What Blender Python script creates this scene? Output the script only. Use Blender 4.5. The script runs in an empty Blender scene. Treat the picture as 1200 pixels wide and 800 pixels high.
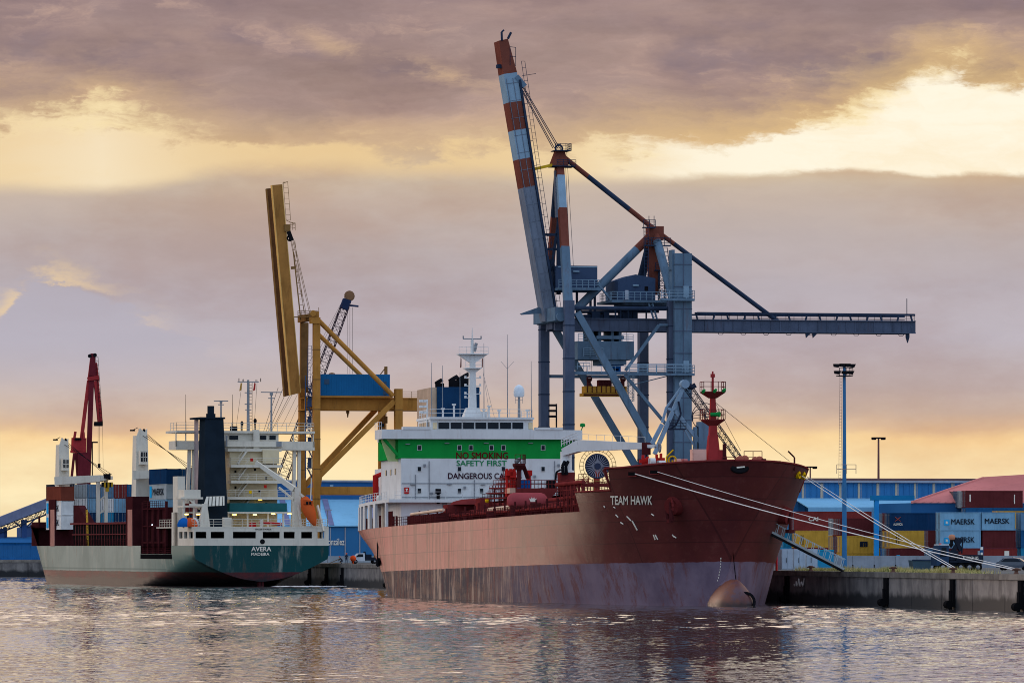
import bpy, bmesh, math, random
from mathutils import Vector, Matrix, Euler
R = math.radians
DENOISE = True
rnd = random.Random(7)
S = bpy.context.scene
COL = S.collection

# ------------------------------------------------------------------ camera
F, CX, HY, CH = 6667.0, 600.0, 642.0, 6.4        # focal length in photo pixels, centre column, horizon row, eye height
cam_d = bpy.data.cameras.new('camera'); cam = bpy.data.objects.new('camera', cam_d); COL.objects.link(cam)
cam.location = (0, 0, CH); cam.rotation_euler = (R(90), 0, 0)
cam_d.sensor_width = 36; cam_d.lens = 36 * F / 1200.0
cam_d.shift_x = 0; cam_d.shift_y = (HY - 400) / 1200.0
cam_d.clip_start = 1; cam_d.clip_end = 20000
S.camera = cam
S.view_settings.view_transform = 'Standard'; S.view_settings.look = 'None'
S.view_settings.exposure = 0.0; S.view_settings.gamma = 1.0; S.view_settings.use_curve_mapping = False
S.cycles.filter_width = 1.0; S.cycles.caustics_reflective = False; S.cycles.caustics_refractive = False; S.cycles.use_denoising = DENOISE

def lin(v):
    v = v / 255.0
    return v / 12.92 if v <= .04045 else ((v + .055) / 1.055) ** 2.4
def C(r, g, b): return (lin(r), lin(g), lin(b), 1)

# ------------------------------------------------------------------ node helper
class NT:
    def __init__(s, tree): s.t = tree; s.n = tree.nodes; s.l = tree.links
    def new(s, typ, **kw):
        n = s.n.new(typ)
        for k, v in kw.items(): setattr(n, k, v)
        return n
    def put(s, sock, v):
        if v is None: return
        if hasattr(v, 'is_output') or isinstance(v, bpy.types.NodeSocket): s.l.new(v, sock)
        else: sock.default_value = v
    def math(s, op, a, b=None, c=None, clamp=False):
        n = s.new('ShaderNodeMath', operation=op, use_clamp=clamp)
        for i, v in enumerate((a, b, c)): s.put(n.inputs[i], v)
        return n.outputs[0]
    def step(s, v, lo, hi):
        n = s.new('ShaderNodeMapRange', interpolation_type='SMOOTHSTEP')
        s.put(n.inputs[0], v); s.put(n.inputs[1], lo); s.put(n.inputs[2], hi)
        n.inputs[3].default_value = 0; n.inputs[4].default_value = 1
        return n.outputs[0]
    def mix(s, f, a, b, bt='MIX'):
        n = s.new('ShaderNodeMix', data_type='RGBA', blend_type=bt)
        s.put(n.inputs[0], f); s.put(n.inputs[6], a); s.put(n.inputs[7], b)
        return n.outputs[2]
    def ramp(s, f, stops, interp='LINEAR'):
        n = s.new('ShaderNodeValToRGB'); n.color_ramp.interpolation = interp
        e = n.color_ramp.elements
        while len(e) > 1: e.remove(e[-1])
        e[0].position = stops[0][0]; e[0].color = stops[0][1]
        for p, c in stops[1:]:
            x = e.new(p); x.color = c
        s.put(n.inputs[0], f)
        return n.outputs[0]
    def noise(s, vec, scale, detail=4, rough=.55, w=None):
        n = s.new('ShaderNodeTexNoise')
        s.put(n.inputs['Vector'], vec); n.inputs['Scale'].default_value = scale
        n.inputs['Detail'].default_value = detail; n.inputs['Roughness'].default_value = rough
        return n.outputs[0]
    def comb(s, x, y, z=0.0):
        n = s.new('ShaderNodeCombineXYZ')
        for i, v in enumerate((x, y, z)): s.put(n.inputs[i], v)
        return n.outputs[0]
    def sep(s, v):
        n = s.new('ShaderNodeSeparateXYZ'); s.put(n.inputs[0], v); return n.outputs
    def mapv(s, v, scale=(1, 1, 1), loc=(0, 0, 0)):
        n = s.new('ShaderNodeMapping'); s.put(n.inputs[0], v)
        n.inputs['Scale'].default_value = scale; n.inputs['Location'].default_value = loc
        return n.outputs[0]

# ------------------------------------------------------------------ sky (world): sunset cloud deck over a Nishita sky
SUN_AZ, SUN_EL = -38.0, 9.0        # degrees; the glow sits low, to the left of the view
W = bpy.data.worlds.new('World'); S.world = W; W.use_nodes = True
n = NT(W.node_tree); n.n.clear()
tc = n.new('ShaderNodeTexCoord'); d = n.sep(tc.outputs['Generated'])
sky = n.new('ShaderNodeTexSky', sky_type='NISHITA', sun_disc=False)
sky.sun_elevation = R(SUN_EL); sky.sun_rotation = R(SUN_AZ)
az = n.math('ARCTAN2', d[0], d[1]); el = n.math('ARCSINE', d[2])
U = n.math('MULTIPLY', az, 6.667); V = n.math('MULTIPLY', el, 6.667)     # 1 unit = 0.15 rad
P = n.comb(U, n.math('MULTIPLY', V, 2.2), 0)
nz1 = n.noise(n.mapv(P, loc=(3.1, 1.7, 0)), 2.6, 6, .6)
nz2 = n.noise(n.mapv(P, loc=(7.3, 4.4, 0)), 8.0, 7, .62)
nz3 = n.noise(n.mapv(n.comb(U, n.math('MULTIPLY', V, 5.0), 0), loc=(1.3, 8.4, 0)), 3.0, 6, .6)
wv = n.new('ShaderNodeVectorMath', operation='ADD'); n.put(wv.inputs[0], n.comb(U, n.math('MULTIPLY', V, 3.4), 0)); n.put(wv.inputs[1], n.comb(n.math('MULTIPLY', nz2, .25), n.math('MULTIPLY', nz1, .35), 0))
nzA = n.noise(wv.outputs[0], 4.2, 10, .66)
w1 = n.math('MULTIPLY', n.math('SUBTRACT', nz1, .5), .10)
w2 = n.math('MULTIPLY', n.math('ADD', n.math('SUBTRACT', nz2, .5), n.math('MULTIPLY', n.math('SUBTRACT', nzA, .5), .9)), .05)
Vw = n.math('ADD', V, n.math('MULTIPLY', n.math('ADD', w1, w2), .35))
Vs = n.math('ADD', V, n.math('ADD', w1, w2))
def row(py): return (642 - py) / 1000.0
base = n.ramp(n.math('MULTIPLY', Vw, 1.25), [(x * 1.25, c) for x, c in [
    (0.0, C(246, 222, 168)), (row(585), C(255, 238, 192)), (row(540), C(255, 230, 180)), (row(512), C(253, 218, 162)),
    (row(500), C(228, 194, 158)), (row(480), C(210, 188, 172)), (row(450), C(198, 183, 181)), (row(400), C(190, 181, 189)),
    (row(340), C(186, 176, 182)), (row(280), C(190, 176, 173)), (row(235), C(198, 180, 167)), (row(212), C(204, 186, 166)),
    (row(170), C(196, 168, 146)), (row(130), C(172, 146, 138)), (row(60), C(166, 142, 136)), (row(0), C(154, 132, 132)), (.80, C(150, 132, 134))]])
def vline(pts):                      # a height profile along the horizon
    return n.ramp(n.math('ADD', n.math('DIVIDE', U, 1.2), .5), [((px) / 1200.0, (row(py),) * 3 + (1,)) for px, py in pts], 'B_SPLINE')
def tob(x):
    k = n.new('ShaderNodeRGBToBW'); n.put(k.inputs[0], x); return k.outputs[0]
# bluish cloud heap low on the left and soft mottling of the grey deck
mott = n.math('MULTIPLY', n.math('SUBTRACT', nz2, .5), 1.0)
base = n.mix(n.step(nz1, .42, .68), base, n.mix(1.0, base, C(242, 232, 228), 'MULTIPLY'))
base = n.mix(n.math('MULTIPLY', n.step(nz3, .45, .75), n.math('MULTIPLY', n.step(V, row(140), row(60)), .45)), base, C(190, 160, 146))
base = n.mix(n.math('MULTIPLY', n.step(nz3, .52, .30), n.math('MULTIPLY', n.step(V, row(140), row(60)), .5)), base, C(142, 120, 118))
base = n.mix(n.math('MULTIPLY', n.step(nz1, .50, .66), n.math('MULTIPLY', n.step(V, row(170), row(90)), .6)), base, C(130, 118, 130))
amp = n.math('ADD', .24, n.math('MULTIPLY', n.step(V, row(225), row(130)), .62))
vs_ = n.new('ShaderNodeVectorMath', operation='SCALE'); n.put(vs_.inputs[0], base); n.put(vs_.inputs[3], n.math('ADD', 1.0, n.math('MULTIPLY', n.math('SUBTRACT', nzA, .5), amp)))
base = n.mix(n.math('MULTIPLY', n.step(nzA, .54, .74), n.math('MULTIPLY', n.step(V, row(160), row(90)), .5)), vs_.outputs[0], C(220, 184, 158))
heap_top = tob(vline([(0, 384), (22, 335), (60, 326), (110, 352), (160, 372), (230, 396), (330, 450), (420, 520)]))
hv = n.math('SUBTRACT', heap_top, n.math('ADD', V, n.math('MULTIPLY', w2, 2.2)))
heap = n.math('MULTIPLY', n.step(hv, -.004, .012), n.math('MULTIPLY', n.step(U, -.22, -.44), n.step(V, row(470), row(400))))
base = n.mix(n.math('MULTIPLY', heap, .55), base, C(180, 176, 190))
rim = n.math('MULTIPLY', n.math('MULTIPLY', n.step(hv, -.05, -.004), n.step(hv, .006, -.004)), n.math('MULTIPLY', n.step(U, -.38, -.48), n.step(nz2, .46, .60)))
base = n.mix(n.math('MULTIPLY', rim, .6), base, C(244, 212, 160))
# the bright opening under the upper cloud
top = tob(vline([(0, 138), (100, 136), (190, 150), (260, 172), (330, 182), (430, 182), (560, 182), (680, 176), (760, 168), (860, 158), (950, 150), (1010, 132), (1060, 104), (1110, 74), (1160, 104), (1200, 110)]))
low = tob(vline([(0, 220), (120, 224), (180, 214), (240, 198), (330, 196), (560, 200), (700, 206), (850, 207), (960, 199), (1060, 207), (1200, 208)]))
up = n.math('SUBTRACT', n.math('ADD', top, n.math('ADD', n.math('MULTIPLY', w2, 2.3), n.math('MULTIPLY', w1, .12))), V)
dn = n.math('SUBTRACT', V, n.math('ADD', low, n.math('ADD', n.math('MULTIPLY', w2, .34), n.math('MULTIPLY', w1, .06))))
gap0 = n.step(up, -.008, .013)
bri = tob(n.ramp(n.math('ADD', n.math('DIVIDE', U, 1.2), .5), [(0, (.55,) * 3 + (1,)), (.1, (.68,) * 3 + (1,)), (.2, (.5,) * 3 + (1,)), (.3, (.42,) * 3 + (1,)), (.42, (.4,) * 3 + (1,)), (.55, (.5,) * 3 + (1,)), (.68, (.9,) * 3 + (1,)), (.8, (1,) * 3 + (1,)), (1, (1,) * 3 + (1,))]))
gap = n.math('MULTIPLY', gap0, n.step(dn, n.math('SUBTRACT', n.math('MULTIPLY', bri, .024), .028), n.math('SUBTRACT', .016, n.math('MULTIPLY', bri, .012))))
gcol = n.mix(n.math('MULTIPLY', n.step(bri, .3, 1.0), n.math('ADD', .72, n.math('MULTIPLY', n.step(nzA, .66, .40), .28))), C(244, 210, 150), (1.02, .94, .76, 1))
halo = n.math('MULTIPLY', n.step(up, -.075, .0), n.step(dn, -.02, .03))
base = n.mix(n.math('MULTIPLY', n.math('MULTIPLY', halo, bri), .55), base, C(246, 206, 134))
base = n.mix(n.math('MULTIPLY', gap, n.math('ADD', n.math('MULTIPLY', bri, .55), .45)), base, gcol)
rimg = n.math('MULTIPLY', n.math('MULTIPLY', n.step(up, -.020, -.004), n.step(up, .022, .004)), n.math('MULTIPLY', n.step(nzA, .42, .6), n.step(bri, .35, .7)))
base = n.mix(n.math('MULTIPLY', rimg, .6), base, (1.0, .82, .46, 1))
# thin lit streak in the upper cloud
stk = tob(vline([(0, 20), (350, 40), (400, 62), (470, 76), (560, 98), (640, 118), (760, 150), (1200, 170)]))
sv = n.math('SUBTRACT', V, n.math('ADD', stk, n.math('MULTIPLY', w2, .5)))
st = n.math('MULTIPLY', n.math('MULTIPLY', n.step(sv, -.022, .0), n.step(sv, .02, .0)), n.math('MULTIPLY', n.step(U, -.28, -.17), n.step(U, .02, -.08)))
base = n.mix(n.math('MULTIPLY', st, n.math('MULTIPLY', n.step(nzA, .40, .62), .6)), base, C(226, 190, 146))
# the sun's glow behind the clouds, left of the view, and the open blue dusk sky overhead and behind
sd = Vector((math.sin(R(SUN_AZ)) * math.cos(R(4)), math.cos(R(SUN_AZ)) * math.cos(R(4)), math.sin(R(4))))
dp = n.new('ShaderNodeVectorMath', operation='DOT_PRODUCT'); n.put(dp.inputs[0], tc.outputs['Generated']); dp.inputs[1].default_value = sd
glow = n.math('POWER', n.step(dp.outputs['Value'], .86, 1.0), 1.4)
base = n.mix(1.0, base, n.mix(glow, (0, 0, 0, 1), (.8, .6, .45, 1)), 'ADD')
hi = n.step(el, R(5.5), R(10))
mid = n.mix(n.step(nz1, .35, .7), (1.45, 1.14, .90, 1), (1.8, 1.43, 1.13, 1))
front = n.mix(hi, base, mid)
skyc = n.mix(1.0, sky.outputs[0], (.075, .082, .088, 1), 'MULTIPLY')
blue = n.mix(n.step(d[2], .0, .7), (.98, 1.17, 1.52, 1), (.88, 1.08, 1.42, 1))
back = n.mix(.75, skyc, blue)
bk = n.math('MAXIMUM', n.step(d[1], .25, -.35), n.step(d[2], .35, .8))
tot = n.mix(bk, front, back)
tot = n.mix(n.step(d[2], -.002, -.02), tot, C(120, 112, 112))
tot = n.mix(1.0, tot, (10, 10, 10, 1), 'MULTIPLY')
bg = n.new('ShaderNodeBackground'); n.put(bg.inputs[0], tot); bg.inputs[1].default_value = .1
wo = n.new('ShaderNodeOutputWorld'); n.l.new(bg.outputs[0], wo.inputs[0])

# ------------------------------------------------------------------ sun (veiled by cloud)
sl = bpy.data.lights.new('sun', 'SUN'); sl.energy = 1.0; sl.angle = R(14); sl.color = (1, .72, .55)
so = bpy.data.objects.new('sun', sl); COL.objects.link(so)
sv_ = Vector((math.sin(R(SUN_AZ)) * math.cos(R(SUN_EL)), math.cos(R(SUN_AZ)) * math.cos(R(SUN_EL)), math.sin(R(SUN_EL))))
so.rotation_euler = sv_.to_track_quat('Z', 'Y').to_euler(); so.location = (-200, 300, 150)
# ------------------------------------------------------------------ materials
MATS = {}
def M(name, rgb, rough=.55, metal=0.0, var=.12, scale=.45, rust=0.0, rustc=(70, 40, 28), dirt=0.0, emit=None, spec=.0):
    if name in MATS: return MATS[name]
    m = bpy.data.materials.new(name); m.use_nodes = True; MATS[name] = m
    n = NT(m.node_tree); b = n.n['Principled BSDF']
    tc = n.new('ShaderNodeTexCoord'); oi = n.new('ShaderNodeObjectInfo')
    off = n.new('ShaderNodeVectorMath', operation='ADD'); n.put(off.inputs[0], tc.outputs['Object'])
    n.put(off.inputs[1], n.math('MULTIPLY', oi.outputs['Random'], 40.0))
    v = off.outputs[0]
    base = C(*rgb)
    dark = tuple(x * (1 - var) for x in base[:3]) + (1,); lite = tuple(min(1, x * (1 + var)) for x in base[:3]) + (1,)
    col = n.mix(n.step(n.noise(v, scale, 5, .6), .3, .7), dark, lite)
    if dirt:
        k = n.noise(n.mapv(v, (1.3, 1.3, .18)), .9, 5, .65)
        col = n.mix(n.math('MULTIPLY', n.step(k, .5, .72), dirt), col, tuple(x * .45 for x in base[:3]) + (1,))
    if rust:
        k = n.noise(n.mapv(v, (1.6, 1.6, .25)), .7, 6, .7)
        col = n.mix(n.math('MULTIPLY', n.step(k, .55, .68), rust), col, C(*rustc))
    n.put(b.inputs['Base Color'], col)
    b.inputs['Roughness'].default_value = rough; b.inputs['Metallic'].default_value = metal
    b.inputs['Specular IOR Level'].default_value = spec
    if emit:
        b.inputs['Emission Color'].default_value = C(*emit[:3]); b.inputs['Emission Strength'].default_value = emit[3]
    return m

# ------------------------------------------------------------------ frames: turn a photo pixel on a plane of a thing's own axes into a point
class Fr:
    def __init__(s, x, y, z, rz, rx=0.0):
        s.loc = (x, y, z); s.rot = (rx, 0, rz)
        s.M = Matrix.Translation(s.loc) @ Euler(s.rot).to_matrix().to_4x4(); s.I = s.M.inverted(); s.R = s.I.to_3x3()
    def on(s, px, py, ax, val):
        o = s.I @ Vector((0, 0, CH)); d = s.R @ Vector(((px - CX) / F, 1, -(py - HY) / F))
        k = (val - o[ax]) / d[ax]
        return o + k * d
    def Y(s, px, py, t): return s.on(px, py, 1, t)
    def X(s, px, py, t): return s.on(px, py, 0, t)
    def Z(s, px, py, t): return s.on(px, py, 2, t)
    def px(s, p):
        w = s.M @ Vector(p); return (CX + F * w.x / w.y, HY - F * (w.z - CH) / w.y)
def wpt(px, py, y): return Vector(((px - CX) / F * y, y, CH - (py - HY) / F * y))

# ------------------------------------------------------------------ mesh builder
class MB:
    def __init__(s): s.v = []; s.f = []; s.mi = []; s.ms = []; s.sm = []; s.c = 0; s.cuts = []
    def cut(s): s.cuts.append((len(s.v), len(s.f))); return s
    def m(s, mat):
        if mat not in s.ms: s.ms.append(mat)
        s.c = s.ms.index(mat); return s
    def add(s, vs, fs, smooth=False):
        o = len(s.v); s.v += [tuple(p) for p in vs]
        for f in fs: s.f.append([i + o for i in f]); s.mi.append(s.c); s.sm.append(smooth)
    def box(s, x0, x1, y0, y1, z0, z1):
        x0, x1 = sorted((x0, x1)); y0, y1 = sorted((y0, y1)); z0, z1 = sorted((z0, z1))
        s.add([(x0, y0, z0), (x1, y0, z0), (x1, y1, z0), (x0, y1, z0), (x0, y0, z1), (x1, y0, z1), (x1, y1, z1), (x0, y1, z1)],
              [(0, 3, 2, 1), (4, 5, 6, 7), (0, 1, 5, 4), (1, 2, 6, 5), (2, 3, 7, 6), (3, 0, 4, 7)]); return s
    def hexa(s, a, b):             # two quads (4 points each), joined
        s.add(list(a) + list(b), [(3, 2, 1, 0), (4, 5, 6, 7), (0, 1, 5, 4), (1, 2, 6, 5), (2, 3, 7, 6), (3, 0, 4, 7)]); return s
    def beam(s, p, q, w, h, w2=None, h2=None, up=(0, 0, 1)):
        p = Vector(p); q = Vector(q); d = (q - p).normalized(); up = Vector(up)
        if abs(d.dot(up)) > .995: up = Vector((0, 1, 0))
        a = d.cross(up).normalized(); b = a.cross(d).normalized()
        w2 = w if w2 is None else w2; h2 = h if h2 is None else h2
        def qd(c, w, h): return [c - a * w / 2 - b * h / 2, c + a * w / 2 - b * h / 2, c + a * w / 2 + b * h / 2, c - a * w / 2 + b * h / 2]
        s.hexa(qd(p, w, h), qd(q, w2, h2)); return s
    def tube(s, p, q, r, r2=None, k=8, cap=True):
        p = Vector(p); q = Vector(q); d = q - p
        if d.length < 1e-6: return s
        d.normalize(); r2 = r if r2 is None else r2
        a = d.orthogonal().normalized(); b = d.cross(a)
        vs = []
        for c, rr in ((p, r), (q, r2)):
            for i in range(k):
                t = 2 * math.pi * i / k; vs.append(c + a * math.cos(t) * rr + b * math.sin(t) * rr)
        s.add(vs, [(i, (i + 1) % k, k + (i + 1) % k, k + i) for i in range(k)], k > 5)
        if cap: s.add(vs, [tuple(range(k - 1, -1, -1)), tuple(range(k, 2 * k))])
        return s
    def path(s, pts, r, k=6):
        for a, b in zip(pts, pts[1:]): s.tube(a, b, r, k=k)
        return s
    def lathe(s, c, prof, k=16, axis=2):      # prof: (radius, height)
        c = Vector(c); vs = []
        for r, h in prof:
            for i in range(k):
                t = 2 * math.pi * i / k; q = (r * math.cos(t), r * math.sin(t), h)
                if axis == 0: q = (h, q[0], q[1])
                elif axis == 1: q = (q[0], h, q[1])
                vs.append(c + Vector(q))
        fs = []
        for j in range(len(prof) - 1):
            for i in range(k): fs.append((j * k + i, j * k + (i + 1) % k, (j + 1) * k + (i + 1) % k, (j + 1) * k + i))
        s.add(vs, fs, True); n_ = len(prof)
        s.add(vs[:k], [tuple(range(k - 1, -1, -1))]); s.add(vs[(n_ - 1) * k:], [tuple(range(k))])
        return s
    def ring(s, c, rad, r, axis=1, k=20, k2=5):
        c = Vector(c); pts = []
        for i in range(k + 1):
            t = 2 * math.pi * i / k; q = [rad * math.cos(t), rad * math.sin(t)]
            q.insert(axis, 0.0); pts.append(c + Vector(q))
        return s.path(pts, r, k2)
    def prism(s, pts, vec):        # polygon (3-D points) pushed along vec
        a = [Vector(p) for p in pts]; b = [p + Vector(vec) for p in a]; k = len(a)
        s.add(a + b, [tuple(range(k - 1, -1, -1)), tuple(range(k, 2 * k))] + [(i, (i + 1) % k, k + (i + 1) % k, k + i) for i in range(k)]); return s
    def grid(s, rows, smooth=True, flip=False):
        k = len(rows[0]); fs = []
        for j in range(len(rows) - 1):
            for i in range(k - 1):
                f = (j * k + i, j * k + i + 1, (j + 1) * k + i + 1, (j + 1) * k + i); fs.append(f[::-1] if flip else f)
        s.add([p for r_ in rows for p in r_], fs, smooth); return s
    def rail(s, pts, h=1.1, step=2.0, r=.035, mids=1):
        pts = [Vector(p) for p in pts]
        for a, b in zip(pts, pts[1:]):
            nseg = max(1, int(round((b - a).length / step)))
            for i in range(nseg + 1):
                p = a.lerp(b, i / nseg); s.tube(p, p + Vector((0, 0, h)), r, k=4, cap=False)
            for j in range(mids + 1):
                z = Vector((0, 0, h * (1 - j / (mids + 1)))); s.tube(a + z, b + z, r, k=4, cap=False)
        return s
    def ladder(s, p, q, w=.5, side=(0, 1, 0), r=.035, step=.5, cage=False):
        p = Vector(p); q = Vector(q); a = Vector(side) * w / 2
        s.tube(p - a, q - a, r, k=4); s.tube(p + a, q + a, r, k=4)
        k = max(1, int((q - p).length / step))
        for i in range(k + 1):
            c = p.lerp(q, i / k); s.tube(c - a, c + a, r * .8, k=4, cap=False)
        return s
    def lattice(s, p, q, w, h, w2, h2, nseg, r, up=(0, 0, 1), rl=None):
        p = Vector(p); q = Vector(q); d = (q - p).normalized(); up = Vector(up)
        if abs(d.dot(up)) > .99: up = Vector((0, 1, 0))
        a = d.cross(up).normalized(); b = a.cross(d).normalized()
        rl = rl or r * .6
        def cor(t):
            c = p.lerp(q, t); ww = (w + (w2 - w) * t) / 2; hh = (h + (h2 - h) * t) / 2
            return [c - a * ww - b * hh, c + a * ww - b * hh, c + a * ww + b * hh, c - a * ww + b * hh]
        A = cor(0); B = cor(1)
        for i in range(4): s.tube(A[i], B[i], r, k=5)
        for j in range(nseg):
            c0 = cor(j / nseg); c1 = cor((j + 1) / nseg)
            for i in range(4):
                i2 = (i + 1) % 4
                s.tube(c0[i], c1[i2] if j % 2 else c1[i2], rl, k=4, cap=False) if j % 2 == 0 else s.tube(c0[i2], c1[i], rl, k=4, cap=False)
                s.tube(c1[i], c1[i2], rl, k=4, cap=False)
        return s
    def build(s, name, mat=None, parent=None, tag=None, bevel=0.0):
        if s.cuts:                                 # several pieces of one kind: an object each
            out = None; v0 = f0 = 0
            for v1, f1 in s.cuts + [(len(s.v), len(s.f))]:
                if f1 == f0: continue
                m = MB(); m.v = s.v[v0:v1]; m.f = [[i - v0 for i in f] for f in s.f[f0:f1]]; m.mi = s.mi[f0:f1]; m.sm = s.sm[f0:f1]; m.ms = s.ms
                o = m.build(name, mat, parent); out = out or o; v0, f0 = v1, f1
            return out
        me = bpy.data.meshes.new(name); me.from_pydata(s.v, [], s.f)
        ms = s.ms if s.ms else [mat]
        for x in ms: me.materials.append(x)
        me.polygons.foreach_set('material_index', s.mi if s.ms else [0] * len(s.f))
        me.polygons.foreach_set('use_smooth', s.sm)
        bm = bmesh.new(); bm.from_mesh(me); bmesh.ops.recalc_face_normals(bm, faces=bm.faces); bm.to_mesh(me); bm.free()
        me.update()
        o = bpy.data.objects.new(name, me); COL.objects.link(o)
        if parent is not None: o.parent = parent
        if tag: set_tag(o, *tag)
        if bevel:
            b = o.modifiers.new('bevel', 'BEVEL'); b.width = bevel; b.segments = 2; b.limit_method = 'ANGLE'
        return o
def set_tag(o, label, cat, group=None):
    o['label'] = label; o['category'] = cat
    if group: o['group'] = group
def thing(name, label, cat, fr, group=None):
    o = bpy.data.objects.new(name, None); COL.objects.link(o)
    o.location = fr.loc; o.rotation_euler = fr.rot; o.empty_display_size = 1
    set_tag(o, label, cat, group); return o
def place(o, fr):
    o.location = fr.loc; o.rotation_euler = fr.rot; return o

TXT = {}
def text2d(word):
    """outline letters -> flat mesh, unit box (u 0..1 across, v 0..1 up)"""
    if word in TXT: return TXT[word]
    cu = bpy.data.curves.new('letters', 'FONT'); cu.body = word; cu.resolution_u = 3
    o = bpy.data.objects.new('letters', cu); COL.objects.link(o)
    dg = bpy.context.evaluated_depsgraph_get(); dg.update()
    me = bpy.data.meshes.new_from_object(o.evaluated_get(dg))
    vs = [v.co.copy() for v in me.vertices]; fs = [tuple(p.vertices) for p in me.polygons]
    bpy.data.objects.remove(o); bpy.data.curves.remove(cu); bpy.data.meshes.remove(me)
    x0 = min(v.x for v in vs); x1 = max(v.x for v in vs); y0 = min(v.y for v in vs); y1 = max(v.y for v in vs)
    TXT[word] = ([((v.x - x0) / (x1 - x0), (v.y - y0) / (y1 - y0)) for v in vs], fs)
    return TXT[word]
def lettering(mb, word, fn):       # fn(u, v) -> 3-D point
    uv, fs = text2d(word); p = Vector(fn(0, 0)); e = (Vector(fn(1, 0)) - p).cross(Vector(fn(0, 1)) - p).normalized(); w = .07 / len(word)
    for k, (du, dv) in enumerate(((0, 0), (w, 0), (w * .5, .03), (w * .5, -.03))): mb.add([Vector(fn(u + du, v + dv)) + e * .004 * k for u, v in uv], fs)   # four strokes, each a hair prouder, make a bold face
    return mb
def fb(mb, fr, x0, y0, x1, y1, t, depth):   # box whose near face covers the photo rectangle at depth t of the frame
    a = fr.Y(x0, y1, t); b = fr.Y(x1, y0, t); mb.box(a.x, b.x, t, t + depth, a.z, b.z); return mb
# ------------------------------------------------------------------ the setting: land, quay, water
TH = R(11.86)                                   # bearing of the quay
Q = Fr(39.6, 628, 0, TH)                        # quay frame: x = 0 is the quay face, +x inland, +y away
QZ = 3.75
def water_mat():
    m = bpy.data.materials.new('harbour_water'); m.use_nodes = True; n = NT(m.node_tree); b = n.n['Principled BSDF']
    b.inputs['Base Color'].default_value = (.06, .058, .056, 1); b.inputs['Roughness'].default_value = .03; b.inputs['IOR'].default_value = 1.7
    # ripples too small to mesh: a slope field added to the wave normals
    geo = n.new('ShaderNodeNewGeometry'); tc = n.new('ShaderNodeTexCoord'); v = tc.outputs['Object']; nv = geo.outputs['Normal']
    big = n.step(n.noise(n.mapv(v, (.016, .007, 1)), 1.0, 3, .5), .35, .65)
    def slopes(vec, scale, sx, sy):
        t = n.new('ShaderNodeTexNoise'); n.put(t.inputs['Vector'], vec); t.inputs['Scale'].default_value = scale; t.inputs['Detail'].default_value = 2
        a = n.new('ShaderNodeVectorMath', operation='SUBTRACT'); n.put(a.inputs[0], t.outputs['Color']); a.inputs[1].default_value = (.5, .5, .5)
        k = n.new('ShaderNodeVectorMath', operation='MULTIPLY'); n.put(k.inputs[0], a.outputs[0]); k.inputs[1].default_value = (sx, sy, 0); return k.outputs[0]
    tot = nv
    for vec, sc, sx, sy in ((n.mapv(v, (1, .30, 1)), .9, .03, .03), (n.mapv(v, (1, .28, 1), (5, 9, 0)), 4.2, .06, .07)):
        s_ = n.new('ShaderNodeVectorMath', operation='SCALE'); n.put(s_.inputs[0], slopes(vec, sc, sx, sy)); n.put(s_.inputs[3], n.math('ADD', .55, n.math('MULTIPLY', big, .6)))
        a = n.new('ShaderNodeVectorMath', operation='ADD'); n.put(a.inputs[0], tot); n.put(a.inputs[1], s_.outputs[0]); tot = a.outputs[0]
    nn = n.new('ShaderNodeVectorMath', operation='NORMALIZE'); n.put(nn.inputs[0], tot); n.put(b.inputs['Normal'], nn.outputs[0])
    return m
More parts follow.
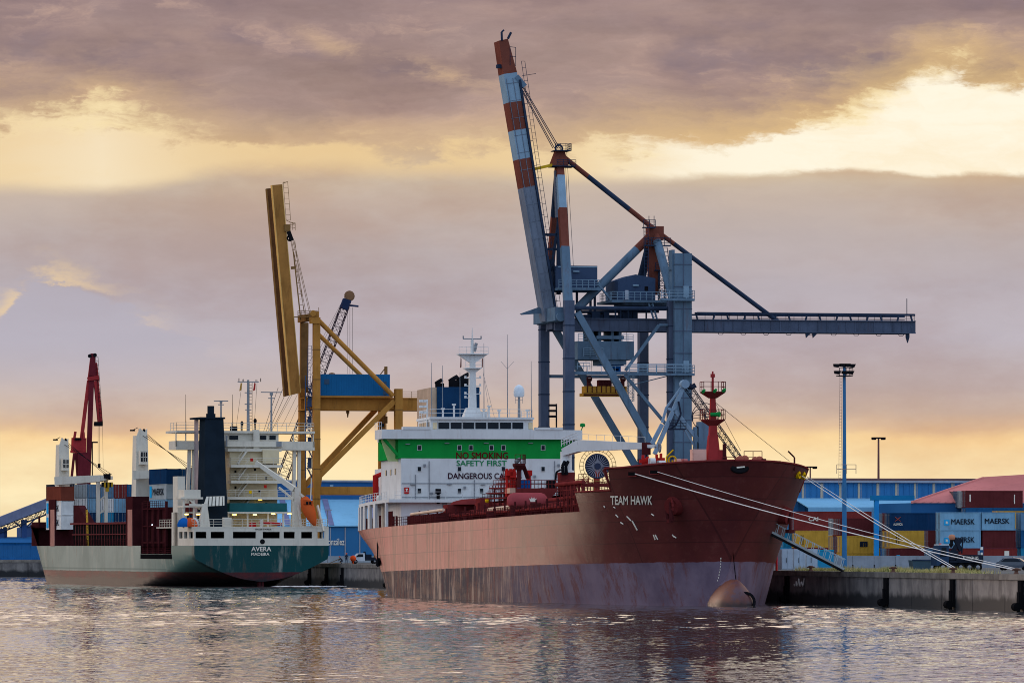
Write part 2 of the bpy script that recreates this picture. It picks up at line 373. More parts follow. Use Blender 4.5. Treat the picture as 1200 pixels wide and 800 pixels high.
def build_water():
    """wind ripples as real geometry: two wave fields (finer near the open basin's head), flat water all around"""
    import numpy as np
    def lowf(X, Y, seed, s):
        r_ = np.random.default_rng(seed); z = 0
        for i in range(7):
            a = r_.uniform(0, 6.28); k = r_.uniform(.6, 2.2) / s; z = z + np.sin(X * math.cos(a) * k * 1.6 + Y * math.sin(a) * k * .55 + r_.uniform(0, 6.28))
        return z / 7 ** .5
    cos, qs, base = [np.array([(-2500, -300, -.16), (2500, -300, -.16), (2500, 3000, -.16), (-2500, 3000, -.16)], np.float32)], [np.array([(0, 1, 2, 3)])], 4
    for x0, x1, dx, y0, y1, dy, waves in ((-78, 62, .19, 246, 424, .2, ((.42, .95, 60, .047, 0), (1.3, 3.2, 20, .020, 1))), (-165, 95, .34, 421, 1312, .36, ((.76, 1.6, 54, .046, 0), (1.6, 4.2, 44, .044, 1)))):
        rg = np.random.default_rng(4); xs = np.arange(x0, x1, dx); ys = [float(y0)]
        while ys[-1] < y1: ys.append(ys[-1] + dy * max(1.0, ys[-1] / y0) ** .85)
        ys = np.array(ys); X, Y = np.meshgrid(xs, ys); X = X.astype(np.float32); Y = Y.astype(np.float32); Z = np.zeros_like(X)
        lo1 = lowf(X, Y, 2, 34.0); lo2 = lowf(X, Y, 5, 11.0); sm = np.clip((Y + 16 * lo1 - 395) / 110.0, 0, 1); sm = sm * sm * (3 - 2 * sm)
        for l0, l1, count, amp, kind in waves:
            z = np.zeros_like(X); mask = np.clip(.95 + .35 * lo2, .3, 1.4) * (.12 + .88 * sm if y0 > 400 else 1) if kind else np.clip(.95 + .22 * lo1 + .12 * lo2, .4, 1.4)
            for i in range(count):
                lam = 10 ** rg.uniform(math.log10(l0), math.log10(l1)); k = 2 * math.pi / lam; th = rg.normal(R(68), .7)
                z += np.sin(k * math.cos(th) * X + k * math.sin(th) * Y + rg.uniform(0, 6.28) + .8 * np.sin(.017 * (i % 7 + 1) * X + .011 * (i % 5 + 1) * Y)).astype(np.float32) / k
            Z += z * (amp * (2.0 / count) ** .5) * mask
        nx, ny = len(xs), len(ys); cos.append(np.stack([X.ravel(), Y.ravel(), Z.ravel()], 1))
        i = np.arange(nx - 1); j = np.arange(ny - 1); a = (j[:, None] * nx + i[None, :]).ravel() + base; qs.append(np.stack([a, a + 1, a + nx + 1, a + nx], 1)); base += nx * ny
    co = np.concatenate(cos); q = np.concatenate(qs).astype(np.int32)
    me = bpy.data.meshes.new('water'); me.vertices.add(len(co)); me.vertices.foreach_set('co', co.ravel())
    me.loops.add(q.size); me.loops.foreach_set('vertex_index', q.ravel()); me.polygons.add(len(q)); me.polygons.foreach_set('loop_start', np.arange(0, q.size, 4, dtype=np.int32))
    me.polygons.foreach_set('use_smooth', np.ones(len(q), bool)); me.update(calc_edges=True)
    me.materials.append(water_mat()); o = bpy.data.objects.new('water', me); COL.objects.link(o); o['kind'] = 'structure'; print('water', len(co))
build_water()
m_ground = M('quay_tarmac', (104, 102, 100), .9, var=.25, scale=.08)
mb = MB(); pts = [(.5, -260), (.5, 672), (-900, 672), (-900, 9000), (6000, 9000), (6000, -260)]
mb.add([(x, y, QZ) for x, y in pts], [(0, 5, 4, 3, 2, 1)])
o = place(mb.build('ground', m_ground), Q); o['kind'] = 'structure'

def concrete():
    m = bpy.data.materials.new('stained_concrete'); m.use_nodes = True; n = NT(m.node_tree); b = n.n['Principled BSDF']
    tc = n.new('ShaderNodeTexCoord'); v = tc.outputs['Object']; p = n.sep(v)
    k = n.noise(v, .35, 6, .65); col = n.mix(n.step(k, .3, .7), C(94, 90, 90), C(134, 128, 124))
    s = n.noise(n.mapv(v, (1, .55, .12)), 1.0, 6, .7); col = n.mix(n.math('MULTIPLY', n.step(s, .48, .66), .75), col, C(66, 63, 64))
    l = n.noise(n.mapv(v, (1, .9, .15), (9, 3, 1)), 1.0, 5, .7); col = n.mix(n.math('MULTIPLY', n.step(l, .6, .72), .6), col, C(158, 152, 146))
    wl = n.math('ADD', p[2], n.math('MULTIPLY', n.math('SUBTRACT', n.noise(n.mapv(v, (1, .5, .5)), 1.0, 4), .5), 1.6))
    col = n.mix(n.step(wl, 1.75, .95), col, C(30, 31, 34))
    n.put(b.inputs['Base Color'], col); b.inputs['Roughness'].default_value = .85
    return m
m_conc = concrete(); m_cope = M('quay_coping', (122, 116, 110), .9, var=.3, scale=.6, dirt=.5); m_rub = M('black_rubber', (24, 24, 26), .8)
m_void = M('dark_recess', (20, 20, 22), .9)
m_seam = M('seam_shadow_grime', (40, 39, 40), .9)
def quay_wall(name, y0, y1, label, fr):
    e = thing(name, label, 'wall', fr)
    mb = MB(); y = y0; i = 0
    while y < y1:                                # cast blocks with open joints between them
        L = min(11.5, y1 - y); mb.box(0, .6, y + .06, y + L - .06, -3, QZ - .55); y += L
    mb.build('block_face', m_conc, e)
    MB().box(.12, .7, y0, y1, -3, QZ - .6).build('backing', m_void, e)
    mb = MB(); y = y0
    while y < y1: L = min(7.6, y1 - y); mb.box(-.14, 1.3, y + .02, y + L - .02, QZ - .55, QZ + .03); y += L
    mb.build('coping', m_cope, e)
    return e
qw = quay_wall('quay_wall', -120, 672, 'long stained concrete quay wall behind and to the right of the red tanker', Q)
for y in (-57.0, -32.6, -6.8, 36, 170, 205, 262, 288, 330, 345, 362):        # recessed fender bays with rubber fenders
    mb = MB(); mb.box(-.30, -.005, y - .62, y + .62, .3, 3.15); mb.box(-.48, -.30, y - .35, y + .35, .0, 2.0); mb.tube((-.62, y - .5, .5), (-.62, y + .5, .5), .42, k=10); mb.build('fender', m_rub, qw)
Q2 = Fr(*(Q.M @ Vector((.6, 672.0, 0))), TH + R(90))
quay_wall('quay_wall', .0, 700, 'distant concrete quay wall closing the basin at the far left', Q2)
# ------------------------------------------------------------------ the red tanker, bow towards us (frame: y = aft from the stem, -x = the side we see)
T = Fr(24.3, 628, 0, TH, -.0115)
TB = 13.7; TD = 10.8; TPL = 4.9
def tstem(z): return -4.2 * (max(0, z - 4.6) / 11) ** 1.25 if z > 4.6 else 0.0
def tw(t, z):
    v = max(0., min(1., z / 15.5))
    L = 58 - 27 * v ** .9; p = .80 - .26 * v
    u = max(0., t - tstem(z)) / L
    w = TB * (1 - (1 - min(u, 1)) ** 2) ** p
    if t > 118:
        s = (t - 118) / 56.0; zz = max(0., min(1., z / 10.8))
        w *= 1 - s ** 2.3 * (.25 + .72 * (1 - zz) ** 1.15)
    return w
def ttop(t): return 15.4 + .5 * max(0, (8 - t) / 12) if t < 12.2 else 12.95
def hull_mat():
    m = bpy.data.materials.new('weathered_red_hull_lit_side'); m.use_nodes = True; n = NT(m.node_tree); b = n.n['Principled BSDF']
    tc = n.new('ShaderNodeTexCoord'); v = tc.outputs['Object']; p = n.sep(v)
    k = n.noise(v, .16, 5, .6)
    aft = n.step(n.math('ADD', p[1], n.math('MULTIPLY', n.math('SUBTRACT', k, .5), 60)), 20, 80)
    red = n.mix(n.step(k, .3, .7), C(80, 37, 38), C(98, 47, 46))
    red = n.mix(aft, red, n.mix(n.step(k, .3, .7), C(146, 76, 74), C(168, 98, 92)))       # light along the side put into the colour as paler red
    fine = n.noise(n.mapv(v, (1, .35, 1)), 1.4, 6, .7)
    red = n.mix(n.math('MULTIPLY', n.step(fine, .5, .75), .30), red, C(116, 72, 66))
    strk = n.noise(n.mapv(v, (.3, .75, .07), (2, 5, 0)), 1.0, 6, .72)
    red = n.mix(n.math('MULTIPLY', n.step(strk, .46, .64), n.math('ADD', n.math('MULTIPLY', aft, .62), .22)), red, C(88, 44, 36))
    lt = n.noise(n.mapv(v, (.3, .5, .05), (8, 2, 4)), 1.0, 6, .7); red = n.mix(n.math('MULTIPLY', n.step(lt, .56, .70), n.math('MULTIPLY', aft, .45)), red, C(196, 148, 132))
    wn = n.new('ShaderNodeTexWhiteNoise', noise_dimensions='2D'); n.put(wn.inputs['Vector'], n.comb(n.math('FLOOR', n.math('MULTIPLY', p[1], .085)), n.math('FLOOR', n.math('MULTIPLY', p[2], .42)), 0))
    sc_ = n.new('ShaderNodeVectorMath', operation='SCALE'); n.put(sc_.inputs[0], red); n.put(sc_.inputs[3], n.math('ADD', .88, n.math('MULTIPLY', wn.outputs[0], .22))); red = sc_.outputs[0]
    blot = n.noise(n.mapv(v, (.2, .07, .2), (3, 3, 3)), 1.0, 6, .7); red = n.mix(n.math('MULTIPLY', n.step(blot, .52, .68), n.math('MULTIPLY', aft, .5)), red, C(112, 62, 56))
    plate = n.math('FRACT', n.math('MULTIPLY', p[2], .42)); seam = n.math('GREATER_THAN', plate, .955)
    plv = n.math('GREATER_THAN', n.math('FRACT', n.math('MULTIPLY', p[1], .085)), .985)
    red = n.mix(n.math('MULTIPLY', n.math('MAXIMUM', seam, plv), .5), red, C(50, 27, 29))
    dd = n.noise(n.mapv(v, (.3, .09, .35), (4, 1, 2)), 1.0, 6, .75)
    boot = n.mix(n.step(k, .3, .7), C(92, 80, 98), C(122, 108, 126))
    boot = n.mix(aft, boot, n.mix(n.step(dd, .42, .6), C(58, 56, 66), C(96, 80, 76)))
    sc = n.noise(n.mapv(v, (.4, .5, .16), (1, 7, 3)), 1.0, 7, .75)
    boot = n.mix(n.math('MULTIPLY', n.step(sc, .48, .64), .75), boot, C(104, 60, 54))
    sc2 = n.noise(n.mapv(v, (.4, .7, .10), (5, 2, 3)), 1.0, 6, .75)
    boot = n.mix(n.math('MULTIPLY', n.step(sc2, .50, .64), n.math('MULTIPLY', aft, .85)), boot, C(176, 152, 136))
    edge = n.math('ADD', p[2], n.math('MULTIPLY', n.math('SUBTRACT', n.noise(n.mapv(v, (.5, .5, .5)), 1.0, 5), .5), .35))
    col = n.mix(n.step(edge, TPL - .05, TPL + .05), boot, red)
    n.put(b.inputs['Base Color'], col); n.put(b.inputs['Roughness'], n.math('ADD', n.math('MULTIPLY', k, .2), n.math('ADD', .34, n.math('MULTIPLY', n.math('LESS_THAN', p[2], TPL), .36))))
    b.inputs['Specular IOR Level'].default_value = .05
    bp = n.new('ShaderNodeBump'); bp.inputs['Strength'].default_value = .5; bp.inputs['Distance'].default_value = .09
    pan = n.noise(n.mapv(v, (.2, .28, .42)), 1.0, 2, .5); n.put(bp.inputs['Height'], pan); n.put(b.inputs['Normal'], bp.outputs[0])
    return m
m_hull = hull_mat()
m_mar = M('deck_maroon', (108, 44, 44), .6, var=.2, rust=.4); m_dmar = M('dark_maroon_steel', (72, 32, 34), .65, var=.25, rust=.4)
m_red = M('signal_red', (176, 40, 36), .5, var=.15); m_wht = M('ship_white', (204, 206, 206), .5, var=.05, dirt=.16, rust=.22, rustc=(150, 120, 100))
m_grn = M('band_green', (26, 140, 62), .5, var=.08, dirt=.12); m_glass = M('dark_window_glass', (14, 24, 34), .2, var=.1, spec=.12)
m_navy = M('funnel_navy', (22, 52, 84), .5, var=.15, dirt=.2); m_black = M('black_steel', (26, 26, 30), .6, var=.2); m_grey = M('grey_steel', (128, 132, 138), .55, var=.12)
m_bluebox = M('blue_box_paint', (24, 88, 160), .55); m_green = M('green_lamp_housing', (28, 128, 62), .5); m_yel = M('yellow_paint', (214, 172, 24), .5, var=.1)
m_ltxt = M('white_lettering', (226, 220, 206), .55, var=.05); m_rtxt = M('dark_red_lettering', (96, 22, 26), .55); m_gtxt = M('green_lettering', (40, 128, 84), .55); m_ptxt = M('plum_lettering', (52, 24, 40), .55)
m_bulb = M('rusty_bulb_paint', (136, 78, 56), .5, var=.25, scale=.6, rust=.6, rustc=(104, 44, 30))
tk = thing('tanker', 'big red tanker with its bow towards us and a white and green deckhouse', 'ship', T)

ts = [-4.6 + i * .0 for i in range(0)]
def stations(a, b, k): return [a + (b - a) * i / k for i in range(k + 1)]
zs_l = [-3, -1.5, 0, 1, 2, 3, 4, 4.6, 5.2, 6, 7, 8, 9, 10, TD]
us = [0, .004, .015, .04, .08, .15, .25, .4, .6, .85, 1.2, 1.7, 2.4, 3.3, 4.5, 6, 8, 10, 12.5, 15.5, 19, 23, 28, 34, 41, 50, 62, 80, 100, 118, 124, 130, 136, 142, 148, 154, 160, 165, 170, 174]
for sgn in (0,):
    mb = MB()
    for s in (-1, 1):
        rows = []
        for z in zs_l:
            r_ = []
            for u in us:
                a = tstem(z); t = a + u if u < 30 else a * max(0, (60 - u) / 30) + u
                r_.append((s * tw(t, z), t, z))
            rows.append(r_)
        mb.grid(rows, True, s > 0)
    # flat transom and the deck plate
    mb.add([(-tw(174, z), 174, z) for z in zs_l] + [(tw(174, z), 174, z) for z in zs_l], [(i, i + 1, i + 16, i + 15) for i in range(14)])
    dk = [(t, tw(t, TD)) for t in stations(tstem(TD) + .02, 174, 60)]
    mb.add([(-w, t, TD - .02) for t, w in dk] + [(w, t, TD - .02) for t, w in dk], [(i, i + 1, i + 62, i + 61) for i in range(60)])
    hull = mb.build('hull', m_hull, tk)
# forecastle bulwark: flared plating that steps up twice
mb = MB()
def fo_rows(t0, t1, k, s, z0, zt, inner=0.0):
    rows = []
    for j in range(7):
        r_ = []
        for i in range(k + 1):
            f = i / k; f = f ** 2.2
            tt = (tstem(15.5) if t0 is None else t0); t = tt + (t1 - tt) * f
            z = z0 + (zt(t) - z0) * j / 6.0
            if t0 is None: t = t + (tstem(z) - tstem(15.5)) * (1 - f)
            r_.append((s * max(0, tw(t, z) - inner), t, z))
        rows.append(r_)
    return rows
for s in (-1, 1):
    mb.grid(fo_rows(None, 12.2, 26, s, TD, ttop), True, s > 0)
    mb.grid(fo_rows(12.2, 21.5, 8, s, TD, lambda t: 12.95), True, s > 0)
    for t0, z0, z1 in ((12.2, 12.95, 15.4), (21.5, TD, 12.95)):
        mb.hexa([(s * (tw(t0, z0) - .25), t0, z0), (s * tw(t0, z0), t0, z0), (s * tw(t0, z1), t0, z1), (s * (tw(t0, z1) - .25), t0, z1)],
                [(s * (tw(t0, z0) - .25), t0 + .1, z0), (s * tw(t0, z0), t0 + .1, z0), (s * tw(t0, z1), t0 + .1, z1), (s * (tw(t0, z1) - .25), t0 + .1, z1)])
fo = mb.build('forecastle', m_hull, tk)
mb = MB(); ft = stations(tstem(14) + .1, 12.2, 24)
mb.add([(-max(0, tw(t, 14) - .1), t, 14.2) for t in ft] + [(max(0, tw(t, 14) - .1), t, 14.2) for t in ft], [(i, i + 1, i + 26, i + 25) for i in range(24)])
ft = stations(12.2, 21.5, 8)
mb.add([(-tw(t, 12) + .1, t, 12.6) for t in ft] + [(tw(t, 12) - .1, t, 12.6) for t in ft], [(i, i + 1, i + 10, i + 9) for i in range(8)])
mb.build('forecastle_deck', m_mar, tk)
mb = MB()                                                       # rounded rim along the top of the bulwark
rim = [(-tw(t, ttop(t)), t, ttop(t)) for t in stations(12.2, tstem(15.8) + .02, 26)] + [(tw(t, ttop(t)), t, ttop(t)) for t in stations(tstem(15.8) + .02, 12.2, 26)]
mb.path([(x, y, z + .05) for x, y, z in rim], .13, 6)
for s in (-1, 1): mb.path([(s * tw(t, 12.95), t, 13.0) for t in stations(12.2, 21.5, 5)], .12, 6)
mb.build('rim', m_mar, fo)
# bulbous bow
def bulb_mat():
    m = bpy.data.materials.new('rusty_bulb_paint'); m.use_nodes = True; n = NT(m.node_tree); b = n.n['Principled BSDF']
    tc = n.new('ShaderNodeTexCoord'); v = tc.outputs['Object']; p = n.sep(v)
    k = n.noise(v, .55, 6, .7); col = n.mix(n.step(k, .4, .6), C(92, 66, 76), C(102, 58, 56))
    k2 = n.noise(n.mapv(v, (.5, .4, .5), (3, 1, 7)), 1.0, 7, .72); col = n.mix(n.step(n.math('SUBTRACT', k2, n.math('MULTIPLY', p[0], .10)), .52, .64), col, C(112, 60, 44))
    k3 = n.noise(v, 2.2, 6, .7); col = n.mix(n.math('MULTIPLY', n.step(k3, .56, .7), .7), col, C(78, 42, 38))
    wl = n.math('ADD', p[2], n.math('MULTIPLY', n.math('SUBTRACT', k2, .5), 1.6)); col = n.mix(n.math('MULTIPLY', n.step(wl, .9, .1), .8), col, C(52, 44, 44))
    n.put(b.inputs['Base Color'], col); b.inputs['Roughness'].default_value = .6
    return m
mb = MB(); rows = []
for i in range(17):
    a = i / 16 * math.pi
    yy = -.6 - 3.0 * math.cos(a) if a < math.pi / 2 else -.6 + 14 * max(0, -math.cos(a)) ** 1.2
    rr = math.sin(a) ** .62 if 0 < i < 16 else .02
    rows.append([(2.2 * rr * math.cos(b) * (1 - .45 * max(0, math.sin(b)) ** 1.3), yy, .3 + rr * 2.75 * math.sin(b) + .10 * max(0, yy) * max(0, math.sin(b))) for b in [2 * math.pi * j / 24 for j in range(25)]])
mb.grid(rows); bu = mb.build('bulb', bulb_mat(), tk)
mb = MB(); rows = []
for s in (-1, 1):                                               # the flank of the stem running up out of the bulb
    rows = [[(s * (.05 + 1.5 * (1 - f) ** 2 * g + .25 * g), -2.0 + 4.5 * g + 1.9 * f, 2.3 + 4.3 * f) for g in (0, .35, .7, 1)] for f in (0, .2, .4, .6, .8, 1)]
    mb.grid(rows)
mb.build('stem_fairing', m_hull, tk)
mb = MB(); c = Vector((.7, -3.75, .45))
for i in range(13):                                             # painted ring on the bulb
    a0 = math.pi * (-.15 + 1.3 * i / 13); a1 = math.pi * (-.15 + 1.3 * (i + 1) / 13)
    mb.beam(c + Vector((math.cos(a0) * 1.02, .55, math.sin(a0) * 1.02)), c + Vector((math.cos(a1) * 1.02, .55, math.sin(a1) * 1.02)), .26, .3, up=(0, 1, 0))
mb.build('thruster_mark', m_black, bu)

def hullpt(t, z, off=.03): return Vector((-tw(t, z) - off, t, z))
def hull_px(px, py, z=None, side=-1):
    """point of the visible hull side under a photo pixel"""
    o = T.I @ Vector((0, 0, CH)); d = (T.R @ Vector(((px - CX) / F, 1, -(py - HY) / F)))
    for i in range(5500, 9000):
        p = o + d * (i / 10.0)
        if -6 < p.y < 174 and p.z > -1 and (p.x * side) <= tw(p.y, p.z) and p.x * side > (0 if side < 0 else -1): return p
    return None
def hull_patch(mb, px0, py0, px1, py1, word=None, off=.04, k=8, slant=0, side=-1):
    """paint laid on the plating between two photo pixels (lettering or a plain mark)"""
    cols = []
    n0 = 14 if word else 2
    g = []
    for j in range(3):
        row_ = []
        for i in range(n0 + 1):
            p = hull_px(px0 + (px1 - px0) * i / n0, py1 + (py0 - py1) * j / 2 + slant * i / n0, side=side)
            if p is None: return
            q = p.copy(); q.x = side * (tw(q.y, q.z) + off) ; row_.append(q + Vector((0, -off * .8, 0)))
        g.append(row_)
    def fn(u, v):
        x = u * n0; i = min(int(x), n0 - 1); f = x - i; y = v * 2; j = min(int(y), 1); h = y - j
        return (g[j][i].lerp(g[j][i + 1], f)).lerp(g[j + 1][i].lerp(g[j + 1][i + 1], f), h)
    if word: lettering(mb, word, fn)
    else:
        mb.add([fn(0, 0), fn(1, 0), fn(1, 1), fn(0, 1)], [(0, 1, 2, 3)])
mb = MB(); hull_patch(mb, 716, 581, 765, 591, 'TEAM HAWK', .06, slant=0); mb.build('name_lettering', m_ltxt, hull)
mb = MB()                                                       # white warning marks on the bow
for (a, b), (c_, d_) in [((735, 605), (740, 610)), ((741, 610), (747, 621)), ((722, 603), (725, 606)), ((728, 612), (731, 614)), ((766, 626), (768, 632)), ((768, 626), (771, 632)), ((788, 626), (790, 629)), ((790, 628), (793, 630)), ((708, 593), (709.5, 594.5)), ((720, 594), (721.5, 595)), ((764, 602), (767, 604))]:
    p0 = hull_px(a, b); p1 = hull_px(c_, d_)
    if p0 and p1:
        p0.x -= .03; p1.x -= .03; mb.beam(p0, p1, .12, .42 if (a, b) == (741, 610) else .24, up=(0, 1, .2))
for i in range(9):                                              # draught figures beside the bulb
    p = hull_px(845 - (i * i) * .06, 654 + i * 3.2)
    if p: mb.box(p.x - .06, p.x + .0, p.y - .09, p.y + .02, p.z - .09, p.z + .09)
mb.build('hull_markings', m_ltxt, hull)
# anchors in their bolsters
def anchor(px, py, side):
    p = hull_px(px, py, side=side)
    if p is None: return
    bo = MB(); ax_ = Vector((side * .75, -.6, -.25)).normalized()
    bo.tube(p - ax_ * .4, p + ax_ * .75, 1.25, .95, 14); bo.ring(p + ax_ * .75, .95, .14, axis=0, k=14)
    b = bo.build('anchor_bolster', m_mar, tk)
    q = p + ax_ * .9
    an = MB(); an.tube(q + Vector((0, 0, .6)), q + Vector((0, 0, -1.7)), .17); an.beam(q + Vector((-.1, -.9, -1.5)), q + Vector((0, .9, -1.5)), .45, .4)
    for s in (-1, 1): an.beam(q + Vector((0, s * .85, -1.5)), q + Vector((side * .25, s * 1.05, .1)), .5, .3, .12, .12)
    an.build('anchor', m_dmar, b)
anchor(791, 592, -1)
a_ = Vector((tw(6.5, 10.2), 6.5, 10.2))
bo = MB(); ax_ = Vector((.75, -.62, -.25)).normalized(); bo.tube(a_ - ax_ * .5, a_ + ax_ * .9, 1.15, .9, 14); b = bo.build('anchor_bolster', m_mar, tk)
an = MB(); q = a_ + ax_ * 1.0; an.tube(q + Vector((0, 0, .5)), q + Vector((0, 0, -1.8)), .17); an.beam(q + Vector((-.5, -.7, -1.6)), q + Vector((.5, .7, -1.6)), .45, .4); an.build('anchor', m_dmar, b)
# fairleads: dark slots in the bulwark
for px, py, w_ in ((741.5, 555, 10), (767.5, 552.5, 11)):
    p0 = hull_px(px - w_ / 2, py); p1 = hull_px(px + w_ / 2, py)
    f_ = MB(); f_.beam(p0 + Vector((-.02, 0, 0)), p1 + Vector((-.02, 0, 0)), .16, .62); fl = f_.build('fairlead', m_mar, fo)
    f_ = MB(); f_.beam(p0.lerp(p1, .08) + Vector((-.1, -.02, 0)), p0.lerp(p1, .92) + Vector((-.1, -.02, 0)), .06, .40); f_.build('opening', m_void, fl)
st = Vector((0, tstem(15.0), 15.0))
f_ = MB(); f_.lathe((0, 0, 0), [(.5, 0), (.62, .1), (.55, .32), (.45, .34)], 18, axis=1)
f_.v = [(x * 1.75, -y, z) for x, y, z in f_.v]; f_.v = [(x - .05, y + st.y + .25, z + 15.15) for x, y, z in f_.v]; cf = f_.build('fairlead', m_black, fo)
MB().beam((-.45, st.y - .13, 15.2), (.45, st.y - .13, 15.28), .08, .16).build('emblem', m_ltxt, cf)
for y in (4.2, 7.2):
    p = Vector((tw(y, 14.6) + .02, y, 14.6)); ax_ = Vector((.8, -.55, 0)).normalized()
    f_ = MB(); f_.tube(p - ax_ * .1, p + ax_ * .28, .42, .42, 14); r_ = f_.build('roller_fairlead', m_yel, fo)
    MB().tube(p + ax_ * .28, p + ax_ * .34, .14, .14, 10).build('hub', m_black, r_)

# ---- deckhouse.  front wall lies in the plane y = 135
HT = 135.0
def hx(px, py=540): return T.Y(px, py, HT).x
def hz(py, px=560): return T.Y(px, py, HT).z
x0, x1 = hx(470), hx(662); zA, zB, zC, zD = hz(596), hz(537), hz(514.5), hz(503.5)
ho = MB(); ho.box(x0, x1, HT, HT + 14.5, TD, zB); house = ho.build('deckhouse', m_wht, tk)
MB().box(x0 - .4, x1 + .15, HT - .02, HT + 14.5, zB, zC).build('green_band', m_grn, house)
wb = MB(); wx0, wx1 = hx(446), hx(681)
wb.box(wx0, wx1, HT - .8, HT + 4.2, zC, zD); wb.box(x0 - .5, x1 + .2, HT + 4.2, HT + 14.6, zC, zD - .3)
wing = wb.build('bridge_deck', m_wht, tk)
rl = MB(); rl.rail([(wx0, HT + 4, zD), (wx0, HT - .7, zD)], 1.0, 1.5)
MB().box(hx(471), hx(503), HT - .9, HT + .2, zD, zD + .35).box(hx(626), hx(658), HT - .9, HT + .2, zD, zD + .35).build('awning_box', m_wht, wing)
rl.build('railing', m_wht, wing)
br = MB()                                                       # wing supports either side of the green band
for s, xa, xb in ((-1, wx0 + .5, x0 - .4), (1, wx1 - .5, x1 + .15)):
    br.beam((xa, HT + .2, zC), (xb, HT + .2, zB + .4), .35, .5, up=(0, 1, 0)); br.cut(); br.beam((xa, HT + 3.6, zC), (xb, HT + 3.6, zB + .4), .35, .5, up=(0, 1, 0)); br.cut()
br.build('wing_bracket', m_grn, wing)
fx = MB(); fx.prism([(hx(450), HT + 2, zC), (hx(470), HT + 2, zC), (hx(470), HT + 2, hz(540)), (hx(458), HT + 2, hz(540)), (hx(452), HT + 2, hz(522))], (0, .15, 0)); fx.build('wing_screen', M('pale_green_paint', (196, 214, 150), .5), wing)
# wheelhouse
za, zb = zD - .02, hz(488.5)
wh = MB(); wh.box(hx(505), hx(625), HT + .3, HT + 9, za, zb - .3); wh.box(hx(503.5), hx(626), HT - .1, HT + 9.3, zb - .3, zb); wheel = wh.build('wheelhouse', m_wht, tk)
for i in range(7):
    xa = 513.8 + i * 14.45; fr_ = MB(); fb(fr_, T, xa - .6, 493.9, xa + 13.4, 503.0, HT + .22, .07); w_ = fr_.build('window', m_wht, wheel)
    g = MB(); fb(g, T, xa, 494.8, xa + 12.8, 502.3, HT + .17, .08); g.build('pane', m_glass, w_)
for xa in (507.5, 619.5):
    g = MB(); fb(g, T, xa, 495, xa + 4.6, 502.5, HT + .2, .1); g.build('window', M('lit_window_sheen', (214, 196, 160), .25), wheel)
sd_ = MB()
for i in range(4): sd_.box(hx(505) - .06, hx(505), HT + 1 + i * 1.9, HT + 2.5 + i * 1.9, zb - 1.45, zb - .65)
sd_.build('window', m_glass, wheel)
rl = MB(); z = zb; rl.rail([(hx(506), HT + 8.8, z), (hx(506), HT + .2, z), (hx(624), HT + .2, z), (hx(624), HT + 8.8, z)], 1.05, 1.6, .04); rl.build('railing', m_wht, wheel)
# ports on the front and on the side
def port(px, py, w=5, h=6.2):
    f_ = MB(); fb(f_, T, px - w / 2, py - h / 2, px + w / 2, py + h / 2, HT - .09, .1); a = f_.build('window', m_wht, house)
    g = MB(); fb(g, T, px - w / 2 + .55, py - h / 2 + .55, px + w / 2 - .55, py + h / 2 - .55, HT - .13, .1); g.build('pane', m_glass, a)
for px in (491.5, 538.5, 552, 576, 590, 636.5): port(px, 524.5)
for px in (491.5, 538.5, 590, 636.5): port(px, 549.2, 4.8, 6)
for px in (491.5, 538.5, 564.5): port(px, 574.8, 4.8, 6.4)
for i, zz in enumerate((551,)):
    for j in range(3):
        g = MB(); y = HT + 3.6 + j * 3.4; g.box(x0 - .08, x0, y, y + .75, hz(555), hz(548.5)); g.build('window', m_glass, house)
lp = MB()
for px, py in ((484, 567.5), (527, 567), (566.5, 567.5), (478, 520), (524, 519), (570, 519), (622, 519)): fb(lp, T, px - 2.6, py - .4, px + 2.6, py + .5, HT - .3, .3)
lp.build('lamp_hood', m_grey, house)
tx = MB(); t_ = HT - .06
def front_text(word, a, b, c, d, mat):
    p = T.Y(a, d, t_); q = T.Y(c, b, t_)
    lettering(MB_ := MB(), word, lambda u, v: (p.x + (q.x - p.x) * u, t_, p.z + (q.z - p.z) * v)); MB_.build('lettering', mat, house)
front_text('NO SMOKING', 534.5, 529.8, 595, 537.4, m_rtxt)
front_text('SAFETY FIRST', 535, 539.4, 593.5, 545.6, m_gtxt)
front_text('DANGEROUS CARGO', 525, 554.2, 609, 560.8, m_ptxt)
bx = MB(); fb(bx, T, 474, 570.8, 479.4, 578.2, HT - .25, .25); a = bx.build('fire_cabinet', m_red, house)
bx = MB(); fb(bx, T, 475.4, 572.2, 478.0, 573.4, HT - .3, .1); fb(bx, T, 476.2, 573, 477.2, 576, HT - .3, .1); bx.build('sign', m_ltxt, a)
bx = MB(); bx.tube(T.Y(513.5, 574, HT - .5), T.Y(513.5, 590, HT - .5), .22); bx.tube(T.Y(513.5, 572.5, HT - .6), T.Y(513.5, 578, HT - .6), .38); bx.build('vent', m_black, house)
g = MB()                                                        # pipes, ledges and small boxes on the front wall
for px, a, b in ((503, 540, 588), (556, 562, 588), (611, 540, 560), (650, 540, 572), (487, 556, 588)): p = T.Y(px, a, HT - .1); q = T.Y(px, b, HT - .1); g.tube(p, q, .06, k=5); g.cut()
for py in (582.3, 566): p = T.Y(471, py, HT - .06); q = T.Y(661, py, HT - .06); g.beam(p, q, .1, .07, up=(0, 0, 1)); g.cut()
for px, py in ((506, 578), (545, 571), (627, 558), (498, 545), (655, 545)): fb(g, T, px - 1.2, py - 1.5, px + 1.2, py + 1.5, HT - .3, .3); g.cut()
g.build('wall_fitting', m_grey, house)
for px in (521, 600): g = MB(); fb(g, T, px - 2.6, 584.5, px + 2.6, 597, HT - .08, .08); d_ = g.build('door', M('door_grey', (150, 154, 158), .5), house)
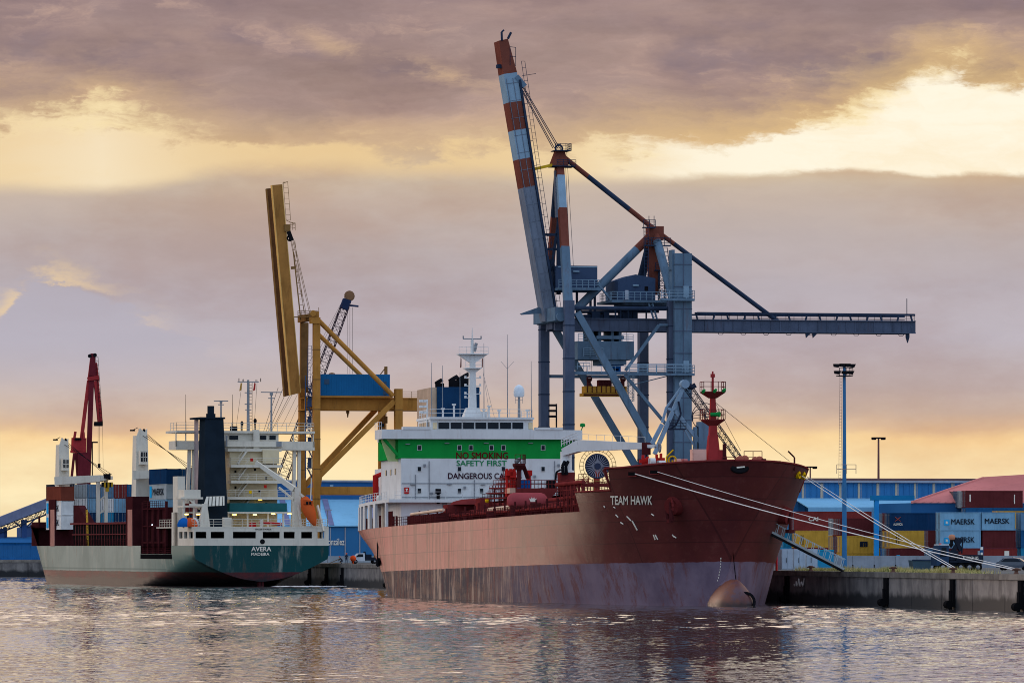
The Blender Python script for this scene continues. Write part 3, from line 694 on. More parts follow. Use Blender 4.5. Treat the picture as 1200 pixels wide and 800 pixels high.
# decks behind/below: poop awning deck with its plate pillars on the visible side
pa = MB(); zt = hz(588.6)
es = stations(133.6, 173, 14)
pa.add([(-tw(t, TD) + .05, t, zt) for t in es] + [(tw(t, TD) - .05, t, zt) for t in es] + [(-tw(t, TD) + .05, t, zt + .42) for t in es] + [(tw(t, TD) - .05, t, zt + .42) for t in es],
       [(i, i + 1, 15 + i + 1, 15 + i) for i in range(14)] + [(30 + i, 30 + i + 1, 45 + i + 1, 45 + i) for i in range(14)] + [(i, i + 1, 31 + i, 30 + i) for i in range(14)] + [(15 + i, 16 + i, 46 + i, 45 + i) for i in range(14)] + [(0, 15, 45, 30), (14, 29, 59, 44)])
poop = pa.build('poop_awning', m_wht, tk)
for a, b in ((136.2, 136.9), (146.5, 149), (153, 155.5), (160, 162.6), (167.0, 169.0), (171.4, 173.6)):
    p_ = MB(); h0 = [(-tw(a, TD) + .02, a, TD), (-tw(b, TD) + .02, b, TD), (-tw(b, TD) + .02, b, zt), (-tw(a, TD) + .02, a, zt)]
    p_.prism(h0, (.35, 0, 0)); p_.build('pillar', m_wht, poop)
p_ = MB(); x_ = -tw(172, TD)
p_.prism([(-tw(173.6, TD), 173.7, TD), (tw(173.6, TD), 173.7, TD), (tw(173.6, TD), 173.7, TD + 1.1), (-tw(173.6, TD), 173.7, TD + 1.1)], (0, .12, 0)); p_.build('stern_bulwark', m_wht, poop)
rl = MB(); rl.rail([(-tw(t, TD) + .15, t, zt + .42) for t in stations(136, 172.5, 5)], 1.05, 2.4, .04, 2); rl.cut(); rl.rail([(-12.6, 133.8, zt + .42), (12.6, 133.8, zt + .42)], 1.0, 2.4, .035, 1); rl.build('railing', m_wht, poop)
# engine casing + gear seen under the awning
MB().box(-9.0, 9.0, 150.2, 168, TD, zt + 5.2).build('aft_house', m_wht, tk)
cl = MB(); cl.box(-11.6, -9.4, 141, 146, TD, TD + 2.2); cl.box(-11.2, -9.6, 150, 153, TD, TD + 1.8)
for y in (138, 140, 156, 160): cl.tube((-11.3, y, TD), (-11.3, y, TD + 1.5), .45, k=10)
cl.build('deck_gear', m_dmar, poop)
# red gear on the poop deck (hose crane and life raft) at the far left
g = MB(); z = zt + .42
c0 = Vector((-9.8, 163, z))
g.tube(c0, c0 + Vector((0, 0, 3.9)), .42, k=10); g.path([c0 + Vector((0, 0, 3.7)), c0 + Vector((1.2, -2, 4.3)), c0 + Vector((3.0, -8, 4.1)), c0 + Vector((3.2, -11, 3.2))], .32, 8)
g.box(-9.4, -7.2, 165, 167, z, z + 2.4); g.build('provision_crane', m_red, tk)
g = MB(); g.box(-9.2, -5.4, 158.2, 160.2, z + 3.6, z + 6.6); g.box(-8.6, -6.2, 158, 158.2, z + 6.6, z + 7.6); g.tube((-9.0, 158.2, z), (-9.0, 158.2, z + 6), .16); g.tube((-5.6, 158.2, z), (-5.6, 158.2, z + 6), .16)
g.rail([(-9.2, 158.2, z + 6.6), (-5.4, 158.2, z + 6.6)], 1, 1.2, .05, 2)
for i in range(4): g.tube((-9.1, 158 + i * .8, z + 3), (-9.1, 158 + i * .8, z + 5.6), .12)
g.build('boat_davit', m_dmar, tk)
g = MB(); g.tube((-10.6, 154, z + .5), (-10.6, 156, z + .5), .5, k=12); g.build('life_raft', m_wht, tk)
g = MB(); g.tube((-11.0, 151, z), (-11.0, 151, z + 2.3), .28, k=8); g.build('breather', m_black, tk)
# funnel and its three uptakes
g = MB(); a = T.Y(512.5, 490, 154); b = T.Y(562, 453.5, 154)
g.box(a.x, b.x, 154, 163, zt, b.z); fun = g.build('funnel', m_navy, tk)
g = MB(); c_ = T.Y(502.5, 490, 156.5); g.box(c_.x, a.x - .02, 154.4, 165, zt, T.Y(505, 454.2, 156).z); g.build('funnel_casing', M('casing_cream', (176, 154, 134), .55, dirt=.2), fun)
for px, pt, r in ((515.2, 445.5, .62), (532.3, 442, .78), (543.5, 440.3, 1.05)):
    q = T.Y(px, 453, 157); tt = T.Y(px, pt, 157); g = MB(); g.tube((q.x, 157, q.z - .5), (q.x, 157, tt.z - .4), r, k=14); g.tube((q.x, 157, tt.z - .4), (q.x - .25, 157, tt.z), r * 1.02, r * .9, 14); g.build('exhaust_pipe', m_black, fun)
# radar mast
mx = T.Y(553.5, 470, HT + 4); X_ = mx.x; YM = HT + 4
def mz(py): return T.Y(553.5, py, YM).z
g = MB(); g.hexa([(X_ - 1.35, YM - .9, zb), (X_ + 1.35, YM - .9, zb), (X_ + 1.35, YM + .9, zb), (X_ - 1.35, YM + .9, zb)], [(X_ - .85, YM - .6, mz(478)), (X_ + .85, YM - .6, mz(478)), (X_ + .85, YM + .6, mz(478)), (X_ - .85, YM + .6, mz(478))])
g.beam((X_, YM, mz(478)), (X_, YM, mz(416)), 1.0, .9, .7, .7); g.tube((X_, YM, mz(416)), (X_, YM, mz(398)), .28, .2); g.tube((X_, YM, mz(398)), (X_, YM, mz(384)), .1, .04)
mast = g.build('radar_mast', m_wht, tk)
g = MB()
for py, hw in ((432, 1.1), (415.5, 2.0)):
    zz = mz(py); g.box(X_ - hw, X_ + hw, YM - 1.0, YM + 1.0, zz, zz + .12); g.rail([(X_ - hw, YM - 1, zz), (X_ + hw, YM - 1, zz)], 1.0, .9, .03, 1)
    for s in (-1, 1): g.prism([(X_ + s * .3, YM - .4, zz - (1.1 if hw > 1.5 else .6)), (X_ + s * .3, YM - .4, zz), (X_ + s * hw, YM - .4, zz)], (0, .8, 0))
g.build('platform', m_wht, mast)
g = MB(); zz = mz(397); g.beam((X_ - 1.25, YM, zz), (X_ + 1.25, YM, zz), .14, .14); 
for s in (-1, 1): g.tube((X_ + s * 1.22, YM, zz), (X_ + s * 1.22, YM, zz + .4), .09)
g.tube((X_ + .25, YM - .3, mz(412)), (X_ + .5, YM - .3, mz(402)), .22); g.build('crosstree', m_grey, mast)
g = MB()
for py in (443, 452, 461.5, 466): 
    for s in (-1, 1):
        if py == 466 and s == 1: continue
        zz = mz(py); g.beam((X_ + s * .4, YM - .3, zz), (X_ + s * 1.15, YM - .3, zz), .1, .1); g.box(X_ + s * 1.0 - .12, X_ + s * 1.0 + .12, YM - .45, YM - .2, zz - .05, zz + .28)
g.build('signal_light', m_wht, mast)
for s, px in ((-1, 540), (1, 565)):
    q = T.Y(px, 425, YM - .2); g = MB(); g.add([(q.x - .1, q.y, q.z - .7), (q.x + .12, q.y + .12, q.z - .55), (q.x + .1, q.y, q.z + .5), (q.x - .02, q.y, q.z + .85)], [(0, 1, 2, 3)]); g.build('flag', M('flag_brown_red', (96, 46, 40), .8), mast)
# satellite dome, whip aerials, floodlight posts
g = MB(); q = T.Y(608.2, 465, YM); g.tube((q.x, YM, zb), (q.x, YM, q.z), .2, .16); g.rail([(q.x - .5, YM, zb + 2), (q.x + .5, YM, zb + 2)], .9, .5, .03); g.build('dome_post', m_grey, wheel)
g = MB(); g.lathe((q.x, YM, q.z), [(.55, 0), (.72, .15), (.75, .7), (.68, 1.1), (.5, 1.42), (.22, 1.6), (.02, 1.64)], 16); g.build('satellite_dome', M('dome_white', (208, 218, 226), .4), wheel)
g = MB()
for px, pt in ((505.5, 425), (518.5, 428), (594.5, 392), (622.5, 423), (567, 402), (539, 436)): q = T.Y(px, pt, HT + 3); g.tube((q.x, HT + 3, zb), (q.x, HT + 3, q.z), .07, .03, 5)
q = T.Y(594.5, 432, HT + 3)
for s in (-1, 1): g.tube(q, q + Vector((s * .9, 0, 1.0)), .03, k=4)
g.tube(T.Y(567, 440, HT + 3), (hx(585), HT + 3, zb), .025, k=4); g.tube(T.Y(566, 436, HT + 3), (hx(580), HT + 3, zb), .025, k=4)
g.build('aerial', m_grey, wheel)
g = MB()
for px, pt in ((532, 473), (519, 478), (573, 475), (585, 480), (618, 480), (567, 479)): q = T.Y(px, pt, HT + 2); g.tube((q.x, HT + 2, zb), (q.x, HT + 2, q.z), .13, k=8); g.tube((q.x, HT + 2, q.z - .2), (q.x, HT + 2, q.z), .28, k=10); g.cut()
g.box(hx(566), hx(578), HT + 4, HT + 6, zb, zb + .9); g.build('roof_vent', m_wht, wheel)
for px, pt, y in ((500.5, 468, HT + 2), (652, 473, HT + 3)):
    g = MB(); q = T.Y(px, pt, y); g.tube((q.x, y, zD), (q.x, y, q.z), .11)
    for j in range(3):
        for i in (-1, 0): g.box(q.x - .55 + i * .55, q.x - .1 + i * .5, y - .3, y, q.z - .35 - j * .75, q.z - .05 - j * .75)
    g.build('floodlight_post', m_wht if px < 600 else m_black, wing)
for px, mt in ((445.5, m_black), (681, m_green)):
    g = MB(); q = T.Y(px, 500, HT + 1); g.tube((q.x, HT + 1, zD), (q.x + .2, HT + 1, q.z), .07); g.lathe((q.x + .2, HT + 1, q.z), [(.3, 0), (.38, .2), (.3, .45), (.1, .5)], 10); g.build('searchlight', mt, wing)

# ---- main deck between house and forecastle
g = MB()                                                        # bulwark rail on the visible edge
for t in stations(26, 132, 76): x = -tw(t, TD) + .25; g.tube((x, t, TD), (x, t, TD + 1.15), .05, k=4, cap=False)
for h in (.4, .78, 1.15): g.path([(-tw(t, TD) + .25, t, TD + h) for t in stations(26, 132, 12)], .04, 4)
g.path([(tw(t, TD) - .25, t, TD + 1.15) for t in stations(26, 132, 8)], .05, 4); g.build('railing', m_dmar, tk)
g = MB(); r2 = random.Random(3)                                 # cargo pipes along the deck
for x, h, r in ((-10.6, .9, .17), (-9.9, .9, .22), (-9.0, 1.0, .3), (-6.2, 1.6, .3), (-5.3, 1.6, .26), (-4.2, 2.3, .34), (-3.2, 2.3, .3), (-2.0, 1.7, .4), (0, 1.7, .4), (2, 2.0, .36), (4.0, 1.5, .3), (6, 1.5, .3)):
    a = 26 + r2.random() * 6; b = 126 + r2.random() * 6; g.tube((x, a, TD + h), (x, b, TD + h), r, k=8)
g.build('cargo_pipe', m_mar, tk)
g = MB()
for t in stations(30, 128, 16):
    for x in (-10.4, -5.6, -3.4, 1, 5): g.beam((x, t, TD), (x, t, TD + 2.0), .2, .2)
    g.beam((-10.8, t, TD + .62), (6.5, t, TD + .62), .2, .2); g.beam((-6.6, t, TD + 2.0), (3, t, TD + 2.0), .2, .2)
for t in stations(34, 120, 20):
    x = -11.2 + r2.random() * 1.4; g.tube((x, t, TD), (x, t, TD + .7), .32, k=8); g.lathe((x, t, TD + .95), [(.3, 0), (.34, .06), (.3, .12)], 10)
for t in stations(28, 130, 30):
    x = -12.2 + r2.random() * 7; h = .7 + r2.random() * 1.3; g.box(x, x + .5 + r2.random() * .8, t, t + .7, TD, TD + h)
g.build('pipe_support', m_dmar, tk)
g = MB(); g.box(-1.1, 1.1, 25, 132, TD + 3.1, TD + 3.2); g.rail([(-1.1, 25, TD + 3.2), (-1.1, 132, TD + 3.2)], 1.1, 1.6, .04, 2); g.rail([(1.1, 25, TD + 3.2), (1.1, 132, TD + 3.2)], 1.1, 1.6, .04, 2)
for t in stations(27, 130, 14):
    for s in (-1, 1): g.beam((s * .95, t, TD), (s * .95, t, TD + 3.1), .18, .18)
g.build('catwalk', m_dmar, tk)
# light-coloured pipes/covers
g = MB(); g.tube((-11.9, 104, TD + 1.7), (-11.9, 126, TD + 1.5), .2, k=8); g.tube((-8.4, 76, TD + 1.6), (-8.4, 92, TD + 1.5), .26, k=8); g.tube((-9.6, 72, TD + 1.0), (-9.6, 96, TD + .9), .2, k=8); g.build('hose', M('sand_hose', (206, 180, 158), .5), tk)
g = MB(); fb(g, T, 563, 583, 574, 601, 106, 3); fb(g, T, 560, 589, 563, 601, 106.5, 2); fb(g, T, 574, 589, 579, 600, 106.4, 2.5); g.build('deck_locker', m_mar, tk)
g = MB(); g.box(-12.6, -10.8, 106, 125, TD, TD + 1.25); g.build('hose_trough', m_dmar, tk)
g = MB(); g.box(-9, -2, 116, 119, TD, TD + 2.6); g.lathe((-5.5, 117, TD + 2.6), [(3, 0), (2.6, .4), (1.4, .7), (.02, .8)], 14); g.build('deck_store', m_mar, tk)
# deck tank with its emblem
t_ = 70.0; a = T.Y(594, 586.5, t_); b = T.Y(641.5, 586.5, t_); r_ = 1.0
g = MB(); g.lathe((a.x, t_, a.z), [(.05, 0), (.55, .12), (.85, .4), (r_, .85), (r_, b.x - a.x - .85), (.85, b.x - a.x - .4), (.55, b.x - a.x - .12), (.05, b.x - a.x)], 22, axis=0)
tank = g.build('deck_tank', M('tank_rose_paint', (156, 72, 76), .42, var=.12), tk)
g = MB()
for x in (a.x + 1.3, b.x - 1.3): g.box(x - .15, x + .15, t_ - .8, t_ + .8, TD, a.z - .5)
g.build('saddle', m_dmar, tank)
cx, cz = (a.x + b.x) / 2 + .5, a.z + .18; yy = t_ - r_ - .03
g = MB(); g.prism([(cx + u * .75, yy, cz + v * .75) for u, v in ((-.42, -.42), (.42, -.42), (.62, .18), (.3, -.02), (.22, .34), (0, .06), (-.22, .34), (-.3, -.02), (-.62, .18))], (0, .02, 0)); g.build('emblem', m_ltxt, tank)
# raised maroon trunk with blue boxes, manifold and lookout tower
t_ = 82.0; g = MB(); a = T.Y(604, 596, t_); b = T.Y(655, 571.8, t_); c_ = T.Y(636, 596, t_)
g.prism([(a.x, t_, a.z), (c_.x, t_, a.z), (b.x, t_, b.z), (a.x, t_, b.z)], (0, 7, 0)); g.build('trunk', m_mar, tk)
g = MB(); fb(g, T, 597.5, 571.5, 604, 577.5, t_ - .1, 3); g.build('trunk_end', M('pale_pink_plate', (196, 160, 140), .6), tk)
ztr = b.z
g = MB(); fb(g, T, 608.5, 562.3, 614.3, 571.6, t_ + .6, 1.2); fb(g, T, 615, 562.3, 621.4, 571.6, t_ + .6, 1.2); g.build('blue_box', m_bluebox, tk)
g = MB(); fb(g, T, 644, 562, 652, 571.5, t_ + 1, 2); g.build('winch', m_black, tk)
g = MB(); g.rail([T.Y(598, 571.5, t_ + .2), T.Y(655, 571.8, t_ + .2)], 1.0, .45, .05, 1); g.rail([T.Y(655, 574, t_ - 6), T.Y(690, 571, t_ - 30)], 1.1, 1.0, .05, 2); g.build('trunk_railing', m_mar, tk)
g = MB(); t2 = 84
for px in (594, 598.5, 602.5, 618.5, 620.3): q = T.Y(px, 549 if px < 610 else 551, t2); g.tube((q.x, t2, ztr - 1), (q.x, t2, q.z), .2, k=8)
for a, b, py in ((593, 604.5, 553.5), (593, 604.5, 557.5), (616, 621.5, 553), (616, 621.5, 556)): p = T.Y(a, py, t2); q = T.Y(b, py, t2); g.tube(p, q, .2, k=8)
for px, py in ((597, 554), (601, 556), (619.5, 554)): q = T.Y(px, py, t2 - .3); g.box(q.x - .4, q.x + .4, t2 - .6, t2, q.z - .35, q.z + .35)
g.build('manifold', m_red, tk)
g = MB(); t2 = 80
p = T.Y(608.2, 571, t2); q = T.Y(608.2, 545, t2); g.tube(p, q, .25); p2 = T.Y(617.5, 560, t2 + 1); g.tube(p2, T.Y(612.5, 545, t2), .17); g.tube(T.Y(619.5, 560, t2 + 1), T.Y(614, 545, t2), .17)
for i in range(6): f = i / 6; g.tube(p2.lerp(T.Y(612.5, 545, t2), f), T.Y(619.5, 560, t2 + 1).lerp(T.Y(614, 545, t2), f), .06, k=4)
a = T.Y(602.3, 543, t2); b = T.Y(614.5, 543, t2); g.box(a.x, b.x, t2 - .7, t2 + .9, a.z - .25, a.z); g.hexa([(a.x, t2 - .7, a.z - .25), (b.x, t2 - .7, a.z - .25), (b.x, t2 + .9, a.z - .25), (a.x, t2 + .9, a.z - .25)], [(q.x - .4, t2 - .3, a.z - .8), (q.x + .4, t2 - .3, a.z - .8), (q.x + .4, t2 + .3, a.z - .8), (q.x - .4, t2 + .3, a.z - .8)])
g.rail([(a.x, t2 - .7, a.z), (b.x, t2 - .7, a.z), (b.x, t2 + .9, a.z)], 1.1, .6, .05, 1); ft_ = g.build('fire_tower', m_dmar, tk)
g = MB(); q = T.Y(607.5, 539.5, t2); g.tube(q + Vector((-.3, 0, -.2)), q + Vector((.1, -.5, .2)), .3, .22, 10); g.build('monitor', m_grey, ft_)
# stepped gratings left of the manifold
g = MB(); t2 = 92
for i, (a, b, py) in enumerate(((590, 606, 560.5), (586, 606, 566.5), (578, 604, 572), (574, 600, 578), (572, 598, 584))):
    p = T.Y(a, py, t2); q = T.Y(b, py - 1, t2 - 6); g.beam(p, q, 1.2, .16); g.rail([p, q], 1.0, .8, .045, 1)
    for f in (.05, .5, .95): r_ = p.lerp(q, f); g.tube((r_.x, r_.y, TD), r_, .09, k=5)
g.build('walkway_stair', m_mar, tk)
g = MB(); g.lathe(T.Y(571, 586.5, 96), [(.02, -.3), (.28, -.15), (.3, .1), (.15, .3)], 8); g.build('buoy', m_yel, tk)
# hose crane: pedestal, slewing post, tapered jib
tc_ = 86.0; p = T.Y(663.5, 575, tc_); q = T.Y(663.5, 553.5, tc_)
g = MB(); g.hexa([(p.x - .75, tc_ - .7, TD), (p.x + .75, tc_ - .7, TD), (p.x + .75, tc_ + .7, TD), (p.x - .75, tc_ + .7, TD)], [(p.x - .95, tc_ - .9, q.z), (p.x + .95, tc_ - .9, q.z), (p.x + .95, tc_ + .9, q.z), (p.x - .95, tc_ + .9, q.z)]); hc = g.build('hose_crane', m_mar, tk)
g = MB(); g.lathe((p.x, tc_, q.z), [(1.0, 0), (1.0, .25), (.72, .3), (.72, T.Y(663, 529, tc_).z - q.z)], 16); g.build('post', m_wht, hc)
g = MB(); a = T.Y(661.5, 527, tc_ - .3); b = Vector(T.Y(768, 523, 72)); am = T.Y(680, 522, tc_ - 2.6)
g.beam(a + Vector((0, 0, -.3)), am, .9, .9, .9, 1.45); g.beam(am, T.Y(756, 522.3, 73.6), .9, 1.45, .6, .75); g.beam(T.Y(756, 522.3, 73.6), b, .4, .4)
jib = g.build('jib', m_wht, hc)
p = T.Y(688.5, 525.6, 84.4 - 3.0); q = T.Y(700, 522.6, 81.6 - 1.8)
g = MB(); d_ = (am - T.Y(756, 522.3, 73.6)).normalized(); A = am.lerp(T.Y(756, 522.3, 73.6), .12) + Vector((.05, -.52, -.25)); B = am.lerp(T.Y(756, 522.3, 73.6), .29) + Vector((.05, -.52, -.17))
lettering(g, 'MONTO', lambda u, v: A.lerp(B, u) + Vector((0, 0, .42 * v))); A2 = am.lerp(T.Y(756, 522.3, 73.6), .33) + Vector((.05, -.5, -.08)); B2 = am.lerp(T.Y(756, 522.3, 73.6), .5) + Vector((.05, -.47, -.04))
lettering(g, 'HB 1 15 40', lambda u, v: A2.lerp(B2, u) + Vector((0, 0, .25 * v))); g.build('lettering', m_ptxt, jib)
g = MB(); g.rail([am + Vector((0, 0, .75)), T.Y(756, 522.3, 73.6) + Vector((0, 0, .4))], .7, 1.5, .03, 0); g.rail([a + Vector((-.4, 0, .4)), am + Vector((-.3, 0, .7))], 1.0, .5, .05, 2); g.build('railing', m_wht, hc)
g = MB(); k_ = T.Y(757.3, 527, 73.3); g.box(k_.x - .5, k_.x + .5, k_.y - .3, k_.y + .3, k_.z - .6, k_.z + .9); g.tube(k_, k_ + Vector((0, 0, -2.4)), .1); g.build('hook_block', m_dmar, hc)
g = MB(); w_ = T.Y(773, 524, 71.8); g.ring(w_, .55, .12, axis=0, k=14); g.tube(w_ + Vector((-.5, 0, 0)), b, .12); g.build('sheave', m_grey, hc)
g = MB(); 
for px in (660, 664): g.path([T.Y(px, 556, tc_ - 1), T.Y(px - 1, 546, tc_ - 1.1), T.Y(px + 2, 540, tc_ - 1)], .2, 6)
g.path([T.Y(650, 572, tc_ - 1), T.Y(652, 553, tc_ - 1.1), T.Y(657, 550, tc_ - 1)], .13, 6); g.build('hydraulics', m_black, hc)

# ---- forecastle gear
def fp(px, py, t): return T.Y(px, py, t)
tf = 8.5; p = fp(835.5, 545, tf)
g = MB(); X_ = p.x; zf = 14.2
def fz(py): return fp(835, py, tf).z
g.hexa([(X_ - .95, tf - .8, zf), (X_ + .95, tf - .8, zf), (X_ + .95, tf + .8, zf), (X_ - .95, tf + .8, zf)], [(X_ - .5, tf - .4, fz(510)), (X_ + .5, tf - .4, fz(510)), (X_ + .5, tf + .4, fz(510)), (X_ - .5, tf + .4, fz(510))])
g.beam((X_, tf, fz(510)), (X_, tf, fz(462)), .85, .8, .5, .5); g.tube((X_, tf, fz(462)), (X_, tf, fz(441)), .13); g.tube((X_, tf, fz(442)), (X_, tf, fz(438)), .26); g.tube((X_, tf, fz(438)), (X_, tf, fz(435)), .1)
g.hexa([(X_ + .5, tf - .6, zf), (X_ + 1.9, tf - .6, zf), (X_ + 1.9, tf + .6, zf), (X_ + .5, tf + .6, zf)], [(X_ + .5, tf - .6, fz(527)), (X_ + 1.3, tf - .6, fz(527)), (X_ + 1.3, tf + .6, fz(527)), (X_ + .5, tf + .6, fz(527))])
fm = g.build('foremast', M('mast_rose_red', (150, 52, 54), .5, var=.15), tk)
for py, hw in ((460, 1.25), (492.5, 1.2)):
    zz = fz(py); g = MB(); g.box(X_ - hw, X_ + hw, tf - .9, tf + .9, zz, zz + .12); g.hexa([(X_ - hw, tf - .9, zz), (X_ + hw, tf - .9, zz), (X_ + hw, tf + .9, zz), (X_ - hw, tf + .9, zz)], [(X_ - .4, tf - .35, zz - .62), (X_ + .4, tf - .35, zz - .62), (X_ + .4, tf + .35, zz - .62), (X_ - .4, tf + .35, zz - .62)])
    g.rail([(X_ - hw, tf + .9, zz + .1), (X_ - hw, tf - .9, zz + .1), (X_ + hw, tf - .9, zz + .1), (X_ + hw, tf + .9, zz + .1)], 1.1, .85, .05, 1); g.build('platform', m_mar, fm)
for px, py in ((824.5, 458), (838, 457.5), (848.5, 457)): 
    g = MB(); q = fp(px, py, tf - 1.0); g.tube(q + Vector((-.15, -.3, -.1)), q + Vector((.12, .1, .1)), .2, .15, 10); g.build('floodlight', m_green, fm)
g = MB(); q = fp(838.5, 485.5, tf - .9); g.tube(q + Vector((-.6, 0, 0)), q + Vector((.1, -.2, 0)), .2, .24, 10); g.tube(q + Vector((.1, -.2, 0)), q + Vector((.4, -.4, 0)), .22, .32, 12); g.build('horn', m_green, fm)
g = MB(); q0 = fp(818, 541, tf - .5); g.box(q0.x - .8, q0.x + .8, tf - 1.2, tf, zf, q0.z + 1.4); g.box(q0.x - .7, q0.x + .75, tf - 1.3, tf - 1.2, q0.z, q0.z + 1.0); g.build('control_cabinet', M('cabinet_pink', (206, 164, 150), .6), tk)
g = MB(); q = fp(849, 520, 7); g.tube((q.x, 7, zf), (q.x, 7, q.z), .22); q = fp(931, 541, 1.8); g.tube((q.x, 1.8, 15), (q.x, 1.8, q.z + .5), .1); g.tube((q.x, 1.8, q.z + .5), (q.x - .7, 1.9, q.z + 1.2), .09); g.build('post', m_dmar, tk)
g = MB(); p0 = fp(872, 535, 4); p1 = fp(893, 535, 4); 
g.rail([(p0.x, 4, zf + 1), (p1.x, 4, zf + 1)], fp(880, 528.5, 4).z - zf - 1, 1.2, .05, 2); g.rail([(fp(838, 540, 6).x + .8, 6, zf), (fp(862, 540, 6).x, 6, zf)], 2.4, 1.1, .05, 2); g.build('railing', m_mar, tk)
g = MB()
for px, py, r in ((868, 539.5, .55), (873, 539, .45), (890, 540, .45), (885, 540.5, .4)): q = fp(px, py, 3); g.lathe((q.x, 3, zf + .3), [(.3, 0), (r * .7, .8), (r, q.z - zf), (r * .5, q.z - zf + .2), (.05, q.z - zf + .25)], 10)
g.build('mooring_winch', M('winch_rust', (150, 84, 70), .6, rust=.4), tk)
g = MB()
for px, py, w_ in ((895, 541, 6), (905, 543, 5), (912, 543.5, 3)): q = fp(px, py, 2.6); g.tube((q.x, 2.6, zf), (q.x, 2.6, q.z + .35), .28, k=8)
g.build('bollard', m_dmar, tk)
# gear on the lower forecastle step
t2 = 14.0
for px, py, w_, mt in ((764.5, 540, 6, m_wht), (775.5, 543, 8, m_wht), (795, 541, 5, M('winch_pink', (190, 140, 130), .6)), (803, 541, 4, M('winch_rose', (160, 100, 100), .6))):
    g = MB(); a = fp(px - w_ / 2, py - 3.5, t2); b = fp(px + w_ / 2, 549, t2); g.box(a.x, b.x, t2, t2 + 1.2, 12.6, a.z); g.tube((a.x, t2 - .1, a.z - .4), (b.x, t2 - .1, a.z - .4), .42, k=10); g.build('windlass', mt, tk)
g = MB()
for px, pt in ((753.5, 533), (759, 535), (769.5, 532), (774.5, 531)): q = fp(px, pt, t2 + 1); g.tube((q.x, t2 + 1, 12.6), (q.x, t2 + 1, q.z), .16, k=6); g.box(q.x - .42, q.x + .42, t2 + .8, t2 + 1.2, q.z - .9, q.z - .5)
for a, b in ((752, 761), (768, 777)): p = fp(a, 538, t2 + 1); q = fp(b, 538, t2 + 1); g.tube(p, q, .14, k=6)
g.build('valve_wheel', m_red, tk)
g = MB(); q = fp(788, 539, t2); g.ring((q.x, t2, q.z), .45, .09, axis=1, k=12); g.tube((q.x, t2, 12.6), (q.x, t2, q.z), .1); q = fp(781, 535, t2); g.path([(q.x, t2, 12.6), (q.x, t2, q.z), (q.x + .8, t2, q.z + .8)], .09); g.build('vent', m_yel, tk)
g = MB(); a = fp(678, 575, 24); b = fp(690, 575, 24); g.rail([(-12.4, 34, TD), (-12.4, 23, TD)], 2.6, 2.2, .05, 2)
for t in stations(24, 34, 5): g.beam((-11.5, t, TD), (-11.5, t, TD + 3.2), .25, .25); g.beam((-11.5, t, TD + 3.2), (-6, t, TD + 3.2), .22, .22)
g.tube((-11.5, 23.5, TD + 3.4), (-11.5, 38, TD + 3.4), .26, k=8); g.tube((-11.2, 23.5, TD + 1.8), (-11.2, 36, TD + 1.8), .24, k=8); g.build('pipe_rack', m_mar, tk)
g = MB(); p = hull_px(468, 620); 
g.ladder((-tw(146, 8) - .12, 146, 9.6), (-tw(146, 8) - .12, 146, 5.6), .5, (0, 1, 0), .06, .4); g.tube((-tw(146, 6) - .3, 146, 6.6), (-tw(146, 6) - .3, 146.5, 5.8), .35, k=8); g.build('pilot_ladder', m_black, tk)
# fixed stays
g = MB(); q0 = Vector((X_, tf, fz(469))); q1 = Vector((fp(925, 543, 1.8).x, 1.8, fp(925, 540, 1.8).z)); g.tube(q0, q1, .035, k=4); g.tube(Vector((X_ + .2, tf, fz(470))), fp(868, 528, 6), .025, k=4); g.build('forestay', m_black, tk)
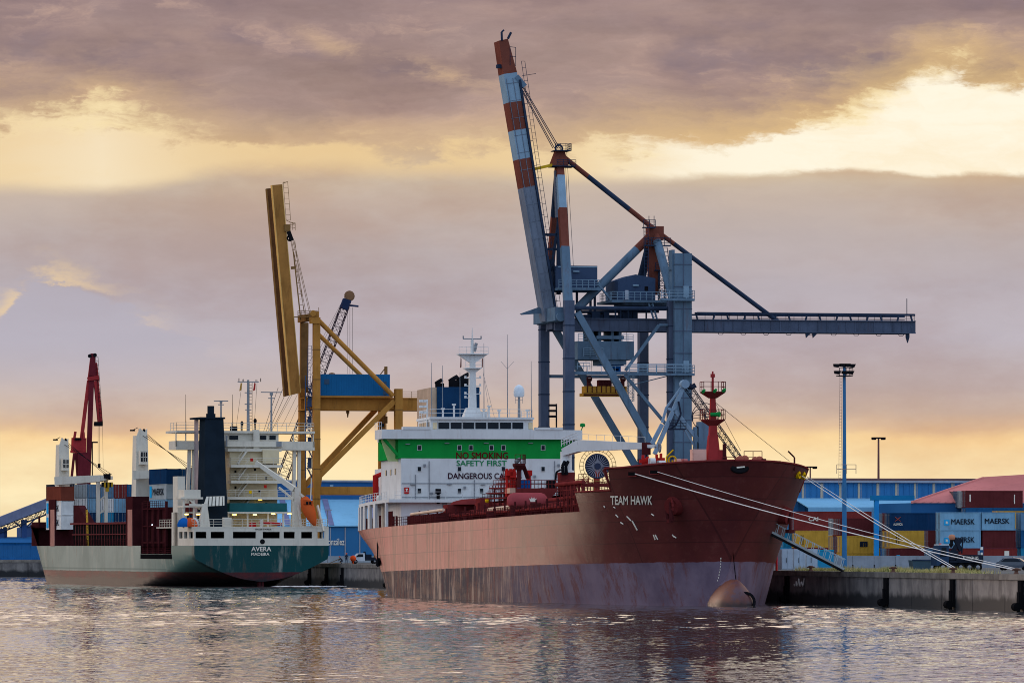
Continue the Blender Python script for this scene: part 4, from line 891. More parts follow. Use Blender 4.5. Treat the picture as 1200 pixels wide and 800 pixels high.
# ------------------------------------------------------------------ the container feeder, stern towards us (frame: y = forward/away, -x = the side we see)
A = Fr(-41.7, 948, 0, R(17.6))
AB = 11.6; AL = 148.0
AD = A.Y(307, 639, 0).z                     # top of the coloured hull at the stern
m_teal = M('teal_hull_paint', (12, 86, 90), .4, var=.1, dirt=.25)
m_cream = M('feeder_cream', (206, 200, 186), .55, var=.05, dirt=.22, rust=.16, rustc=(140, 104, 80)); m_wall = M('feeder_cream_wall', (204, 190, 158), .6, var=.06, dirt=.15)
m_fmar = M('feeder_maroon', (64, 29, 33), .6, var=.18, rust=.35); m_funn = M('feeder_funnel_navy', (30, 40, 50), .5, var=.12, dirt=.2); m_fgl = M('feeder_dark_opening', (22, 26, 30), .5)
m_orange = M('lifeboat_orange', (184, 82, 40), .42, var=.1, rust=.25, rustc=(140, 70, 40))
def feeder_mat():
    m = bpy.data.materials.new('weathered_green_hull_lit_side'); m.use_nodes = True; n = NT(m.node_tree); b = n.n['Principled BSDF']
    tc = n.new('ShaderNodeTexCoord'); v = tc.outputs['Object']; p = n.sep(v); k = n.noise(v, .14, 5, .6)
    gr = n.mix(n.step(k, .3, .7), C(92, 116, 112), C(120, 140, 134))
    gr = n.mix(n.step(p[1], 40, 8), gr, C(50, 96, 94)); gr = n.mix(n.step(p[1], 2.4, 1.0), gr, C(8, 64, 66))  # paler side: fading plus painted-in light; stern coloured darker for its shade
    s = n.noise(n.mapv(v, (.5, .3, .08)), 1.0, 6, .72); gr = n.mix(n.math('MULTIPLY', n.step(s, .54, .7), .5), gr, C(168, 168, 156))
    s2 = n.noise(n.mapv(v, (.5, .35, .1), (3, 8, 1)), 1.0, 6, .72); gr = n.mix(n.math('MULTIPLY', n.step(s2, .58, .7), .5), gr, C(96, 80, 68))
    bt = n.mix(n.step(n.noise(n.mapv(v, (.4, .12, .4)), 1.0, 5, .7), .4, .6), C(88, 34, 38), C(56, 33, 38))
    e = n.math('ADD', p[2], n.math('MULTIPLY', n.math('SUBTRACT', n.noise(v, .5, 4), .5), .25))
    lo = n.math('ADD', p[2], n.math('MULTIPLY', n.math('SUBTRACT', n.noise(n.mapv(v, (.3, .12, .8)), 1.0, 5, .7), .5), 2.2))
    bt = n.mix(n.step(lo, 1.75, .9), bt, C(36, 34, 38))
    col = n.mix(n.step(e, 2.35, 2.45), bt, gr)
    ln = n.math('MULTIPLY', n.math('MULTIPLY', n.math('GREATER_THAN', p[2], 2.7), n.math('LESS_THAN', p[2], 2.95)), n.math('GREATER_THAN', p[1], 20))
    col = n.mix(n.math('MULTIPLY', ln, .6), col, C(40, 84, 84))
    pl = n.math('GREATER_THAN', n.math('FRACT', n.math('MULTIPLY', p[1], .11)), .97); col = n.mix(n.math('MULTIPLY', pl, .3), col, C(60, 70, 70))
    n.put(b.inputs['Base Color'], col); b.inputs['Roughness'].default_value = .62; b.inputs['Specular IOR Level'].default_value = .1
    return m
m_fh = feeder_mat()
fe = thing('container_ship', 'green container ship with its stern towards us, white bridge and dark funnel', 'ship', A)
def aw(y, z):
    # half breadth: rounded counter at the stern, raked flared bow
    w = AB
    ys = min(1, max(0, y) / 46.0)
    zb = .9 - 3.2 * ys                           # the run rises to the counter
    zc = zb + 3.5 * (1 - ys) + .3
    if z < zc: w *= max(0.0, (z - zb + .02) / (zc - zb)) ** .52 if z > zb else 0.0
    if y < 46 and z < 5: w *= 1 - .10 * (1 - ys) * (5 - z) / 5
    bow = AL - 9 * (1 - max(0, min(1, z / 11.0))) ** 1.1
    if y > bow - 40:
        u = max(0, bow - y) / 40; w *= (1 - (1 - min(1, u)) ** 2) ** (.75 - .3 * min(1, max(0, z / 11)))
    return w
AZ = [-1.5, -.6, 0, .4, .8, 1.2, 1.6, 2.0, 2.4, 2.8, 3.3, 3.9, 4.6, 5.4, 6.2, AD]
ny = [0, .6, 1.5, 3, 5, 8, 12, 15.5, 20, 25, 29, 33, 37, 42, 47, 56, 70, 84, 98, 108, 114, 119, 124, 128, 132, 135, 138, 141, 143, 145, 146.5, 147.5]
def bowy(y, z):
    bow = AL - 9 * (1 - max(0, min(1, z / 11.0))) ** 1.1
    return y if y < 108 else 108 + (y - 108) * (bow - 108) / (147.5 - 108)
mb = MB()
for s in (-1, 1):
    f0 = len(mb.f); mb.grid([[(s * aw(bowy(y, z), z), bowy(y, z), z) for y in ny] for z in AZ], True, s > 0)
    if s < 0:                                    # the side is cut down abaft the second crane
        keep = []
        for i in range(f0, len(mb.f)):
            c = [sum(mb.v[q][k] for q in mb.f[i]) / 4 for k in (1, 2)]
            if not (15.5 < c[0] < 37 and c[1] > 5.4): keep.append(i)
        mb.f[f0:] = [mb.f[i] for i in keep]; mb.mi = mb.mi[:len(mb.f)]; mb.sm = mb.sm[:len(mb.f)]
mb.add([(-aw(0, z), 0, z) for z in AZ] + [(aw(0, z), 0, z) for z in AZ], [(i, i + 1, i + 17, i + 16) for i in range(15)])
hullA = mb.build('hull', m_fh, fe)
mb = MB(); dk = [bowy(y, AD) for y in ny]; N_ = len(dk)
mb.add([(-aw(y, AD) + .05, y, AD - .1) for y in dk] + [(aw(y, AD) - .05, y, AD - .1) for y in dk], [(i, i + 1, N_ + i + 1, N_ + i) for i in range(N_ - 1)]); mb.build('deck', m_fmar, fe)
mb = MB(); mb.add([(-8.8, -.04, 2.58), (8.8, -.04, 2.58), (.0, -.04, 1.02)], [(0, 1, 2)])          # red boot triangle under the counter
mb.v = []; mb.f = []; mb.mi = []; mb.sm = []
zz = [0.9, 1.2, 1.6, 2.0, 2.3, 2.6]
mb.hexa([(-.4, .2, -.5), (.4, .2, -.5), (.4, 1.2, -.5), (-.4, 1.2, -.5)], [(-.5, .2, 2.2), (.5, .2, 2.2), (.5, 2.4, 2.2), (-.5, 2.4, 2.2)]); mb.build('rudder', m_fmar, fe)
def aft_text(word, x0, y0, x1, y1, t, mat, par):
    p = A.Y(x0, y1, t); q = A.Y(x1, y0, t); g = MB(); lettering(g, word, lambda u, v: (p.x + (q.x - p.x) * u, t, p.z + (q.z - p.z) * v)); g.build('lettering', mat, par)
aft_text('AVERA', 294.5, 640.2, 317.5, 645.4, -.07, m_ltxt, hullA); aft_text('MADEIRA', 294.5, 647.2, 315.5, 650.6, -.07, m_ltxt, hullA)
# white poop bulwark with mooring openings: panels between the openings
ZB0, ZB1 = AD, A.Y(307, 618.2, 0).z
def az_(py, t=0): return A.Y(307, py, t).z
zo0, zo1 = az_(630.4), az_(622.8)
g = MB(); g.box(-AB, AB, 0, .3, ZB0, zo0); g.box(-AB, AB, 0, .3, zo1, ZB1); 
ops = [(229.2, 242), (247, 263), (273, 300), (308, 328), (332.5, 345.5), (353, 366), (372, 380)]
xs = [-AB] + [v for a, b in ops for v in (A.Y(a, 626, 0).x, A.Y(b, 626, 0).x)] + [AB]
for i in range(0, len(xs), 2): g.box(xs[i], xs[i + 1], 0, .3, zo0, zo1)
for s in (-1, 1):
    ysd = [0.3, 1.5, 4.5, 6.0, 9.0, 10.5, 13.5, 15]
    g.box(s * AB, s * (AB - .3), .3, 11, ZB0, zo0); g.box(s * AB, s * (AB - .3), .3, 11, zo1, ZB1)
    for a, b in ((.3, 1.0), (3.5, 4.7), (7.0, 7.9), (10.3, 11)): g.box(s * AB, s * (AB - .3), a, b, zo0, zo1)
bul = g.build('poop_bulwark', m_cream, fe)
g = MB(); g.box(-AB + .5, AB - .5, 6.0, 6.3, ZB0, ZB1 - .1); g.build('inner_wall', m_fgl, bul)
g = MB(); g.box(-AB, AB, -.02, 26, ZB1, ZB1 + .18); g.build('poop_deck', m_cream, bul)
g = MB(); g.rail([(-AB + .1, 24, ZB1 + .18), (-AB + .1, .2, ZB1 + .18), (AB - .1, .2, ZB1 + .18), (AB - .1, 24, ZB1 + .18)], 1.25, 1.7, .05, 2); g.build('railing', m_cream, bul)
aft_text('KEEP CLEAR OF PROPELLER', 299, 619.0, 318, 620.6, -.05, m_black, bul)
g = MB(); q = A.Y(307.5, 634.2, 0); g.tube((q.x, -.06, q.z), (q.x, .1, q.z), .42, k=16); g.build('panama_chock', m_black, bul)
# accommodation tower. aft wall in the plane y = 16
AT = 16.0
def xA(px, t=AT): return A.Y(px, 560, t).x
def zA_(py, t=AT): return A.Y(300, py, t).z
ztop = zA_(527)
g = MB(); g.box(xA(269), xA(325), AT, AT + 11, ZB1, ztop); g.box(xA(306), xA(325), AT - 1.2, AT, zA_(543), ztop); tower = g.build('accommodation', m_wall, fe)
for k_, (py, xa, xb) in enumerate(((544.5, 266, 326), (563, 266, 326), (582, 262, 340))):
    g = MB(); z = zA_(py, AT - 2); g.box(xA(xa), xA(xb), AT - 2.6, AT, z - .45, z); g.build('gallery', m_cream, tower)
    g = MB(); g.rail([(xA(xa), AT, z), (xA(xa), AT - 2.5, z), (xA(xb), AT - 2.5, z), (xA(xb), AT, z)], 1.15, 1.5, .045, 2); g.build('railing', m_cream, tower)
for (a, b), (c_, d_) in (((278, 543.5), (289, 528)), ((278, 562), (290, 546)), ((278, 581), (291, 564.5)), ((281, 600), (293, 583.5))):
    g = MB(); p = A.Y(a, b, AT - 1.0); q = A.Y(c_, d_, AT - 1.0); g.beam(p, q, .9, .2); g.tube(p + Vector((0, -.5, 1)), q + Vector((0, -.5, 1)), .05, k=4); g.build('stair', m_cream, tower)
for px, py in ((276, 552), (299, 550), (276, 570.8), (304, 575.5), (312, 560), (312, 590)): 
    g = MB(); fb(g, A, px - 1.2, py - 1.4, px + 1.2, py + 1.4, AT - .06, .06); g.build('window', m_fgl, tower)
for px, py, mt in ((311, 569.8, m_red), (293.5, 576.3, m_yel), (295, 538.5, m_red)):
    g = MB(); fb(g, A, px - 1.6, py - 1.8, px + 1.6, py + 1.8, AT - 2.65, .1); g.build('lifebuoy_box', mt, tower)
# bridge: full-width wings with roof slab, wheelhouse between
TBk = 17.5
g = MB(); z0, z1 = zA_(527, TBk), zA_(516.8, TBk); x0_, x1_ = xA(206, TBk), xA(368.5, TBk)
g.box(x0_, x1_, TBk, TBk + .25, z0 + .5, z1); g.box(x0_, x1_, TBk + 4.6, TBk + 4.8, z0 + .5, z1); g.box(x0_, x1_, TBk - .1, TBk + 4.9, z0, z0 + .5); g.box(x0_, x0_ + .25, TBk, TBk + 4.8, z0 + .5, z1); g.box(x1_ - .25, x1_, TBk, TBk + 4.8, z0 + .5, z1); g.box(xA(263, TBk), xA(326, TBk), TBk - 2.2, TBk, z0 - .3, z0 + .15)
wingA = g.build('bridge_wing', m_cream, fe)
g = MB(); zr0, zr1 = zA_(507.5, TBk), zA_(504.8, TBk); g.box(x0_, x1_, TBk - .3, TBk + 7, zr0, zr1); roof = g.build('bridge_roof', m_cream, wingA)
g = MB(); g.box(xA(263, TBk), xA(327, TBk), TBk + .3, TBk + 6.5, z1 - .6, zr0); g.box(xA(263, TBk), xA(330, TBk), TBk - .9, TBk, z0 + .5, z1); g.box(xA(296, TBk), xA(303, TBk), TBk - .6, TBk + .3, z0, zr1 + .2); wb_ = g.build('wheelhouse', m_cream, wingA)
for a, b in ((268, 280), (304, 313), (315, 324)): 
    g = MB(); fb(g, A, a, 509.3, b, 515.8, TBk + .2, .12); w_ = g.build('window', m_cream, wb_); g = MB(); fb(g, A, a + .8, 510.1, b - .8, 515.0, TBk + .14, .1); g.build('pane', m_glass, w_)
g = MB(); fb(g, A, 324, 516.9, 330, 523, TBk - .98, .1); fb(g, A, 264.5, 510, 266.5, 523, TBk - .98, .1); g.build('vent_grille', m_grey, wb_)
g = MB()
for px in (206.6, 218, 344, 367.5): q = xA(px, TBk); g.beam((q, TBk + .2, z1), (q, TBk + .2, zr0), .18, .18)
g.rail([(x0_ + .1, TBk + 4, zr1), (x0_ + .1, TBk, zr1), (x1_ - .1, TBk, zr1), (x1_ - .1, TBk + 4, zr1)], 1.35, 1.6, .05, 2); g.build('railing', m_cream, wingA)
g = MB()
for pxs in (((222, 527), (219.5, 548)), ((227, 527), (226.5, 548)), ((345, 527), (343, 575)), ((350.5, 527), (350, 575))):
    p = A.Y(*pxs[0], TBk + 1); q = A.Y(*pxs[1], TBk + 1); q.z = min(q.z, q.z); g.beam(p, (q.x, TBk + 1, ZB1 if pxs[0][0] > 300 else q.z - 6), .55, .55); g.cut()
g.build('wing_column', m_cream, wingA)
# funnel
FT = 9.0
g = MB(); a = A.Y(233, 585, FT); b = A.Y(262.5, 585, FT); c_ = A.Y(241.5, 490.5, FT); d_ = A.Y(263, 490.5, FT); b0 = A.Y(239.5, 585, FT)
g.hexa([(b0.x, FT, ZB1), (A.Y(267.5, 585, FT).x, FT, ZB1), (A.Y(267.5, 585, FT).x, FT + 5, ZB1), (b0.x, FT + 5, ZB1)], [(c_.x, FT + .6, c_.z), (d_.x, FT + .6, c_.z), (d_.x, FT + 4.4, c_.z), (c_.x, FT + 4.4, c_.z)]); funA = g.build('funnel', m_funn, fe)
g = MB(); g.box(A.Y(232.5, 560, FT + 5.2).x, b0.x + .3, FT + 5.1, FT + 8, ZB1, A.Y(240, 491, FT + 5).z); g.build('casing', M('casing_lilac_grey', (150, 138, 140), .55, dirt=.2), funA)
g = MB(); g.box(c_.x - .9, d_.x + .25, FT + .4, FT + 7.6, c_.z, c_.z + .3); g.build('cap', m_funn, funA)
g = MB(); q = A.Y(247, 488, FT + 2); t_ = A.Y(247, 475.5, FT + 2); g.tube((q.x, FT + 2, c_.z + .3), (q.x, FT + 2, c_.z + .9), .8, k=14); g.tube((q.x, FT + 2, c_.z + .9), (q.x, FT + 2, t_.z), .58, k=14); g.build('exhaust_pipe', m_funn, funA)
# masts on the bridge roof
def mastA(px, pyt, py0, half, name, bars, r=.16):
    t = TBk + 4; q = A.Y(px, pyt, t); g = MB(); g.tube((q.x, t, zr1), (q.x, t, q.z), r, r * .7); 
    for py, hw in bars: zz = A.Y(px, py, t).z; g.beam((q.x - hw, t, zz), (q.x + hw, t, zz), .14, .16); 
    o = g.build(name, m_grey, wingA); return o, q
o_, q_ = mastA(290.8, 445, 505, 1, 'signal_mast', ((447.3, 1.85), (460, .6), (473.5, .6), (480, .5)), .28)
g = MB(); t = TBk + 4; g.ladder((q_.x + .45, t, zr1), (q_.x + .45, t, q_.z - .3), .5, (1, 0, 0), .05, .5); g.tube((q_.x - 1, t, q_.z), (q_.x - 2.2, t, zr1), .03, k=4); g.tube((q_.x + 1.6, t, q_.z), (q_.x + 1.0, t, zr1), .03, k=4)
for px, pt in ((280, 443), (285, 444), (305.5, 443), (300, 444.5)): q = A.Y(px, pt, t); g.tube((q.x, t, q_.z - .3), (q.x, t, q.z), .07)
g.build('rigging', m_black, o_)
for px, mt in ((282, M('flag_ochre', (176, 132, 60), .8)), (298, M('flag_red', (160, 44, 44), .8))):
    q = A.Y(px, 454, t - .1); g = MB(); g.add([(q.x - .25, q.y, q.z - .6), (q.x + .2, q.y + .15, q.z - .4), (q.x + .25, q.y, q.z + .7), (q.x + .02, q.y, q.z + .9)], [(0, 1, 2, 3)]); g.build('flag', mt, o_)
o_, q_ = mastA(318, 459, 505, 1, 'radar_mast', ((459.5, 1.85), (466.5, .55)), .2); g = MB(); g.tube((q_.x, t, q_.z - .6), (q_.x, t, q_.z - .05), .3); g.build('scanner_drum', m_grey, o_)
o_, q_ = mastA(259, 469.5, 490, 1, 'radar_mast', ((469.6, 1.25), (474, .5)), .18); g = MB(); g.tube((q_.x, t, q_.z - .4), (q_.x, t, q_.z - .05), .24); g.build('scanner_drum', m_grey, o_)
g = MB()
for px, pt in ((217.6, 462), (218, 493), (272.5, 462), (273, 494), (347, 494)): q = A.Y(px, pt, TBk + 2); g.tube((q.x, TBk + 2, zr1), (q.x, TBk + 2, q.z), .05, .03, 5)
for px, pt, r in ((283.5, 495.5, .3), (299, 492.5, .32)): q = A.Y(px, pt, TBk + 1); g.tube((q.x, TBk + 1, zr1), (q.x, TBk + 1, q.z), .12); g.lathe((q.x, TBk + 1, q.z), [(r * .7, -.4), (r, 0), (r * .5, .3), (.02, .35)], 10)
g.box(xA(273, TBk), xA(280, TBk), TBk + 1, TBk + 2, zr1, zr1 + .8); g.build('aerial', m_black, wingA)
# deck level under the galleries: dark band, lamps, lit walls
g = MB(); za = zA_(594, AT - 3.2); g.box(xA(263), xA(330), AT - 3.4, AT, za - .8, za + .7); g.build('gallery', M('gallery_teal', (40, 92, 96), .5), tower)
g = MB(); z = za - .8; g.box(xA(214), xA(345), AT - 4.4, AT - 2, z - .25, z); g.build('gallery', m_cream, tower)
g = MB()
for px in (267.5, 290, 314, 332): q = A.Y(px, 605, AT - 3.6); g.beam((q.x, AT - 3.6, ZB1), (q.x, AT - 3.6, z), .28, .28)
g.build('deck_post', m_cream, tower)
m_lamp = M('lit_deck_lamp', (255, 230, 130), .5, emit=(255, 214, 96, 9))
for px, py, t2 in ((219, 602.5, 5), (232.5, 602.5, 5), (248, 604, AT - 4), (275, 603, AT - 4), (299, 603, AT - 4), (320.5, 602, AT - 4), (339.5, 602, AT - 4), (305, 585, AT - 1.6), (267.5, 584.5, AT - 2), (316.5, 546.2, AT - 1.3)):
    g = MB(); fb(g, A, px - 1.9, py - .9, px + 1.9, py + .4, t2, .3); l_ = g.build('deck_lamp', m_lamp, fe); g = MB(); fb(g, A, px - 2.3, py - 1.4, px + 2.3, py - .9, t2 - .1, .6); g.build('hood', m_cream, l_)
g = MB(); t2 = 4.0                                              # louvred white vent wall and small deck crane at the left
g.hexa([tuple(A.Y(238, 593, t2)), tuple(A.Y(263, 592, t2)), tuple(A.Y(263, 592, t2 + 2)), tuple(A.Y(238, 593, t2 + 2))], [tuple(A.Y(242, 581.5, t2 + 3)), tuple(A.Y(263, 581, t2 + 3)), tuple(A.Y(263, 581, t2 + 4)), tuple(A.Y(242, 581.5, t2 + 4))]); g.build('engine_casing', m_cream, fe)
g = MB()
for i in range(5): p = A.Y(245 + i * 4, 581.8, t2 + 2.9); q = A.Y(244 + i * 4.2, 592, t2 - .06); g.beam(p, q, .1, .12)
g.build('louvre', m_fgl, fe)
g = MB(); fb(g, A, 216, 573.5, 235, 582.5, 4, 4); g.build('store_house', m_cream, fe)
g = MB(); fb(g, A, 212, 582.3, 238, 584.5, 3.6, 5); fb(g, A, 215, 592, 240, 594, 3.6, 5)
for px in (215, 227): q = A.Y(px, 600, 4); g.beam((q.x, 4, ZB1), (q.x, 4, A.Y(px, 582, 4).z), .25, .25)
g.beam(A.Y(221, 584, 4), A.Y(234, 596, 4), .3, .3); g.build('platform', m_cream, fe)
g = MB(); q = A.Y(239.5, 600, 2.5); g.hexa([(q.x - .9, 2, ZB1), (q.x + .9, 2, ZB1), (q.x + .9, 3.4, ZB1), (q.x - .9, 3.4, ZB1)], [(q.x - .35, 2.3, A.Y(240, 590, 2.5).z), (q.x + .45, 2.3, A.Y(240, 590, 2.5).z), (q.x + .45, 3, A.Y(240, 590, 2.5).z), (q.x - .35, 3, A.Y(240, 590, 2.5).z)]); g.beam(A.Y(240, 592, 2.5), A.Y(222, 591, 2.5), .35, .35); g.build('stores_crane', m_cream, fe)
g = MB(); fb(g, A, 263, 606, 271.5, 618, .6, 1.4); fb(g, A, 305, 608, 308.5, 618, .8, .4); g.build('deck_box', m_cream, fe)
g = MB(); fb(g, A, 293.5, 612, 300, 617, 1.6, .8); g.tube(A.Y(304, 612, 1.6), A.Y(330, 614, 1.6), .25); g.build('mooring_winch', m_red, fe)
for px, r, mt in ((215.5, 1.1, m_bluebox), (223, 1.3, M('tarp_orange', (196, 84, 44), .7)), (228.3, .8, m_wht)):
    q = A.Y(px, 615.5, 3); g = MB(); g.lathe((q.x, 3, ZB1 + .15), [(r, 0), (r * 1.05, .4), (r * .8, 1.1), (r * .3, 1.5), (.02, 1.55)], 12); g.build('covered_raft', mt, fe)
# big davit post with arms, and the free-fall lifeboat in its cradle at the right
g = MB(); t2 = 3.0; q = A.Y(347.5, 600, t2)
g.beam((q.x, t2, ZB1), (q.x, t2, A.Y(347, 587.5, t2).z), 1.15, 1.15); g.beam((q.x, t2, A.Y(347, 587.5, t2).z), (q.x, t2, A.Y(347, 571, t2).z), .8, .8); a = A.Y(300, 541.5, 8); b = A.Y(345, 573, t2)
g.beam(a, b, .45, .6, .8, .9); g.beam(A.Y(327, 571, 6), A.Y(344, 585, t2), .25, .3); g.beam(A.Y(345, 573, t2), A.Y(358, 584, t2), .4, .4); g.build('provision_crane', m_cream, fe)
cr = MB(); la = A.Y(356.5, 584, 1.5); lb = A.Y(369.5, 616, -1.5); d_ = (lb - la).normalized()
for s in (-.9, .9): cr.beam(A.Y(355, 592, 2.4) + Vector((s, 0, 0)), A.Y(360, 620, .5) + Vector((s, 0, 0)), .3, .3)
cr.beam(A.Y(372, 592, 1.5), A.Y(379, 622, -.2), .3, .35); cr.beam(A.Y(365, 560, 1.8), A.Y(364, 585, 1.5), .16, .16); cr.box(A.Y(353, 620, .5).x, A.Y(382, 620, .5).x, .2, 1.4, ZB1, ZB1 + .3); cr.build('lifeboat_cradle', m_cream, fe)
def lifeboat():
    g = MB(); rows = []; a = d_.orthogonal().normalized(); a = Vector((d_.z, 0, -d_.x)).normalized(); b = d_.cross(a).normalized(); Ln = (lb - la).length
    for i in range(13):
        f = i / 12; w = 1.12 * (math.sin(math.pi * min(1, .16 + f * .80)) ** .7) * (1 - .30 * f * f); w = .02 if i == 12 else w
        c = la + d_ * (f * Ln)
        rows.append([c + a * (w * math.cos(2 * math.pi * j / 14)) + b * (w * (1.0 if i > 3 else 1.05) * math.sin(2 * math.pi * j / 14)) for j in range(15)])
    g.grid(rows); g.add(rows[0][:-1], [tuple(range(14))])
    o = g.build('lifeboat', m_orange); return place(o, A)
lbo = lifeboat(); set_tag(lbo, 'orange enclosed lifeboat hanging nose down at the stern of the green ship', 'lifeboat')
g = MB(); c = la + d_ * 1.0; g.beam(c + Vector((-.7, -.9, .3)), c + Vector((.75, -.9, .1)), .7, 1.1, up=(0, 1, 0)); hb = g.build('cockpit', m_orange, lbo)
g = MB()
for k_ in (-.42, .12): g.box(c.x + k_, c.x + k_ + .36, c.y - 1.5, c.y - 1.42, c.z - .15, c.z + .3)
g.build('window', m_fgl, hb)

# ---- visible side: pillar, hold openings, crane houses
def sx(px, py, x=-AB): return A.X(px, py, x)
g = MB(); g.box(-AB, -AB + 1.3, 11.2, 14.4, AD, A.X(204, 558, -AB).z); g.box(-AB, -AB + 1.5, 10.9, 15.3, AD - .05, A.X(204, 600, -AB).z); g.build('side_post', m_cream, fe)
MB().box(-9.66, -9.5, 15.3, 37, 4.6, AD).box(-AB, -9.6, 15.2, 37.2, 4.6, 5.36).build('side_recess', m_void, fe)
YB0, YB1 = 31.5, sx(82, 620).y                                  # well from the house forward to the bow block
def yy(px, x=-AB): return A.X(px, 620, x).y
zc = A.X(120, 612.5, -AB + 1).z                                 # coaming top
g = MB(); g.box(-AB + .9, AB - .9, 44, yy(80), AD - .1, zc); coam = g.build('hatch_coaming', m_fmar, fe)
g = MB()
for k_ in range(22): y = 46 + k_ * (yy(82) - 48) / 21; g.beam((-AB + .7, y, AD), (-AB + .7, y, zc), .25, .3)
g.box(-AB + .3, -AB + .95, 44, yy(80), zc - .25, zc + .1); g.build('coaming_rib', M('rib_rose', (104, 54, 54), .6, rust=.3), coam)
g = MB(); g.box(-AB + .6, -AB + .88, 44.5, yy(82), AD + .1, zc - .3); g.build('passage_shade', m_void, coam)  # near-black panel stands in for the shade beside the coaming
g = MB(); g.beam((-AB + .4, 44, (AD + zc) / 2), (-AB + .4, yy(82), (AD + zc) / 2), .12, .18); g.build('side_rail', MATS['rib_rose'], coam)
g = MB(); g.rail([(-AB + .15, 44, AD), (-AB + .15, yy(82), AD)], 1.1, 2.2, .05, 2); g.build('railing', m_fmar, fe)
g = MB(); g.box(-AB - .05, -AB + 4, 41.5, 47.5, AD, A.X(160, 583, -AB).z + 0); crane_base1 = g
# notch block aft of the second crane: maroon tower with frames
g = MB(); za = A.X(185, 594, -AB).z; g.box(-AB + .7, -9.75, 21, 36.5, 5.36, za); g.build('hold_house', m_fmar, fe)
g = MB()
for y in (20.5, 25, 29, 33, 36.8): g.beam((-AB + .4, y, 5.36), (-AB + .4, y, za + (1 if y > 30 or y < 22 else 0)), .4, .5)
for f in (.25, .6, .97): g.beam((-AB + .4, 20.5, 5.36 + (za - 5.36) * f), (-AB + .4, 36.8, 5.36 + (za - 5.36) * f), .2, .25)
g.rail([(-AB + .2, 15.6, 5.36), (-AB + .2, 37, 5.36)], 1.1, 1.5, .05, 2); g.rail([(-AB + .3, 21, za), (-AB + .3, 36, za)], 1.1, 1.5, .05, 2); g.build('cell_guide', m_fmar, fe)
g = MB(); fb(g, A, 178, 634 - 20, 184.5, 616.5 - 1, 30.8, .15); g.build('work_lamp', M('cold_lamp', (230, 245, 255), .5, emit=(225, 240, 255, 2.5)), fe)
m_yrail = M('yellow_ladder', (196, 156, 60), .55)
for px in (100, 149.5): 
    g = MB(); y = yy(px); x = -AB + .5; g.ladder((x, y, AD), (x, y + 1, zc + 2.4), .9, (0, 1, 0), .09, .55); g.build('ladder', m_yrail, coam)
